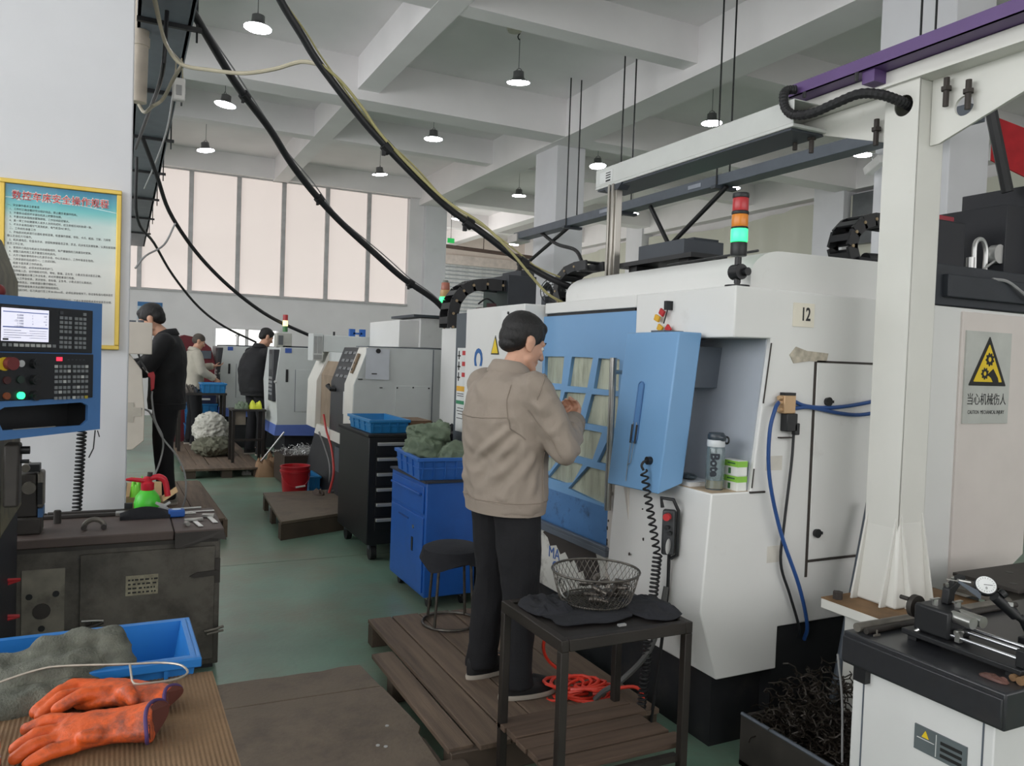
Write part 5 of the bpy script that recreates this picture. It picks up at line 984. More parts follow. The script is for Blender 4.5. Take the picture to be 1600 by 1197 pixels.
part('clamp_knob', MB().cyl((-.318, 3.25, 1.215), (-.29, 3.25, 1.215), .014, n=12).cyl((-.318, 3.25, 1.175), (-.292, 3.25, 1.175), .007, n=8), mBlk, om)
mVise = mat('vise_grey', (110, 106, 98), .5, .4, var=.3, scale=12)
t = thing('bench_vise', 'small greasy grey vise on the old cabinet below the control panel', 'vise', (-.38, 4.25, .712))
part('vise_body', MB().box(-.44, -.325, 4.18, 4.32, .712, .79).prism([(-.43, .79), (-.34, .79), (-.35, .99), (-.42, .99)], 'y', 4.2, 4.32), mOldD, t, bev=.008)
part('spindle', MB().cyl((-.375, 4.17, .93), (-.375, 4.24, .93), .028, n=16).cyl((-.39, 4.18, 1.02), (-.39, 4.3, 1.02), .018, n=14), mVise, t, smooth=True)
part('jaw', MB().box(-.345, -.318, 4.2, 4.3, .83, 1.0), mVise, t, bev=.01); part('jaw_plate', MB().box(-.342, -.322, 4.19, 4.2, .85, .95), mBlk, t)
part('top_screw', MB().box(-.395, -.335, 4.2, 4.28, 1.0, 1.035), mBlk, t, bev=.004)
part('blue_base', MB().box(-.34, -.32, 4.19, 4.3, .79, .83), mat('vise_blue', (58, 96, 140), .5), t)
# control panel: frame at its lower left, u along its face
cpl = thing('control_panel', 'blue framed black control panel with lit screen on the old machine, left', 'control panel', (-.25, 3.5, 1.26))
fu = V((.742, .670, 0)); O = V((-.078, 3.395, 1.753)) - fu * .44; FR = frame((O.x, O.y, 1.262), fu, (0, 0, 1)); nrm = V((.670, -.742, 0))
def pbox(u0, u1, v0, v1, d0, d1):
    mb = MB(); mb.x = FR; mb.box(u0, u1, v0, v1, d0, d1); return mb
mPB = mat('panel_blue', (74, 120, 176), .4, var=.05, dirt=.2, dcol=(50, 80, 120)); mPK = mat('panel_black', (30, 31, 34), .42, var=.05)
out = [(.0, .0), (.44, .012), (.44, .492), (.0, .492)]; hole = [(.055, .035), (.36, .032), (.385, .05), (.385, .105), (.36, .118), (.06, .113), (.035, .10), (.035, .075)]
mmesh = plate(out, [hole], .012, FR); part('panel_face', mmesh, mPB, cpl)
part('panel_shell', pbox(.0, .44, .47, .492, -.12, -.006).add(*(lambda b: (b.v, b.f))(pbox(.425, .44, .012, .492, -.12, -.006))).add(*(lambda b: (b.v, b.f))(pbox(.0, .015, .0, .492, -.12, -.006))).add(*(lambda b: (b.v, b.f))(pbox(.0, .44, .0, .012, -.12, -.006))), mPB, cpl)
part('tray_end', pbox(.395, .424, .012, .13, -.112, -.008), mBlk, cpl)
part('tray_recess', pbox(.015, .425, .012, .13, -.119, -.112), mBlk, cpl); part('tray_floor', pbox(.015, .424, .012, .016, -.111, -.008), mBlk, cpl); part('tray_roof', pbox(.015, .424, .124, .13, -.111, -.008), mBlk, cpl)
hp_ = part('upper_plate', pbox(.012, .395, .302, .462, .006, .012), mPK, cpl, bev=.002); lpn = part('lower_plate', pbox(.012, .4, .135, .298, .006, .013), mPK, cpl, bev=.002)
mScr = mat('screen_lit', (226, 226, 240), .25, var=.02, emit=.75, ecol=(222, 222, 240)); mSB = mat('screen_blue', (92, 112, 176), .3, emit=.25, ecol=(92, 112, 176)); mST = mat('screen_text', (96, 100, 120), .3, emit=.1)
sc_n = part('screen', pbox(.04, .213, .338, .45, .012, .0135), mScr, hp_)
for q in ((.436, .439), (.384, .388)): part('screen_bar', pbox(.045, .21, q[0], q[1], .0135, .014), mSB, sc_n)
def ptext(p, s, size, u, v, m, d=.0139, al='LEFT', xs=1, n='screen_text'):
    return part(n, text(s, size, FR @ M4.Translation((u, v, d)), .0002, al, 0, xs), m, p)
for i, (a, b_, c) in enumerate((('-0.0000', 'F', '0.00'), ('0.0000', 'S', '0'), ('-151.2400', 'T', '0101'), ('1.1000', 'M', '30'), ('-110.0000', '', ''))):
    ptext(sc_n, a, .0085, .118, .427 - i * .0095, mST, al='RIGHT'); ptext(sc_n, b_, .006, .15, .427 - i * .0095, mST); ptext(sc_n, c, .006, .205, .427 - i * .0095, mST, al='RIGHT')
for i in range(4): part('screen_line', pbox(.048, .11 + .02 * (i % 3), .374 - i * .008, .3755 - i * .008, .0135, .0139), mST, sc_n); part('screen_line', pbox(.14, .205, .374 - i * .008, .3752 - i * .008, .0135, .0139), mST, sc_n)
part('screen_tag', pbox(.045, .065, .341, .347, .0135, .014), mInk, sc_n)
mKey = mat('key_grey', (128, 132, 134), .45); mKeyL = mat('key_pale', (186, 188, 186), .45)
KM = {}
def key(u, v, m, p, w_=.0115, h=.0105):
    k = (w_, h, m.name)
    if k not in KM:
        me = MB().box(-w_ / 2, w_ / 2, -h / 2, h / 2, 0, .004).mesh('key'); me.materials.append(m); KM[k] = me
    o = bpy.data.objects.new('key', KM[k]); COL.objects.link(o); o.parent = p; o.matrix_parent_inverse = M4(); o.matrix_local = WM[p.name].inverted() @ FR @ M4.Translation((u, v, .0125)); return o
WMp = WM[cpl.name]
def ku(c): return .262 + .0175 * c + (.008 if c > 2 else 0)
for r_ in range(7):
    v = .428 - .0165 * r_ - (.006 if r_ > 3 else 0)
    for c in range(6): key(ku(c), v, mKey, hp_)
key(ku(0), .446, mat('key_dark', (70, 72, 76), .5), hp_); key(ku(5), .446, mKey, hp_)
for c in range(10): key(.05 + .0205 * c, .325, mKeyL if 1 < c < 9 else mKey, hp_, .0145 if 1 < c < 9 else .011)
for r_ in range(7):
    v = .252 - .0165 * r_ - .005 * (r_ // 2)
    for c in range(8): key(.244 + .0172 * c + (.005 if c > 3 else 0), v, mat('key_yellow', (176, 160, 60), .45) if (r_ == 6 and c == 7) else (mKeyL if (r_ * 5 + c * 3) % 7 == 0 else mKey), lpn)
def pcyl(u, v, r, d0, d1, n=18):
    return MB().cyl(FR @ V((u, v, d0)), FR @ V((u, v, d1)), r, n=n)
es = part('emergency_stop', pcyl(.064, .262, .022, .02, .042), mat('stop_darkred', (112, 44, 44), .4), lpn, smooth=True)
part('stop_collar', pcyl(.05, .26, .023, .013, .02), mat('collar_yellow', (206, 176, 40), .45), es, smooth=True)
part('key_switch', pcyl(.108, .262, .012, .013, .022), mAlu, lpn, smooth=True)
for v in (.262, .205, .150): part('rotary_knob', pcyl(.158, v, .017, .013, .033).add(*(lambda b: (b.v, b.f))(pbox(.146, .17, v - .004, v + .004, .033, .04))), mBlk, lpn, smooth=30)
part('push_button', pcyl(.06, .205, .013, .013, .02), mat('button_maroon', (70, 34, 34), .4), lpn, smooth=True)
part('push_button', pcyl(.108, .207, .013, .013, .02), mat('button_darkgreen', (36, 52, 44), .4), lpn, smooth=True)
part('push_button', pcyl(.06, .152, .012, .013, .021), mat('button_brown', (130, 70, 40), .4), lpn, smooth=True)
part('start_button', pcyl(.11, .152, .0125, .013, .022), mat('button_green_lit', (60, 240, 150), .3, emit=2.2, ecol=(50, 240, 150)), lpn, smooth=True)
part('digit_display', pbox(.245, .268, .272, .286, .013, .0145), mat('display_red', (255, 60, 80), .3, emit=1.2, ecol=(255, 50, 80)), lpn)
part('brand_strip', pbox(.042, .10, .4535, .4575, .012, .0125), mat('strip_dim', (60, 62, 68), .5), hp_)
for i in range(5): part('legend_mark', pbox(.29 + .016 * i, .298 + .016 * i, .275, .279, .013, .0134), mat('strip_dim', (60, 62, 68), .5), lpn)
part('silver_edge', pbox(.09, .25, .034, .037, .006, .009), mSteel, cpl)
part('coiled_cord', (lambda a, b: a.add(b.v, b.f))(coil((-.187, 4.82, 1.22), (-.213, 4.82, .60), .020, 30, .0062, per=10), MB().tube(spline([(-.2, 3.66, 1.40), (-.19, 4.2, 1.37), (-.187, 4.7, 1.32), (-.187, 4.82, 1.21)]), .008, 8)), mBlkRub, cpl, smooth=True)
part('hanging_wire', MB().tube([(-.09, 3.39, 1.27), (-.095, 3.39, 1.20), (-.11, 3.39, 1.165)], .0025, 5).tube([(-.082, 3.38, 1.27), (-.075, 3.38, 1.245)], .002, 5), mBlk, cpl)

# old cabinet with door
mCabG_ = mat('grimy_cabinet', (92, 88, 80), .55, var=.2, scale=5, dirt=.85, dcol=(52, 48, 42), dscale=3.4, dlo=.42)
mCabTop = mat('grimy_top', (82, 70, 65), .6, var=.2, dirt=.5, dcol=(58, 48, 44))
cb_ = thing('grimy_cabinet', 'grimy dark grey steel cabinet covered with tools, left of the aisle', 'cabinet', (.02, 4.35, 0))
part('carcass', MB().box(-.46, .45, 4.1, 4.62, .03, .665), mCabG_, cb_, bev=.006)
part('plinth', MB().box(-.44, .43, 4.14, 4.6, 0, .03), mBlk, cb_)
part('top_board', MB().box(-.46, .235, 4.08, 4.64, .668, .712).box(.238, .465, 4.08, 4.64, .668, .710), mCabTop, cb_, bev=.006)
part('torn_liner', MB().loft([[(.24, 4.079, .70), (.46, 4.079, .705), (.47, 4.079, .66), (.40, 4.079, .672), (.33, 4.079, .645), (.27, 4.079, .63), (.24, 4.079, .635)], [(.24, 4.074, .70), (.46, 4.074, .705), (.475, 4.07, .655), (.40, 4.07, .668), (.33, 4.07, .64), (.27, 4.07, .625), (.24, 4.07, .63)]]), mOldD, cb_)
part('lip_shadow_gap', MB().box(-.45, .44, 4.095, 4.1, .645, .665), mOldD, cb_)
d = part('door', MB().box(-.16, .425, 4.085, 4.1, .06, .625), mCabG_, cb_, bev=.004)
part('door_handle', MB().cyl((-.12, 4.07, .30), (-.12, 4.085, .30), .014, n=10).tube([(-.18, 4.06, .285), (-.12, 4.055, .29), (-.06, 4.06, .31)], [.01, .012, .008], 8), mOldD, d, smooth=True)
part('handle_lever', MB().tube([(-.15, 4.055, .325), (-.09, 4.055, .322), (-.06, 4.055, .318)], .005, 6), mSteel, d, smooth=True)
pl = part('makers_plate', MB().box(.03, .17, 4.082, 4.085, .415, .51), mat('plate_worn', (150, 144, 124), .45, .3, var=.3, scale=40), d)
sc = MB()
random.seed(11)
for r_ in range(4):
    u = .04
    while u < .155:
        w_ = random.uniform(.006, .018); sc.box(u, u + w_, 4.0812, 4.082, .425 + r_ * .02, .433 + r_ * .02); u += w_ + random.uniform(.004, .01)
part('worn_lettering', sc, mInk, pl, kind='stuff')
part('hinge_strap', MB().prism([(.31, .485), (.33, .475), (.43, .48), (.445, .50), (.43, .505), (.34, .50)], 'y', 4.075, 4.085), mOldD, d); part('hinge_post', MB().box(.425, .45, 4.085, 4.1, .44, .56), mOldD, cb_)
part('lower_hinge', MB().tube([(.38, 4.06, .21), (.44, 4.07, .215), (.47, 4.08, .22)], .007, 6).tube([(.39, 4.06, .195), (.47, 4.08, .20)], .006, 6), mVise, d)
vp = part('vent_plate', MB().box(-.39, -.22, 4.09, 4.1, .25, .57), mat('vent_grey', (116, 112, 100), .6, var=.3, scale=10, dirt=.6, dcol=(54, 48, 42), dscale=8), cb_, bev=.003)
for x, z in ((-.36, .45), (-.255, .455), (-.31, .30)): part('plate_hole', MB().cyl((x, 4.086, z), (x, 4.09, z), .014, n=10), mBlk, vp)
part('round_boss', MB().cyl((-.31, 4.082, .38), (-.31, 4.09, .38), .035, n=16), mOldD, vp)
part('red_air_coil', MB().tube(spline([(-.47, 3.75, .80), (-.50, 3.7, .70), (-.44, 3.68, .65), (-.36, 3.72, .63)]), .007, 6).tube(spline([(-.36, 3.72, .63), (-.46, 3.7, .60), (-.505, 3.7, .55), (-.45, 3.7, .50), (-.36, 3.72, .48)]), .007, 6).tube(spline([(-.36, 3.72, .48), (-.46, 3.7, .46), (-.50, 3.7, .40), (-.46, 3.7, .35)]), .007, 6), mat('coil_red', (176, 40, 46), .4), om, smooth=True)
# tools on the cabinet top (z of the top .712)
zt = .7125
def k_(x, y): return (x * .965, y * .965)
t = thing('long_wrench', 'long dark steel wrench bar along the back of the grimy cabinet', 'wrench', (-.05, 4.6, zt))
part('shaft', MB().box(-.33, .10, 4.58, 4.605, zt, zt + .022), mOldD, t, bev=.004); part('jaw_end', MB().prism([(.10, 4.565), (.16, 4.56), (.17, 4.58), (.13, 4.59), (.17, 4.60), (.16, 4.625), (.10, 4.62)], 'z', zt, zt + .024), mVise, t, bev=.003)
part('hook_end', MB().prism([(-.33, 4.58), (-.37, 4.57), (-.39, 4.59), (-.36, 4.60)], 'z', zt, zt + .02), mOldD, t)
t = thing('long_wrench', 'second dark wrench lying in front of the long wrench bar', 'wrench', (-.1, 4.53, zt))
part('shaft', MB().box(-.36, -.02, 4.52, 4.55, zt, zt + .018), mOldD, t, bev=.004); part('jaw_end', MB().prism([(-.02, 4.51), (.05, 4.50), (.06, 4.52), (.02, 4.535), (.06, 4.55), (.05, 4.57), (-.02, 4.56)], 'z', zt, zt + .02), mSteel, t, bev=.003)
solo('dark_block', 'small black block at the pillar end of the cabinet top', 'block', MB().box(.02, .06, 4.59, 4.62, zt, zt + .05), mBlk, bev=.004)
solo('tool_pouch', 'black soft tool pouch lying on the cabinet beside the blue gauge', 'pouch', MB().v and None or (lambda: MB().loft([[(.0 + .235 * f, 4.40 + .06 * (1 - s), zt + (.0 if b else .006 + h)) for s, b, h in ((1, 1, 0), (-.2, 1, 0), (-.2, 0, .018), (.4, 0, .03 * (.5 + math.sin(3.1 * f)) + .008), (1, 0, .012))] for f in [i / 10 for i in range(11)]]))(), mRag, smooth=60)
gz = thing('blue_gauge', 'blue handled gauge with white band on the cabinet top', 'gauge', (.265, 4.43, zt))
part('gauge_body', MB().box(.225, .305, 4.40, 4.46, zt, zt + .038), mat('gauge_blue', (30, 88, 170), .45), gz, bev=.008)
part('gauge_label', MB().cyl((.265, 4.43, zt + .038), (.265, 4.43, zt + .0392), .022, n=16), mat('gauge_pale', (170, 190, 214), .5), gz)
part('gauge_rod', MB().cyl((.305, 4.43, zt + .012), (.36, 4.44, zt + .01), .005, n=8), mSteel, gz)
solo('steel_rule', 'long steel rule lying behind the blue gauge', 'rule', MB().obox((.31, 4.52, zt + .004), (.30, .018, .003), M4.Rotation(R(2), 3, 'Z')), mAlu)
solo('steel_rod', 'slim steel rod behind the steel rule on the cabinet', 'rod', MB().cyl((.18, 4.58, zt + .008), (.40, 4.6, zt + .008), .006, n=8), mSteel)
t = thing('combination_square', 'small try square with head, left one of two on the cabinet', 'square', (.34, 4.25, zt))
part('blade', MB().obox((.352, 4.2, zt + .003), (.022, .13, .003), M4.Rotation(R(8), 3, 'Z')), mAlu, t); part('head', MB().obox((.338, 4.285, zt + .008), (.09, .02, .014), M4.Rotation(R(8), 3, 'Z')), mSteel, t, bev=.002)
sq2 = thing('combination_square', 'slightly larger try square at the aisle corner of the cabinet', 'square', (.42, 4.33, zt))
part('blade', MB().obox((.428, 4.28, zt + .003), (.024, .15, .003), M4.Rotation(R(6), 3, 'Z')), mAlu, sq2); part('head', MB().obox((.415, 4.365, zt + .009), (.06, .03, .016), M4.Rotation(R(-12), 3, 'Z')), mSteel, sq2, bev=.002)
t = thing('white_spanner', 'pale open spanner standing against the pouch end', 'spanner', (.2, 4.5, zt))
part('shaft', MB().box(.14, .23, 4.49, 4.503, zt + .02, zt + .03), mAlu, t); part('jaw', MB().prism([(.165, zt + .03), (.19, zt + .045), (.165, zt + .06), (.17, zt + .07), (.21, zt + .055), (.235, zt + .07), (.24, zt + .06), (.215, zt + .045), (.235, zt + .03)], 'y', 4.49, 4.503), mAlu, t); part('foot', MB().box(.15, .16, 4.49, 4.503, zt, zt + .02), mAlu, t)
solo('steel_socket', 'short bright steel socket lying near the squares', 'socket', MB().cyl((.295, 4.20, zt + .011), (.305, 4.165, zt + .011), .011, n=12), mSteel)
solo('dark_socket', 'dark cylinder standing near the left end of the cabinet top', 'socket', MB().cyl((-.275, 4.42, zt), (-.275, 4.42, zt + .06), .017, n=14).cyl((-.275, 4.42, zt + .06), (-.275, 4.42, zt + .064), .014, n=14), mOldD, smooth=True)
t = thing('pipe_clamp', 'dark curved clamp standing on two feet on the cabinet top', 'clamp', (-.11, 4.23, zt))
part('arch', MB().tube([(-.11 + .042 * math.cos(a), 4.23, zt + .012 + .035 * math.sin(a)) for a in [math.pi * i / 10 for i in range(11)]], .012, 8), mVise, t, smooth=True)
for x in (-.152, -.068): part('foot', MB().cyl((x, 4.205, zt + .012), (x, 4.255, zt + .012), .0125, n=10), mOldD, t)
sp_ = (.13, 4.60, zt)
t = thing('pump_sprayer', 'green pump sprayer with red head behind the cabinet tools', 'sprayer', sp_)
part('tank', MB().lathe([(.055, 0), (.064, .01), (.066, .05), (.058, .085), (.035, .115), (.026, .12)], sp_, 22), mat('sprayer_green', (86, 216, 64), .4, var=.04), t, smooth=True)
part('pump_head', MB().lathe([(.03, .115), (.033, .12), (.033, .155), (.02, .165), (.02, .185), (.012, .19)], sp_, 18).cyl((sp_[0], sp_[1], sp_[2] + .165), (sp_[0] - .075, sp_[1] - .01, sp_[2] + .178), .014, .011, n=10), mat('sprayer_red', (208, 36, 54), .4), t, smooth=True)
part('nozzle', MB().cyl((sp_[0] - .075, sp_[1] - .01, sp_[2] + .178), (sp_[0] - .105, sp_[1] - .014, sp_[2] + .178), .012, .006, n=10), mat('sprayer_red', (208, 36, 54), .4), t)
part('handle', MB().tube(spline([(sp_[0] + .01, sp_[1], sp_[2] + .178), (sp_[0] + .05, sp_[1], sp_[2] + .185), (sp_[0] + .085, sp_[1], sp_[2] + .16), (sp_[0] + .10, sp_[1], sp_[2] + .08)]), [.015] * 6 + [.018] * 6 + [.016] * 7, 10), mat('sprayer_red', (208, 36, 54), .4), t, smooth=True)
part('plunger', MB().cyl((sp_[0] + .01, sp_[1], sp_[2] + .19), (sp_[0] + .012, sp_[1], sp_[2] + .212), .013, n=12), mOldD, t)
# pallet, carton and log beyond the cabinet
t = thing('wooden_pallet', 'dark boarded pallet under the man in black, behind the grimy cabinet', 'pallet', (.45, 7.9, 0))
for i, (x0_, x1_) in enumerate(((.0, .2), (.205, .40), (.405, .585), (.59, .80))): part('plank', MB().loft([[(x0_ + .0, 7.0, z), (x1_, 7.0, z), (x1_ - .05, 9.1, z), (x0_ - .05, 9.1, z)] for z in (.135, .16)]), mPal, t, bev=.003)
for y in (7.02, 7.95, 8.9): part('bearer', MB().box(.0, .78, y, y + .1, 0, .134), mPalD, t, bev=.003)
part('side_board', MB().loft([[(.785, 6.98, z), (.82, 6.98, z), (.77, 9.1, z), (.735, 9.1, z)] for z in (0, .15)]), mPal, t)
solo('wood_log', 'round weathered wood bar lying on the near end of the pallet', 'log', MB().cyl((.22, 7.14, .2), (.66, 7.12, .2), .04, n=14), mPal, smooth=True)
t = thing('open_carton', 'open brown carton holding a green plastic bag by the white machine', 'carton', (.17, 6.72, .0))
part('carton_body', MB().loft([[(.03, 6.6, z), (.30, 6.6, z), (.30, 6.88, z), (.03, 6.88, z)] for z in (.0, .40)]), mat('cardboard', (142, 112, 84)), t)
mFl = mat('cardboard_light', (190, 158, 118), .8)
part('flap', MB().loft([[(.03, 6.598, .40), (.29, 6.598, .40), (.29, 6.602, .40), (.03, 6.602, .40)], [(.04, 6.54, .45), (.28, 6.54, .45), (.28, 6.544, .45), (.04, 6.544, .45)]]), mFl, t)
part('flap', MB().loft([[(.30, 6.6, .40), (.30, 6.85, .40), (.304, 6.85, .40), (.304, 6.6, .40)], [(.40, 6.6, .47), (.40, 6.85, .47), (.404, 6.85, .47), (.404, 6.6, .47)]]), mFl, t)
part('flap', MB().loft([[(.03, 6.6, .40), (.03, 6.85, .40), (.034, 6.85, .40), (.034, 6.6, .40)], [(-.02, 6.6, .52), (-.02, 6.85, .52), (-.016, 6.85, .52), (-.016, 6.6, .52)]]), mFl, t)
part('flap', MB().loft([[(.04, 6.88, .40), (.30, 6.88, .40), (.30, 6.884, .40), (.04, 6.884, .40)], [(.05, 6.96, .50), (.30, 6.96, .50), (.30, 6.964, .50), (.05, 6.964, .50)]]), mFl, t)
rag('plastic_bag', 'bright green plastic bag sticking out of the open carton', .14, 6.74, .40, .08, .09, .17, mat('bag_green', (120, 214, 56), .45), 71, .8, 'bag')
# cream machine at the pillar edge
t = thing('cream_machine', 'cream machine at the pillar edge that the man in black operates', 'machine', (-.4, 7.8, 0))
part('machine_body', MB().prism([(-.9, .74), (.08, .757), (.165, .83), (.165, 1.08), (.14, 1.40), (.05, 1.53), (-.9, 1.53)], 'y', 7.0, 7.55), mat('cream_paint', (214, 204, 192), .45, var=.04), t, bev=.005)
part('control_head', MB().box(-.3, .21, 6.95, 7.3, 1.53, 1.785), mat('cream_paint', (214, 204, 192), .45, var=.04), t, bev=.006)
part('rear_body', MB().box(-.9, -.30, 7.55, 8.8, .75, 1.6), mat('cream_paint', (214, 204, 192), .45, var=.04), t)
part('maroon_base', MB().box(-.9, -.02, 7.05, 7.6, .0, .75).box(-.9, -.3, 7.6, 8.7, 0, .75), mat('maroon', (108, 28, 38), .5), t)
part('tape_patch', MB().box(.02, .085, 6.994, 7.0, .98, 1.14).box(.085, .14, 6.994, 7.0, 1.03, 1.10), mat('tape_pale', (190, 182, 170), .4), t)
part('black_lead', MB().tube(spline([(.06, 6.98, 1.72), (.09, 6.97, 1.6), (.13, 6.97, 1.48), (.17, 6.97, 1.40)]), .008, 6), mBlk, t)
part('head_top_parts', MB().box(-.02, .09, 7.0, 7.1, 1.785, 1.80).cyl((.13, 7.05, 1.785), (.13, 7.05, 1.805), .02, n=10), mGreySteel, t)
t = thing('air_gun', 'red air gun with grey hose hanging beside the man in black', 'air gun', (.22, 7.25, 1.2))
part('gun_body', MB().prism([(.19, 1.37), (.235, 1.385), (.245, 1.35), (.24, 1.24), (.215, 1.22), (.21, 1.33), (.19, 1.345)], 'y', 7.23, 7.26), mat('gun_red', (206, 46, 58), .4), t, bev=.006)
part('nozzle', MB().cyl((.2, 7.245, 1.36), (.15, 7.245, 1.42), .006, n=8), mSteel, t)
part('hose', MB().tube(spline([(.225, 7.245, 1.22), (.225, 7.245, 1.15), (.25, 7.23, .98), (.31, 7.22, .84), (.31, 7.2, .70), (.25, 7.15, .52), (.14, 7.1, .42)]), .008, 6).tube(spline([(.14, 7.0, 1.09), (.2, 7.1, 1.06), (.25, 7.2, .96), (.31, 7.2, .83), (.42, 7.2, .68), (.49, 7.2, .52), (.5, 7.2, .32), (.46, 7.25, .17)]), .008, 6), mCabG, t, smooth=True)

# ------------------------------------------------------------------ foreground bench, left
t = thing('foreground_bench', 'low dark bench under the corrugated carton and blue crate, nearest left', 'bench', (-.4, 1.6, 0))
part('bench_top', MB().box(-1.1, .20, .95, 2.10, .71, .742), mOldD, t)
for x in (-1.05, .12):
    for y in (1.0, 2.0): part('leg', MB().box(x, x + .05, y, y + .05, 0, .71), mOldD, t)
mCorr = mat('corrugated_brown', (124, 98, 70), .85, var=.12, scale=8, dirt=.45, dcol=(96, 78, 60), dscale=6, bump=.2, bscale=90)
t = thing('corrugated_carton', 'flattened corrugated brown carton under the orange gloves', 'carton', (-.3, 1.5, .743))
part('carton_core', MB().loft([[(-1.0, .95, .744), (.20, .95, .744), (.188, 1.84, .744), (-1.0, 1.90, .744)], [(-1.0, .95, .872), (.20, .95, .872), (.188, 1.84, .872), (-1.0, 1.90, .872)]]), mCorr, t)
rg = []
for i in range(601):
    x = -1.0 + 1.195 * i / 600; z = .879 + .0006 * math.sin(i * math.pi / 2) + .0015 * NZ.noise((i * .02, 0, 0)); yb = 1.90 - .06 * i / 600 + .006 * NZ.noise((i * .025, 3, 0))
    rg.append([(x + .008 * (1 - yb), .95, z - .007), (x + .008 * (1 - yb), .95, z), (x, 1.4, z + .003 * NZ.noise((i * .012, 9, 0))), (x - .004, yb, z), (x - .004, yb, z - .007)])
part('fluted_sheet', MB().loft(rg), mCorr, t, smooth=30)
crate('large bright blue crate at the lower left behind the carton', -.62, .155, 1.83, 2.10, .743, .918, mat('crate_bright_blue', (36, 118, 192), .4, var=.04), 'plastic crates about the shop', rz=R(1), lip=.010)
sk_ = MB().caps((-.30, 1.85, .885), (-.06, 1.87, .895), .055, .055, 16, (1, .85), (0, 1, 0)).caps((-.25, 1.78, .885), (-.04, 1.80, .885), .045, .04, 16, (1, .5), (0, 1, 0)).caps((-.14, 1.91, .945), (-.015, 1.915, .958), .022, .028, 12).caps((-.02, 1.91, .955), (.0, 1.86, .90), .026, .03, 12).caps((-.3, 1.91, .93), (-.1, 1.90, .935), .02, .02, 12)
me_ = remesh(sk_, .006, 2, .022, 13, (1, 1, 1.2), 7); sko = solo('woven_sack', 'grey green woven sack slumped over the blue crate edge, lower left', 'sack', MB().box(0, .01, 0, .01, 0, .01), None, loc=(-.15, 1.85, .88)); me_.transform(M4.Translation((.15, -1.85, -.88))); me_.materials.append(mat('sack_grey', (98, 100, 90), .9, var=.35, scale=30, bump=.6, bscale=220)); me_.shade_smooth(); sko.data = me_
pts = [(-.235, 1.77, .925), (-.204, 1.787, .935), (-.142, 1.813, .941), (-.097, 1.813, .942), (.02, 1.778, .942), (.08, 1.762, .942), (.117, 1.738, .941), (.129, 1.70, .940), (.118, 1.675, .940), (.09, 1.665, .940), (.04, 1.667, .940), (.031, 1.672, .940), (.027, 1.69, .940), (.024, 1.774, .941)]
rope = spline(pts[:11], 6) + [V(p) for p in pts[11:]]
solo('wire_loop', 'twisted steel wire bent into a loop over the blue crate', 'wire', MB().tube(rope, [.0026 if i % 2 else .0021 for i in range(len(rope))], 7), mat('wire_bright', (176, 168, 156), .35, .7), smooth=True)
for i, (x, y, r_, h, lb) in enumerate(((-.196, 1.52, .020, .10, 'nearest steel fitting, ridged, standing at the lower left edge'), (-.215, 1.66, .014, .06, 'slim steel fitting behind the ridged one at the left edge'))):
    solo('steel_fitting', lb, 'fitting', MB().lathe([(r_ * 1.3, 0), (r_ * 1.35, .004), (r_ * 1.3, h * .25), (r_, h * .3), (r_, h * .36), (r_ * 1.25, h * .4), (r_ * 1.2, h * .55), (r_ * .8, h * .6), (r_ * .8, h * .85), (r_ * .95, h * .88), (r_ * .9, h), (r_ * .6, h), (r_ * .6, h * .9)], (x, y, .883), 20), mSteel, smooth=True)
# ================================================================== gloves, inspection table on the right
mOr = mat('glove_orange', (222, 94, 36), .5, var=.14, scale=14, dirt=.85, dcol=(72, 50, 46), dscale=15, dlo=.46, bump=.15, bscale=150)
mPur = mat('cuff_purple', (74, 52, 100), .7)
def glove(label, palm, cuff, fingers, thumb, seed):
    mb = MB(); a, b = V(palm[0]), V(palm[1]); up = (b - a).cross(V((0, 0, 1))).normalized()
    mb.caps(a, b, palm[2], palm[3], 16, (1, .42), up)
    c = V(cuff[0]); dd = (c - b).normalized(); ww = up.cross(dd)
    mb.loft([[b.lerp(c, f) - dd * (.02 if f == 0 else 0) + up * (palm[3] + (cuff[1] - palm[3]) * f) * math.cos(2 * math.pi * k / 24) + ww * (palm[3] * .42 + (cuff[1] * .55 - palm[3] * .42) * f) * math.sin(2 * math.pi * k / 24) for k in range(24)] for f in (0, .35, .7, 1)])
    for base, mid, tip, r in fingers + [thumb]: mb.chain([base, mid, tip], [r, r * .95, r * .8], 12)
    me = remesh(mb, .0035, 3, .0022, 45, (1, 1, 1), seed)
    ctr = V((a.x, a.y, .882)); o = solo('work_glove', label, 'glove', MB().box(0, .001, 0, .001, 0, .001), mOr, loc=ctr); old = o.data
    me.transform(M4.Translation(-ctr)); me.materials.append(mOr); me.shade_smooth(); o.data = me; bpy.data.meshes.remove(old); o['group'] = 'pair of orange gloves on the carton'
    d = (c - b).normalized(); e = c; s = d.cross(V((0, 0, 1))).normalized(); u = s.cross(d)
    ringp = [e + s * (cuff[1] * math.cos(2 * math.pi * i / 28)) + u * (cuff[1] * .55 * math.sin(2 * math.pi * i / 28)) + d * .006 * math.cos(4 * math.pi * i / 28) for i in range(28)]
    part('cuff_band', MB().tube(ringp, .0036, 8, closed=True), mPur, o, smooth=True)
    part('cuff_opening', MB().loft([[q - d * .004 + (e - q) * .05 for q in ringp], [q + d * .006 + (e - q) * .05 for q in ringp]]), mat('glove_inside', (96, 50, 40), .9), o)
    return o
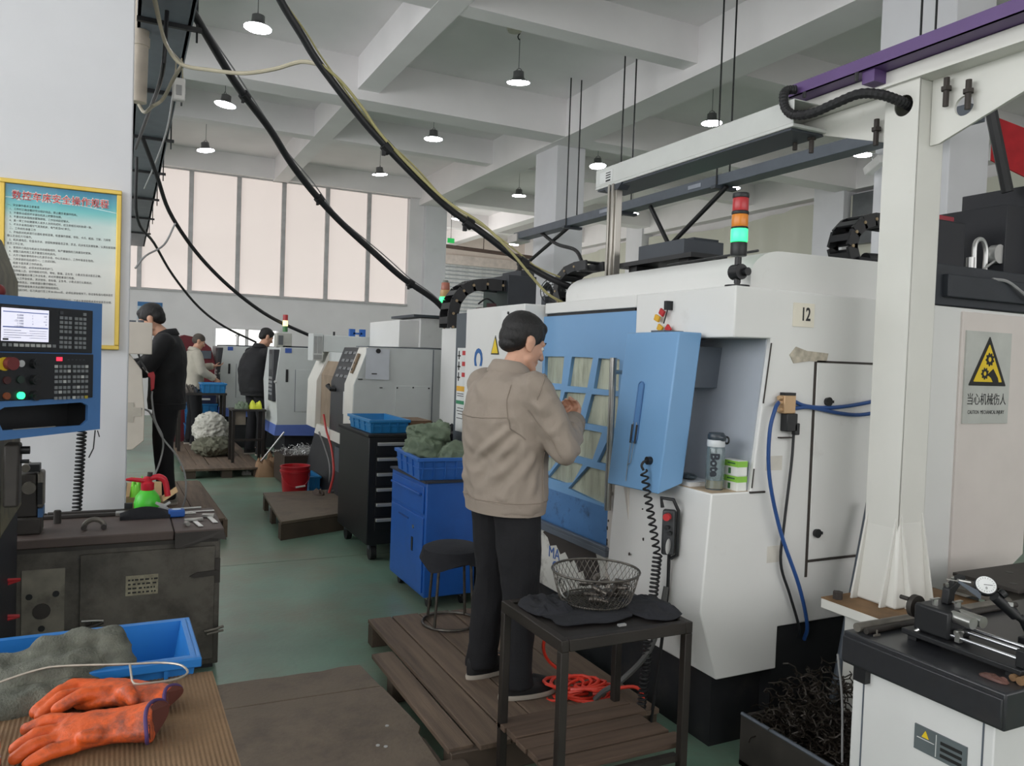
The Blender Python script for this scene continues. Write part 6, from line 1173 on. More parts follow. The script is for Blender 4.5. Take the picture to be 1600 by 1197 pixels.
glove('nearer orange rubber glove, fingers to the left, purple cuff toward the aisle', ((-.05, 1.585, .902), (.0, 1.578, .906), .06, .052), ((.062, 1.556, .912), .056),
      [((-.06, 1.632, .900), (-.11, 1.645, .904), (-.146, 1.648, .893), .0145), ((-.08, 1.60, .900), (-.125, 1.588, .905), (-.155, 1.578, .893), .015), ((-.08, 1.57, .900), (-.125, 1.548, .905), (-.152, 1.540, .893), .0145), ((-.06, 1.54, .898), (-.10, 1.522, .902), (-.13, 1.514, .892), .013)],
      ((-.03, 1.555, .908), (-.03, 1.535, .912), (-.05, 1.53, .915), .014), 3)
glove('farther orange rubber glove lying behind the nearer glove, dirty palm up', ((-.03, 1.735, .905), (.01, 1.715, .910), .055, .045), ((.095, 1.668, .905), .036),
      [((-.06, 1.775, .905), (-.10, 1.755, .912), (-.137, 1.715, .895), .0145), ((-.06, 1.745, .905), (-.095, 1.725, .912), (-.128, 1.695, .895), .0145), ((-.03, 1.765, .910), (-.08, 1.775, .914), (-.125, 1.735, .896), .014), ((-.02, 1.70, .92), (-.06, 1.692, .925), (-.10, 1.68, .91), .014)],
      ((.0, 1.70, .91), (.02, 1.67, .925), (.03, 1.655, .915), .016), 9)

mGran = mat('granite_black', (44, 45, 48), .3, var=.1, scale=30, dirt=.3, dcol=(70, 62, 56), dscale=4, dlo=.55)
t = thing('inspection_table', 'black granite inspection table on white cabinet at the right foreground', 'table', (2.55, 1.5, 0))
part('granite_slab', MB().box(2.127, 3.2, 1.255, 1.785, .645, .75), mGran, t, bev=.006)
part('edge_step', MB().box(2.118, 2.128, 1.26, 1.78, .655, .735), mGran, t, bev=.003)
c_ = part('cabinet', MB().box(2.16, 3.1, 1.30, 1.765, .02, .645), mat('table_cabinet_white', (218, 218, 216), .45, var=.03, dirt=.3, dcol=(120, 112, 102), dscale=5, dlo=.66), t, bev=.004)
part('panel_seam', MB().box(2.157, 2.161, 1.72, 1.724, .02, .62), mGreySteel, c_); part('panel_seam', MB().box(2.157, 2.161, 1.328, 1.332, .02, .64), mGreySteel, c_)
part('slab_bracket', MB().box(2.135, 2.16, 1.70, 1.745, .60, .645), mBlk, t)
ip = part('info_plate', MB().box(2.155, 2.16, 1.372, 1.535, .47, .545), mat('info_grey', (96, 104, 106), .45), c_)
wt2 = part('warning_triangle', MB().prism([(1.51, .515), (1.487, .515), (1.4985, .536)], 'x', 2.153, 2.155), mYel, ip)
for i in range(3): part('info_bar', MB().box(2.153, 2.155, 1.385, 1.45, .482 + .018 * i, .491 + .018 * i), mInk, ip)
part('info_line', MB().box(2.1535, 2.155, 1.463, 1.465, .475, .54).box(2.1535, 2.155, 1.47, 1.525, .508, .51), mat('label_white', (214, 216, 214)), ip)
solo('ground_bar', 'dark round bar lying along the far edge of the granite table', 'bar', MB().cyl((2.15, 1.752, .7655), (2.95, 1.752, .7655), .0145, n=16), mVise, smooth=True)
solo('ground_bar', 'thinner round bar in front of the dark bar on the granite table', 'bar', MB().cyl((2.16, 1.725, .7605), (2.95, 1.725, .7605), .010, n=14), mOldD, smooth=True)
solo('ground_bar', 'brown steel bars at the near right corner of the granite table', 'bar', MB().cyl((2.22, 1.275, .7625), (3.0, 1.275, .7625), .012, n=12).cyl((2.23, 1.302, .7605), (3.0, 1.302, .7605), .01, n=12), mRustP, smooth=True)
# bench centre fixture
t = thing('bench_center', 'black bench center fixture with chrome rails on the granite table', 'fixture', (2.32, 1.45, .751))
part('bed', MB().box(2.24, 2.405, 1.285, 1.66, .768, .785), mBlk, t, bev=.003)
for y in (1.31, 1.62): part('bed_foot', MB().box(2.26, 2.39, y, y + .03, .751, .768), mBlk, t)
part('headstock', MB().box(2.262, 2.375, 1.515, 1.635, .785, .872), mBlk, t, bev=.008)
part('handwheel', MB().cyl((2.31, 1.655, .845), (2.31, 1.672, .845), .036, n=24).cyl((2.31, 1.635, .845), (2.31, 1.655, .845), .018, n=16).cyl((2.285, 1.67, .868), (2.285, 1.70, .868), .007, n=10), mOldD, t, smooth=True)
part('spindle', MB().cyl((2.292, 1.525, .857), (2.285, 1.455, .857), .018, n=18).cyl((2.33, 1.525, .857), (2.325, 1.45, .857), .018, n=18), mSteel, t, smooth=True)
part('clamp_screw', MB().cyl((2.30, 1.59, .872), (2.30, 1.59, .89), .01, n=10).box(2.28, 2.32, 1.585, 1.595, .888, .893), mSteel, t); part('clamp_screw', MB().cyl((2.35, 1.55, .872), (2.35, 1.55, .888), .01, n=10).box(2.33, 2.37, 1.545, 1.555, .886, .891), mSteel, t); part('lock_lever', MB().cyl((2.265, 1.615, .79), (2.25, 1.63, .775), .006, n=8), mSteel, t)
part('lever_bracket', MB().prism([(2.34, .872), (2.37, .872), (2.375, .905), (2.40, .93), (2.425, .945), (2.42, .958), (2.40, .952), (2.37, .935), (2.345, .92)], 'y', 1.575, 1.60), mBlk, t, bev=.003)
part('lever_screw', MB().cyl((2.355, 1.588, .92), (2.35, 1.588, .936), .005, n=8).cyl((2.38, 1.588, .94), (2.376, 1.588, .952), .005, n=8), mSteel, t)
for x, z in ((2.275, .803), (2.315, .815), (2.355, .815)): part('chrome_rail', MB().cyl((x, 1.52, z), (x, 1.305, z), .0058, n=12), mat('chrome', (226, 228, 232), .12, .95, var=.02), t, smooth=True)
part('end_block', MB().box(2.255, 2.38, 1.285, 1.312, .785, .835), mBlk, t, bev=.003)
part('rail_clip', MB().cyl((2.275, 1.50, .815), (2.30, 1.50, .815), .009, n=10).box(2.268, 2.285, 1.485, 1.50, .79, .82), mSteel, t)
# dial indicator on its stand
t = thing('dial_indicator', 'dial indicator with white face on a black stand over the granite table', 'gauge', (2.56, 1.38, .751))
dc = V((2.374, 1.48, .956)); vdir = V((-.55, -.56, .62)).normalized(); du = V((0, 0, 1)).cross(vdir).normalized(); dv = vdir.cross(du)
dm = M4(((du.x, dv.x, vdir.x), (du.y, dv.y, vdir.y), (du.z, dv.z, vdir.z))).to_4x4()
part('dial_case', MB().lathe([(.028, -.014), (.031, -.010), (.031, .002), (.028, .005)], dc, 28, dm), mBlk, t, smooth=True)
df = part('dial_face', MB().lathe([(.028, .0045), (.028, .0055)], dc, 28, dm), mat('dial_white', (232, 234, 232), .3), t)
tk = MB()
for k in range(20):
    a = k * math.pi / 10; p = dc + du * .024 * math.cos(a) + dv * .024 * math.sin(a) + vdir * .006; q = dc + du * .020 * math.cos(a) + dv * .020 * math.sin(a) + vdir * .006; tk.cyl(p, q, .0005, n=4)
part('dial_tick', tk, mInk, df, kind='stuff'); part('dial_hand', MB().cyl(dc + vdir * .0065 - du * .006, dc + vdir * .0065 + du * .018, .0008, n=4), mInk, df); part('dial_numeral', text('0', .011, M4.Translation(dc + vdir * .0062 - dv * .011) @ dm, .0002), mInk, df)
part('stylus_body', MB().loft([[dc + V((-.015, .01, -.03)) + V((0, 0, s)) for s in (-.012, .012)] + [dc + V((-.02, .0, -.03)) + V((0, 0, s)) for s in (.012, -.012)], [dc + V((-.066, .044, .008)) + V((0, 0, s)) for s in (-.004, .004)] + [dc + V((-.07, .04, .008)) + V((0, 0, s)) for s in (.004, -.004)]]), mGreySteel, t)
part('stylus', MB().cyl(dc + V((-.066, .042, .008)), dc + V((-.095, .062, .012)), .0018, n=6).cyl(dc + V((-.03, .03, .004)), dc + V((-.066, .046, .010)), .005, n=8), mSteel, t)
part('fine_adjuster', MB().cyl((2.395, 1.465, .925), (2.455, 1.435, .868), .016, n=16).cyl((2.41, 1.455, .93), (2.42, 1.45, .94), .014, n=14), mBlk, t, smooth=True)
part('adjuster_label', MB().obox((2.428, 1.437, .905), (.018, .004, .012), M4.Rotation(R(-45), 3, 'Z')), mAlu, t)
part('stand_arm', MB().tube([(2.45, 1.437, .872), (2.475, 1.425, .855), (2.50, 1.41, .80), (2.52, 1.40, .765)], .011, 10).ball((2.475, 1.425, .858), .014, 10), mBlk, t, smooth=True)
part('stand_base', MB().box(2.48, 2.57, 1.36, 1.44, .751, .80), mBlk, t, bev=.004)
rag('paper_scrap', 'small crumpled reddish scrap near the front edge of the granite table', 2.195, 1.33, .751, .018, .038, .009, mat('scrap_red', (96, 66, 58), .6, var=.3), 91, 1, 'scrap', 14)
solo('wing_screw', 'tiny wing screw lying on the granite near its left corner', 'screw', MB().cyl((2.18, 1.70, .751), (2.18, 1.70, .77), .003, n=6).box(2.165, 2.195, 1.698, 1.702, .751, .757), mVise)
solo('steel_pole', 'dark steel pole leaning behind the gantry column foot', 'pole', MB().cyl((2.955, 2.37, 1.02), (2.735, 2.36, .0), .018, n=10), mGreySteel, smooth=True)
t = thing('swarf_bin', 'dark steel bin of brown swarf on the floor under the white cell corner', 'bin', (2.48, 2.05, 0))
part('bin_wall', MB().box(2.25, 2.27, 1.85, 2.36, 0, .20).box(2.66, 2.68, 1.85, 2.36, 0, .20).box(2.27, 2.66, 2.34, 2.36, 0, .20).box(2.25, 2.68, 1.83, 1.85, 0, .2).box(2.25, 2.68, 1.85, 2.36, 0, .02), mOldD, t)
part('bin_rim', MB().tube([(2.255, 2.36, .205), (2.255, 1.84, .205), (2.67, 1.84, .205)], .008, 6), mGreySteel, t)
random.seed(8); sw = MB()
for i in range(420):
    c = V((random.uniform(2.29, 2.64), random.uniform(1.9, 2.32), .14)); c.z += .30 * math.exp(-((c.x - 2.5) ** 2 + (c.y - 2.2) ** 2) / .035) * random.random(); a0 = random.uniform(0, 6); d = V((random.uniform(-1, 1), random.uniform(-1, 1), random.uniform(-.3, .6))).normalized()
    sw.tube([c + d * .011 * k + V((math.cos(a0 + k * 1.3), math.sin(a0 + k), math.sin(a0 + k * 1.3))) * .012 for k in range(8)], .0028, 3)
part('swarf', sw, mat('swarf_brown', (46, 39, 32), .45, .4, var=.3), t, kind='stuff')
t = thing('steel_plates', 'stack of dark steel plates with holes at the right edge behind the granite table', 'plates', (3.5, 2.0, 0))
part('plate', MB().box(3.2, 3.95, 1.86, 2.14, .735, .75), mOldD, t, bev=.002); part('plate', MB().box(3.17, 3.95, 1.82, 2.16, .68, .70), mVise, t, bev=.002)
part('plate_spacer', MB().box(3.35, 3.5, 1.9, 2.1, .70, .735), mOldD, t); part('plate_stand', MB().box(3.4, 3.9, 1.85, 2.12, 0, .68), mOldD, t)
for x, y in ((3.28, 1.93), (3.45, 2.05), (3.58, 1.95)): part('plate_hole', MB().cyl((x, y, .75), (x, y, .7508), .016, n=12), mBlk, t)
part('red_shim', MB().box(3.3, 3.45, 1.83, 1.86, .70, .71), mRed, t)
cable('floor_cable', 'thin pale cable hanging down beside the granite table', [(2.36, 2.0, .56), (2.37, 1.98, .40), (2.35, 1.95, .2), (2.33, 1.92, .03)], .004, mCabG)
t = thing('security_camera', 'white security camera on the right concrete pillar under the loader bracket', 'camera', (6.98, 5.75, 3.7))
part('camera_body', MB().obox((6.95, 5.72, 3.73), (.09, .26, .09), M4.Rotation(R(-20), 3, 'X') @ M4.Rotation(R(-15), 3, 'Z')), mat('switch_white', (226, 224, 220), .45), t, bev=.01)
part('camera_mount', MB().cyl((7.1, 5.78, 3.85), (6.97, 5.76, 3.85), .02, n=10).cyl((6.97, 5.76, 3.85), (6.96, 5.74, 3.75), .018, n=10), mAlu, t)
part('camera_lens', MB().cyl((6.985, 5.60, 3.685), (6.99, 5.585, 3.678), .03, n=12), mBlk, t)
# ================================================================== the four men (each faces local +Y, soles at z = 0)
mSkin = mat('skin', (206, 158, 132), .5, var=.05, scale=8); mHair = mat('hair_black', (24, 22, 22), .6, var=.3, scale=40, stretch=(3, 3, .6), bump=.4, bscale=90)
mHairS = mat('hair_cropped', (84, 76, 70), .8, var=.2)
mEyeW = mat('eye_white', (226, 222, 216), .3); mSole = mat('sole_pale', (176, 168, 156), .7)
def head_mesh(mb, hc, yaw, pit, sc=1.0):
    m = M4.Translation(hc) @ M4.Rotation(yaw, 4, 'Z') @ M4.Rotation(-pit, 4, 'X') @ M4.Scale(sc, 4); r3 = m.to_3x3()
    P = lambda x, y, z: m @ V((x, y, z))
    mb.ball(P(0, -.012, .028), (.076, .094, .088), 24, r3)           # cranium
    mb.ball(P(0, .022, -.03), (.066, .068, .082), 24, r3)            # face
    mb.ball(P(0, .045, -.085), (.042, .038, .034), 16, r3)           # jaw, chin
    mb.ball(P(0, .078, -.100), (.020, .014, .016), 12, r3)
    mb.caps(P(-.045, .02, -.07), P(-.02, .07, -.098), .024, .02, 10); mb.caps(P(.045, .02, -.07), P(.02, .07, -.098), .024, .02, 10)
    mb.caps(P(0, .083, .0), P(0, .105, -.035), .009, .0135, 10); mb.ball(P(.011, .096, -.038), .0085, 8); mb.ball(P(-.011, .096, -.038), .0085, 8)
    mb.caps(P(-.034, .074, .016), P(.034, .074, .016), .012, .012, 10)   # brow
    for s in (-1, 1): mb.ball(P(s * .036, .066, -.024), (.02, .016, .016), 12, r3)
    mb.caps(P(-.020, .082, -.064), P(.020, .082, -.064), .0065, .0065, 8); mb.caps(P(-.017, .081, -.075), P(.017, .081, -.075), .0075, .0075, 8)
    for s in (-1, 1):                                                  # ears
        mb.ball(P(s * .078, -.004, -.012), (.010, .022, .034), 12, r3); mb.ball(P(s * .084, -.012, .0), (.008, .018, .022), 12, r3); mb.ball(P(s * .079, .004, -.036), (.008, .010, .012), 10, r3)
    return m
def hand(mb, wrist, d, nrm, side, curl, spread=.0, sc=1.0):
    """palm + five fingers; d = pointing direction, nrm = direction the palm faces, side = +1 thumb toward d x nrm"""
    d = V(d).normalized(); n = V(nrm); n = (n - d * n.dot(d)).normalized(); s = d.cross(n) * side; w = V(wrist)
    mb.caps(w - d * .02, w + d * .02, .026 * sc, .028 * sc, 12, (1, .8), s)
    for k in (-1.2, -.4, .4, 1.2): mb.caps(w + d * .015 + s * k * .012, w + d * .082 * sc + s * k * .0185, .016 * sc, .0125 * sc, 10)
    for k, (o, ln) in enumerate(((.029, .078), (.010, .088), (-.010, .082), (-.028, .064))):
        p = w + d * .084 * sc + s * o * sc; a = 0
        for j, (f, c) in enumerate(((.45, curl[0]), (.32, curl[1]), (.23, curl[2]))):
            a += R(c + 3 * k); q = p + (d * math.cos(a) + n * math.sin(a) + s * (spread * (1.5 - k) * .1)) * ln * f * sc
            mb.caps(p, q, (.0095 - .0008 * j) * sc, (.0088 - .0009 * j) * sc, 10); p = q
    p = w + d * .02 + s * .024 * sc; q = p + (d * .6 + s * .55 + n * .5).normalized() * .045 * sc; r_ = q + (d * .85 + s * .05 + n * .5).normalized() * .034 * sc
    mb.caps(p, q, .0145 * sc, .0115 * sc, 10); mb.caps(q, r_, .011 * sc, .009 * sc, 10); mb.caps(r_, r_ + (d * .9 + n * .35 - s * .2).normalized() * .022 * sc, .0095 * sc, .0075 * sc, 10)
def man(label, loc, rz, S):
    """S: pose and clothing"""
    vx = S.get('voxel', .008)
    t = thing('person', label, 'person', loc, None, rz)
    W = WM[t.name]
    if S.get('scale'): t.scale = (S['scale'],) * 3; WM[t.name] = W = W @ M4.Scale(S['scale'], 4)
    def put(name, me, m, smooth=60, parent=None, lab=None):
        me.transform(W); return part(name, me, m, parent or t, smooth=smooth, label=lab)
    hc = V(S['head']); sh = [V(p) for p in S['shoulder']]; el = [V(p) for p in S['elbow']]; wr_ = [V(p) for p in S['wrist']]
    hip = [V(p) for p in S['hip']]; kn = [V(p) for p in S['knee']]; an = [V(p) for p in S['ankle']]
    tz = S['torso']
    # --- body: one continuous surface
    b = MB(); hm = head_mesh(b, hc, S.get('hyaw', 0), S.get('hpitch', 0), S.get('hscale', 1)); nb = V(S['neck'])
    b.caps(nb - V((0, 0, .05)), hc + V((0, -.018, -.06)), .062, .055, 16)
    b.ell([(z, cx, cy, rx * .76, ry * .74) for z, cx, cy, rx, ry in tz if z > .8 or True], 20)
    for i in (0, 1):
        b.caps(sh[i], el[i], .05, .042, 12); b.caps(el[i], wr_[i], .042, .029, 12); b.caps(nb + V((0, 0, -.07)), sh[i], .06, .055, 12)
        hand(b, wr_[i], S['hdir'][i], S['hnrm'][i], S['hside'][i], S['curl'][i], S.get('spread', 0))
        b.caps(hip[i], kn[i], .08, .052, 12); b.caps(kn[i], an[i], .05, .036, 12); b.caps(an[i], an[i] + V((0, .12, -.045)), .036, .03, 10)
    put('body', remesh(b, S.get('bvox', .0075), 2), mSkin)
    # --- hair
    h = MB(); r3 = hm.to_3x3(); P = lambda x, y, z: hm @ V((x, y, z))
    if S['hair'] == 'full':
        h.ball(P(0, -.018, .043), (.083, .099, .084), 24, r3); h.ball(P(0, -.045, .005), (.077, .070, .066), 20, r3); h.ball(P(0, -.062, -.035), (.056, .042, .034), 16, r3)
        h.ball(P(0, .036, .074), (.060, .044, .034), 16, r3)
        for s in (-1, 1): h.ball(P(s * .066, .012, .032), (.016, .036, .042), 12, r3); h.caps(P(s * .073, .018, .02), P(s * .074, .018, -.012), .009, .005, 8)
        put('hair', remesh(h, .005 if vx < .01 else .008, 1, .0025, 60, (1, 1, .5), 2), mHair)
    else:
        h.ball(P(0, -.016, .036), (.080, .097, .086), 24, r3); h.ball(P(0, -.045, .0), (.074, .066, .066), 20, r3)
        put('hair', remesh(h, .008, 1), mHairS)
    for s in (-1, 1):
        e = MB(); e.ball(P(s * .031, .0755, -.004), .0105 * S.get('hscale', 1), 10); ey = put('eye', e.mesh('eye'), mEyeW, parent=t)
        e = MB(); e.ball(P(s * .031, .0835, -.005), .0045, 8); put('iris', e.mesh('iris'), mBlk, parent=ey)
        e = MB(); e.caps(P(s * .016, .089, .02), P(s * .047, .078, .024), .0042, .003, 6); put('eyebrow', e.mesh('eyebrow'), mHair, parent=t)
    # --- jacket
    j = MB(); j.ell(tz, 28)
    cr_ = S.get('cuff', 1.0)
    for i in (0, 1):
        j.caps(tz_pt(tz, sh[i]), sh[i], .085, .082, 14); j.caps(sh[i], el[i], .083, .068, 14); j.caps(el[i], el[i].lerp(wr_[i], .82 * cr_), .067, .052, 14)
        j.ball(el[i], .066, 14)
    jm = remesh(j, vx, 2, S.get('fold', .012), 7.5, (1, 1, .8), S.get('seed', 1))
    nr = [v.normal.copy() for v in jm.vertices]; out = []
    for v, vn in zip(jm.vertices, nr):                                 # sewn-cloth folds: soft ridges along strokes
        d = 0
        for a, q, w_, amp in S.get('strokes', ()):
            a, q = V(a), V(q); e = q - a; f = max(0, min(1, (v.co - a).dot(e) / e.length_squared)); r_ = (v.co - a - e * f).length
            if r_ < 3.2 * w_: d += amp * math.exp(-(r_ / w_) ** 2) * (.35 + .65 * math.sin(math.pi * min(1, .15 + f * .85))) - amp * .6 * math.exp(-((r_ - 1.6 * w_) / w_) ** 2)
        out += (v.co + vn * d)[:]
    jm.vertices.foreach_set('co', out); jm.update(); bvh = BVHTree.FromPolygons([v.co.copy() for v in jm.vertices], [tuple(p_.vertices) for p_ in jm.polygons]); seams = []
    for sm in S.get('seams', ()):
        ps = []
        for q in spline(sm, 8):
            h_ = bvh.find_nearest(q)
            if h_[0] is not None: ps.append(h_[0] + h_[1] * .0012)
        seams.append(ps)
    jk = put('jacket', jm, S['jmat'])
    for ps in seams: put('seam', MB().tube(ps, .0026, 6).mesh('seam'), S.get('cmat', S['jmat']), parent=jk)
    c = MB(); n = 28
    if S.get('collar', True):
        rg = []
        for rr, zz in ((.098, -.055), (.083, .012), (.080, .028), (.088, .024), (.115, -.02), (.112, -.028)):
            rg.append([nb + V((rr * math.cos(2 * math.pi * k / n), rr * .92 * math.sin(2 * math.pi * k / n) + .005, zz - .035 * max(0, math.sin(2 * math.pi * k / n)) + .012 * max(0, -math.sin(2 * math.pi * k / n)))) for k in range(n)])
        put('collar', c.loft(rg, cap=False).mesh('collar'), S['jmat'], parent=jk)
    for i in (0, 1):
        a = el[i].lerp(wr_[i], .74 * cr_); q = el[i].lerp(wr_[i], .92 * cr_)
        put('cuff', MB().tube([a, a.lerp(q, .1), q, q - (q - a).normalized() * .004], [.05, .0575, .054, .045], 20).mesh('cuff'), S['cmat'] if 'cmat' in S else S['jmat'], parent=jk)
    z0, cx, cy, rx, ry = tz[0]
    bd = MB().loft([[(cx + rx * k_ * math.cos(2 * math.pi * k / 36), cy + ry * k_ * math.sin(2 * math.pi * k / 36), z0 + dz) for k in range(36)] for dz, k_ in ((-.006, .97), (-.005, 1.045), (.046, 1.075), (.052, 1.0))])
    band = put('hem_band', bd.mesh('hem_band'), S['jmat'], parent=jk)
    if S.get('buttons'):
        for a in S['buttons']:
            q = V((cx + rx * 1.04 * math.cos(a), cy + ry * 1.04 * math.sin(a), z0 + .022)); u = V((math.cos(a) * ry, math.sin(a) * rx, 0)).normalized()
            put('button', MB().cyl(q, q + u * .004, .007, n=12).mesh('button'), mOldD, parent=jk)
    if False:
        for zz, k0, k1 in S['yoke']:
            pts = []
            for k in range(24):
                a = k0 + (k1 - k0) * k / 23; f = ring_at(tz, zz); pts.append(V((f[0] + f[2] * 1.015 * math.cos(a), f[1] + f[3] * 1.015 * math.sin(a), zz)))
            put('yoke_seam', MB().tube(pts, .003, 6).mesh('seam'), S['jmat'], parent=jk)
    # --- trousers and shoes
    p = MB(); zt = tz[0][0] + .10
    p.ell([(hip[0].z - .06, 0, tz[0][2], .15, .11), (hip[0].z + .02, 0, tz[0][2], tz[0][3] * .92, tz[0][4] * .92), (zt, 0, tz[0][2], tz[0][3] * .9, tz[0][4] * .9)], 24)
    for i in (0, 1):
        p.caps(hip[i], kn[i], .108, .082, 16); p.caps(kn[i], an[i] + V((0, -.005, .015)), .082, .066, 16); p.cyl(an[i] + V((0, -.005, .06)), an[i] + V((0, 0, -.035)), .066, .075, 16)
    put('trousers', remesh(p, vx * 1.05, 2, S.get('fold', .012) * .8, 6, (1.3, 1.3, .7), 5), S['tmat'])
    for i in (0, 1):
        f = V(S['foot'][i]); a = an[i]; s_ = MB()
        ft = f.normalized(); sd = ft.cross(V((0, 0, 1)))
        def ring(o, z, wd, k=20): return [V((a.x, a.y, 0)) + ft * (o[0] + (o[1] - o[0]) * (.5 + .5 * math.cos(2 * math.pi * q / k))) + sd * (wd * math.sin(2 * math.pi * q / k) * (1 + .12 * math.cos(2 * math.pi * q / k))) + V((0, 0, z)) for q in range(k)]
        up = MB().loft([ring((-.085, .185), .018, .047), ring((-.088, .18), .045, .048), ring((-.085, .14), .07, .043), ring((-.08, .06), .095, .038), ring((-.07, .03), .105, .033)])
        sh_ = put('shoe', up.mesh('shoe'), S['smat'])
        put('sole', MB().loft([ring((-.09, .192), .0, .05), ring((-.092, .195), .01, .052), ring((-.09, .19), .02, .05)]).mesh('sole'), mSole, parent=sh_)
    return t
def ring_at(tz, z):
    for a, b in zip(tz, tz[1:]):
        if a[0] <= z <= b[0]:
            f = (z - a[0]) / (b[0] - a[0]); return [a[i] + (b[i] - a[i]) * f for i in (1, 2, 3, 4)]
    return tz[-1][1:]
def tz_pt(tz, s):
    f = ring_at(tz, min(s.z - .03, tz[-1][0])); return V((f[0] + (s.x - f[0]) * .45, f[1], s.z - .03))
mUni = mat('uniform_khaki', (152, 140, 128), .85, var=.07, scale=5, dirt=.35, dcol=(116, 104, 92), dscale=4, bump=.15, bscale=300, dlo=.55)
mUniD = mat('uniform_seam', (140, 128, 116), .85); mPant = mat('trousers_dark', (19, 19, 23), .85, var=.15, bump=.15, bscale=200)
mBlkJ = mat('jacket_black', (20, 20, 23), .8, var=.12, bump=.15, bscale=200); mShoeB = mat('shoe_black', (24, 24, 26), .6); mShoeG = mat('shoe_grey', (150, 148, 136), .6, var=.2)
mUni2 = mat('uniform_grey', (186, 180, 166), .85, var=.08)
man('man in khaki work jacket and dark trousers fitting a part at the blue door', (1.545, 3.14, .131), R(-84), dict(
    head=(0.0, .07, 1.545), hpitch=R(20), hyaw=R(-6), neck=(0, .0, 1.425), hscale=1.06, shoulder=((-.205, .0, 1.335), (.205, .0, 1.335)), elbow=((-.25, .14, 1.11), (.27, .12, 1.09)), wrist=((-.075, .305, 1.205), (.10, .295, 1.20)),
    hdir=((.6, .55, .25), (-.62, .45, .30)), hnrm=((.3, -.2, .75), (-.3, -.2, .7)), hside=(1, -1), curl=((38, 42, 28), (46, 48, 30)),
    hip=((-.095, 0, .86), (.095, 0, .86)), knee=((-.11, .015, .47), (.12, .015, .47)), ankle=((-.12, -.02, .085), (.15, .0, .085)), foot=((-.15, 1, 0), (.12, 1, 0)),
    torso=[(.80, 0, .0, .207, .157), (.85, 0, .0, .222, .170), (.95, 0, .0, .218, .172), (1.08, 0, -.01, .222, .174), (1.2, 0, -.02, .230, .172), (1.3, 0, -.025, .220, .150), (1.365, 0, -.025, .172, .125), (1.41, 0, -.01, .098, .088), (1.435, 0, .0, .075, .07)],
    hair='full', jmat=mUni, cmat=mUniD, tmat=mPant, smat=mShoeB, fold=.017, voxel=.009, bvox=.005, buttons=(-.25, -.05), seed=4,
    seams=[[(-.19, -.12, 1.22), (-.08, -.2, 1.215), (.08, -.2, 1.215), (.19, -.12, 1.22)], [(.17, -.1, 1.36), (.185, -.13, 1.27), (.21, -.12, 1.18), (.23, -.05, 1.13)], [(.215, .02, 1.38), (.24, .0, 1.36), (.27, -.03, 1.30)],
           [(.2, .06, 1.08), (.22, .07, .98), (.22, .06, .86)], [(.12, .17, 1.1), (.13, .18, 1.0), (.13, .18, .87)], [(-.2, -.08, .856), (-.1, -.17, .856), (.05, -.18, .856), (.17, -.11, .856), (.23, .0, .856), (.2, .1, .856), (.1, .17, .856)], [(.24, -.06, 1.25), (.29, .0, 1.15), (.30, .09, 1.07)]],
    strokes=[((.20, -.12, 1.17), (.02, -.20, 1.02), .018, .012), ((.21, -.10, 1.12), (.08, -.20, .94), .02, .011), ((-.12, -.2, 1.16), (.03, -.2, 1.06), .022, .008), ((.2, -.1, 1.03), (.05, -.19, .90), .022, .009), ((.22, 0, 1.05), (.16, -.12, .88), .02, .009), ((-.15, -.15, 1.0), (-.05, -.19, .88), .024, .009), ((.24, .04, 1.02), (.2, -.02, .87), .018, .009),
             ((.30, .06, 1.13), (.25, .18, 1.03), .016, .010), ((.31, .09, 1.17), (.31, .17, 1.08), .016, .010), ((.29, .03, 1.21), (.22, .12, 1.17), .016, .009), ((.22, .2, 1.20), (.27, .23, 1.09), .014, .008), ((.29, -.05, 1.28), (.26, .06, 1.22), .02, .008), ((.15, .25, 1.21), (.2, .27, 1.12), .012, .007), ((-.05, -.17, 1.36), (.1, -.17, 1.31), .03, .006)]))
man('man in black jacket leaning over the cream machine at the pillar', (.37, 7.85, .162), R(84), dict(scale=1.05,
    head=(0.0, .14, 1.60), hscale=1.08, hpitch=R(28), neck=(0, .01, 1.49), hyaw=R(-8), shoulder=((-.21, .02, 1.40), (.21, .02, 1.40)), elbow=((-.25, .16, 1.17), (.25, .2, 1.20)), wrist=((-.14, .36, 1.14), (.12, .42, 1.18)),
    hdir=((.3, .8, -.1), (-.2, .9, .0)), hnrm=((.3, 0, -.8), (-.3, 0, -.8)), hside=(1, -1), curl=((30, 35, 20), (30, 35, 20)),
    hip=((-.095, 0, .92), (.095, 0, .92)), knee=((-.10, .02, .50), (.12, .03, .50)), ankle=((-.11, -.02, .09), (.14, .02, .09)), foot=((-.1, 1, 0), (.2, 1, 0)),
    torso=[(.83, 0, .0, .20, .145), (.9, 0, .0, .21, .155), (1.02, 0, .0, .205, .15), (1.15, 0, .0, .215, .155), (1.28, 0, .0, .225, .155), (1.37, 0, .0, .215, .135), (1.43, 0, .0, .165, .11), (1.475, 0, .005, .095, .085), (1.50, 0, .01, .075, .07)],
    hair='full', jmat=mBlkJ, tmat=mPant, smat=mShoeG, voxel=.013, bvox=.008, seed=9))
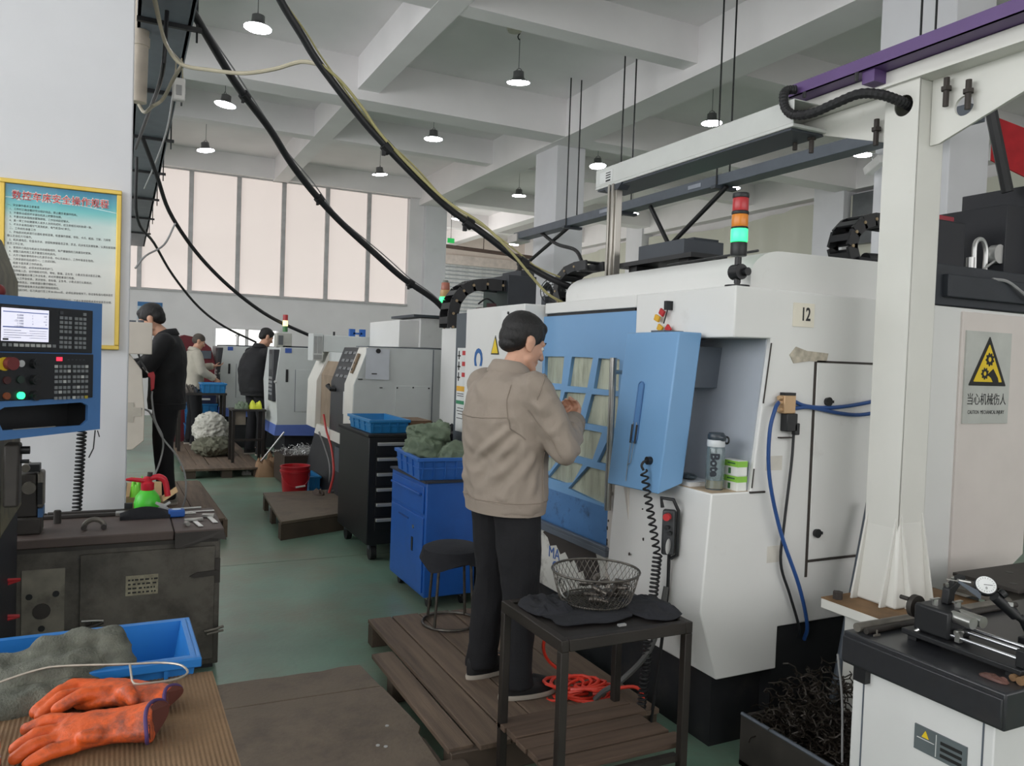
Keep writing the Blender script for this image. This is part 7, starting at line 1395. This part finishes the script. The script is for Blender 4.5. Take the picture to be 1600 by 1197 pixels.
pg = man('man in pale grey uniform with cropped hair at the far packing bench', (.97, 12.85, .123), R(-82), dict(scale=.95,
    head=(0.0, .07, 1.655), hpitch=R(24), neck=(0, .0, 1.53), hyaw=R(-10), shoulder=((-.21, .0, 1.44), (.21, .0, 1.44)), elbow=((-.25, .12, 1.22), (.26, .06, 1.18)), wrist=((-.12, .34, 1.26), (.20, .28, 1.06)),
    hdir=((.1, .9, .1), (-.1, .7, -.5)), hnrm=((0, 0, .9), (-.6, .2, -.3)), hside=(-1, -1), curl=((15, 20, 15), (25, 30, 20)),
    hip=((-.095, 0, .95), (.095, 0, .95)), knee=((-.10, .02, .52), (.12, .03, .52)), ankle=((-.11, -.02, .09), (.12, .02, .09)), foot=((-.1, 1, 0), (.1, 1, 0)),
    torso=[(.90, 0, .0, .20, .145), (.96, 0, .0, .21, .155), (1.06, 0, .0, .205, .15), (1.2, 0, .0, .215, .155), (1.33, 0, .0, .22, .15), (1.42, 0, .0, .21, .13), (1.47, 0, .0, .165, .11), (1.51, 0, .005, .095, .085), (1.535, 0, .01, .075, .07)],
    hair='crop', jmat=mUni2, tmat=mPant, smat=mShoeB, voxel=.016, bvox=.010, seed=14))
man('man in black jacket seen from behind at the grey lathe with beacon', (1.69, 11.46, .122), R(-66), dict(
    head=(0.03, .12, 1.66), hpitch=R(26), neck=(.02, .02, 1.53), hyaw=R(-15), shoulder=((-.21, .02, 1.43), (.21, .02, 1.43)), elbow=((-.27, .14, 1.20), (.27, .18, 1.20)), wrist=((-.16, .36, 1.16), (.14, .38, 1.18)),
    hdir=((.2, .9, 0), (-.2, .9, 0)), hnrm=((0, 0, -1), (0, 0, -1)), hside=(1, -1), curl=((25, 30, 20), (25, 30, 20)),
    hip=((-.095, 0, .95), (.095, 0, .95)), knee=((-.10, .02, .52), (.12, .03, .52)), ankle=((-.11, -.02, .09), (.12, .02, .09)), foot=((-.1, 1, 0), (.1, 1, 0)),
    torso=[(.84, 0, -.01, .23, .18), (.90, 0, -.02, .25, .20), (1.06, 0, -.03, .255, .21), (1.2, 0, -.04, .255, .205), (1.33, 0, -.03, .245, .18), (1.42, 0, -.01, .225, .15), (1.47, 0, .01, .165, .11), (1.51, 0, .015, .095, .085), (1.535, 0, .02, .075, .07)],
    hair='full', jmat=mBlkJ, tmat=mPant, smat=mShoeB, voxel=.016, bvox=.010, seed=19))
bpy.data.scenes.remove(TMP)
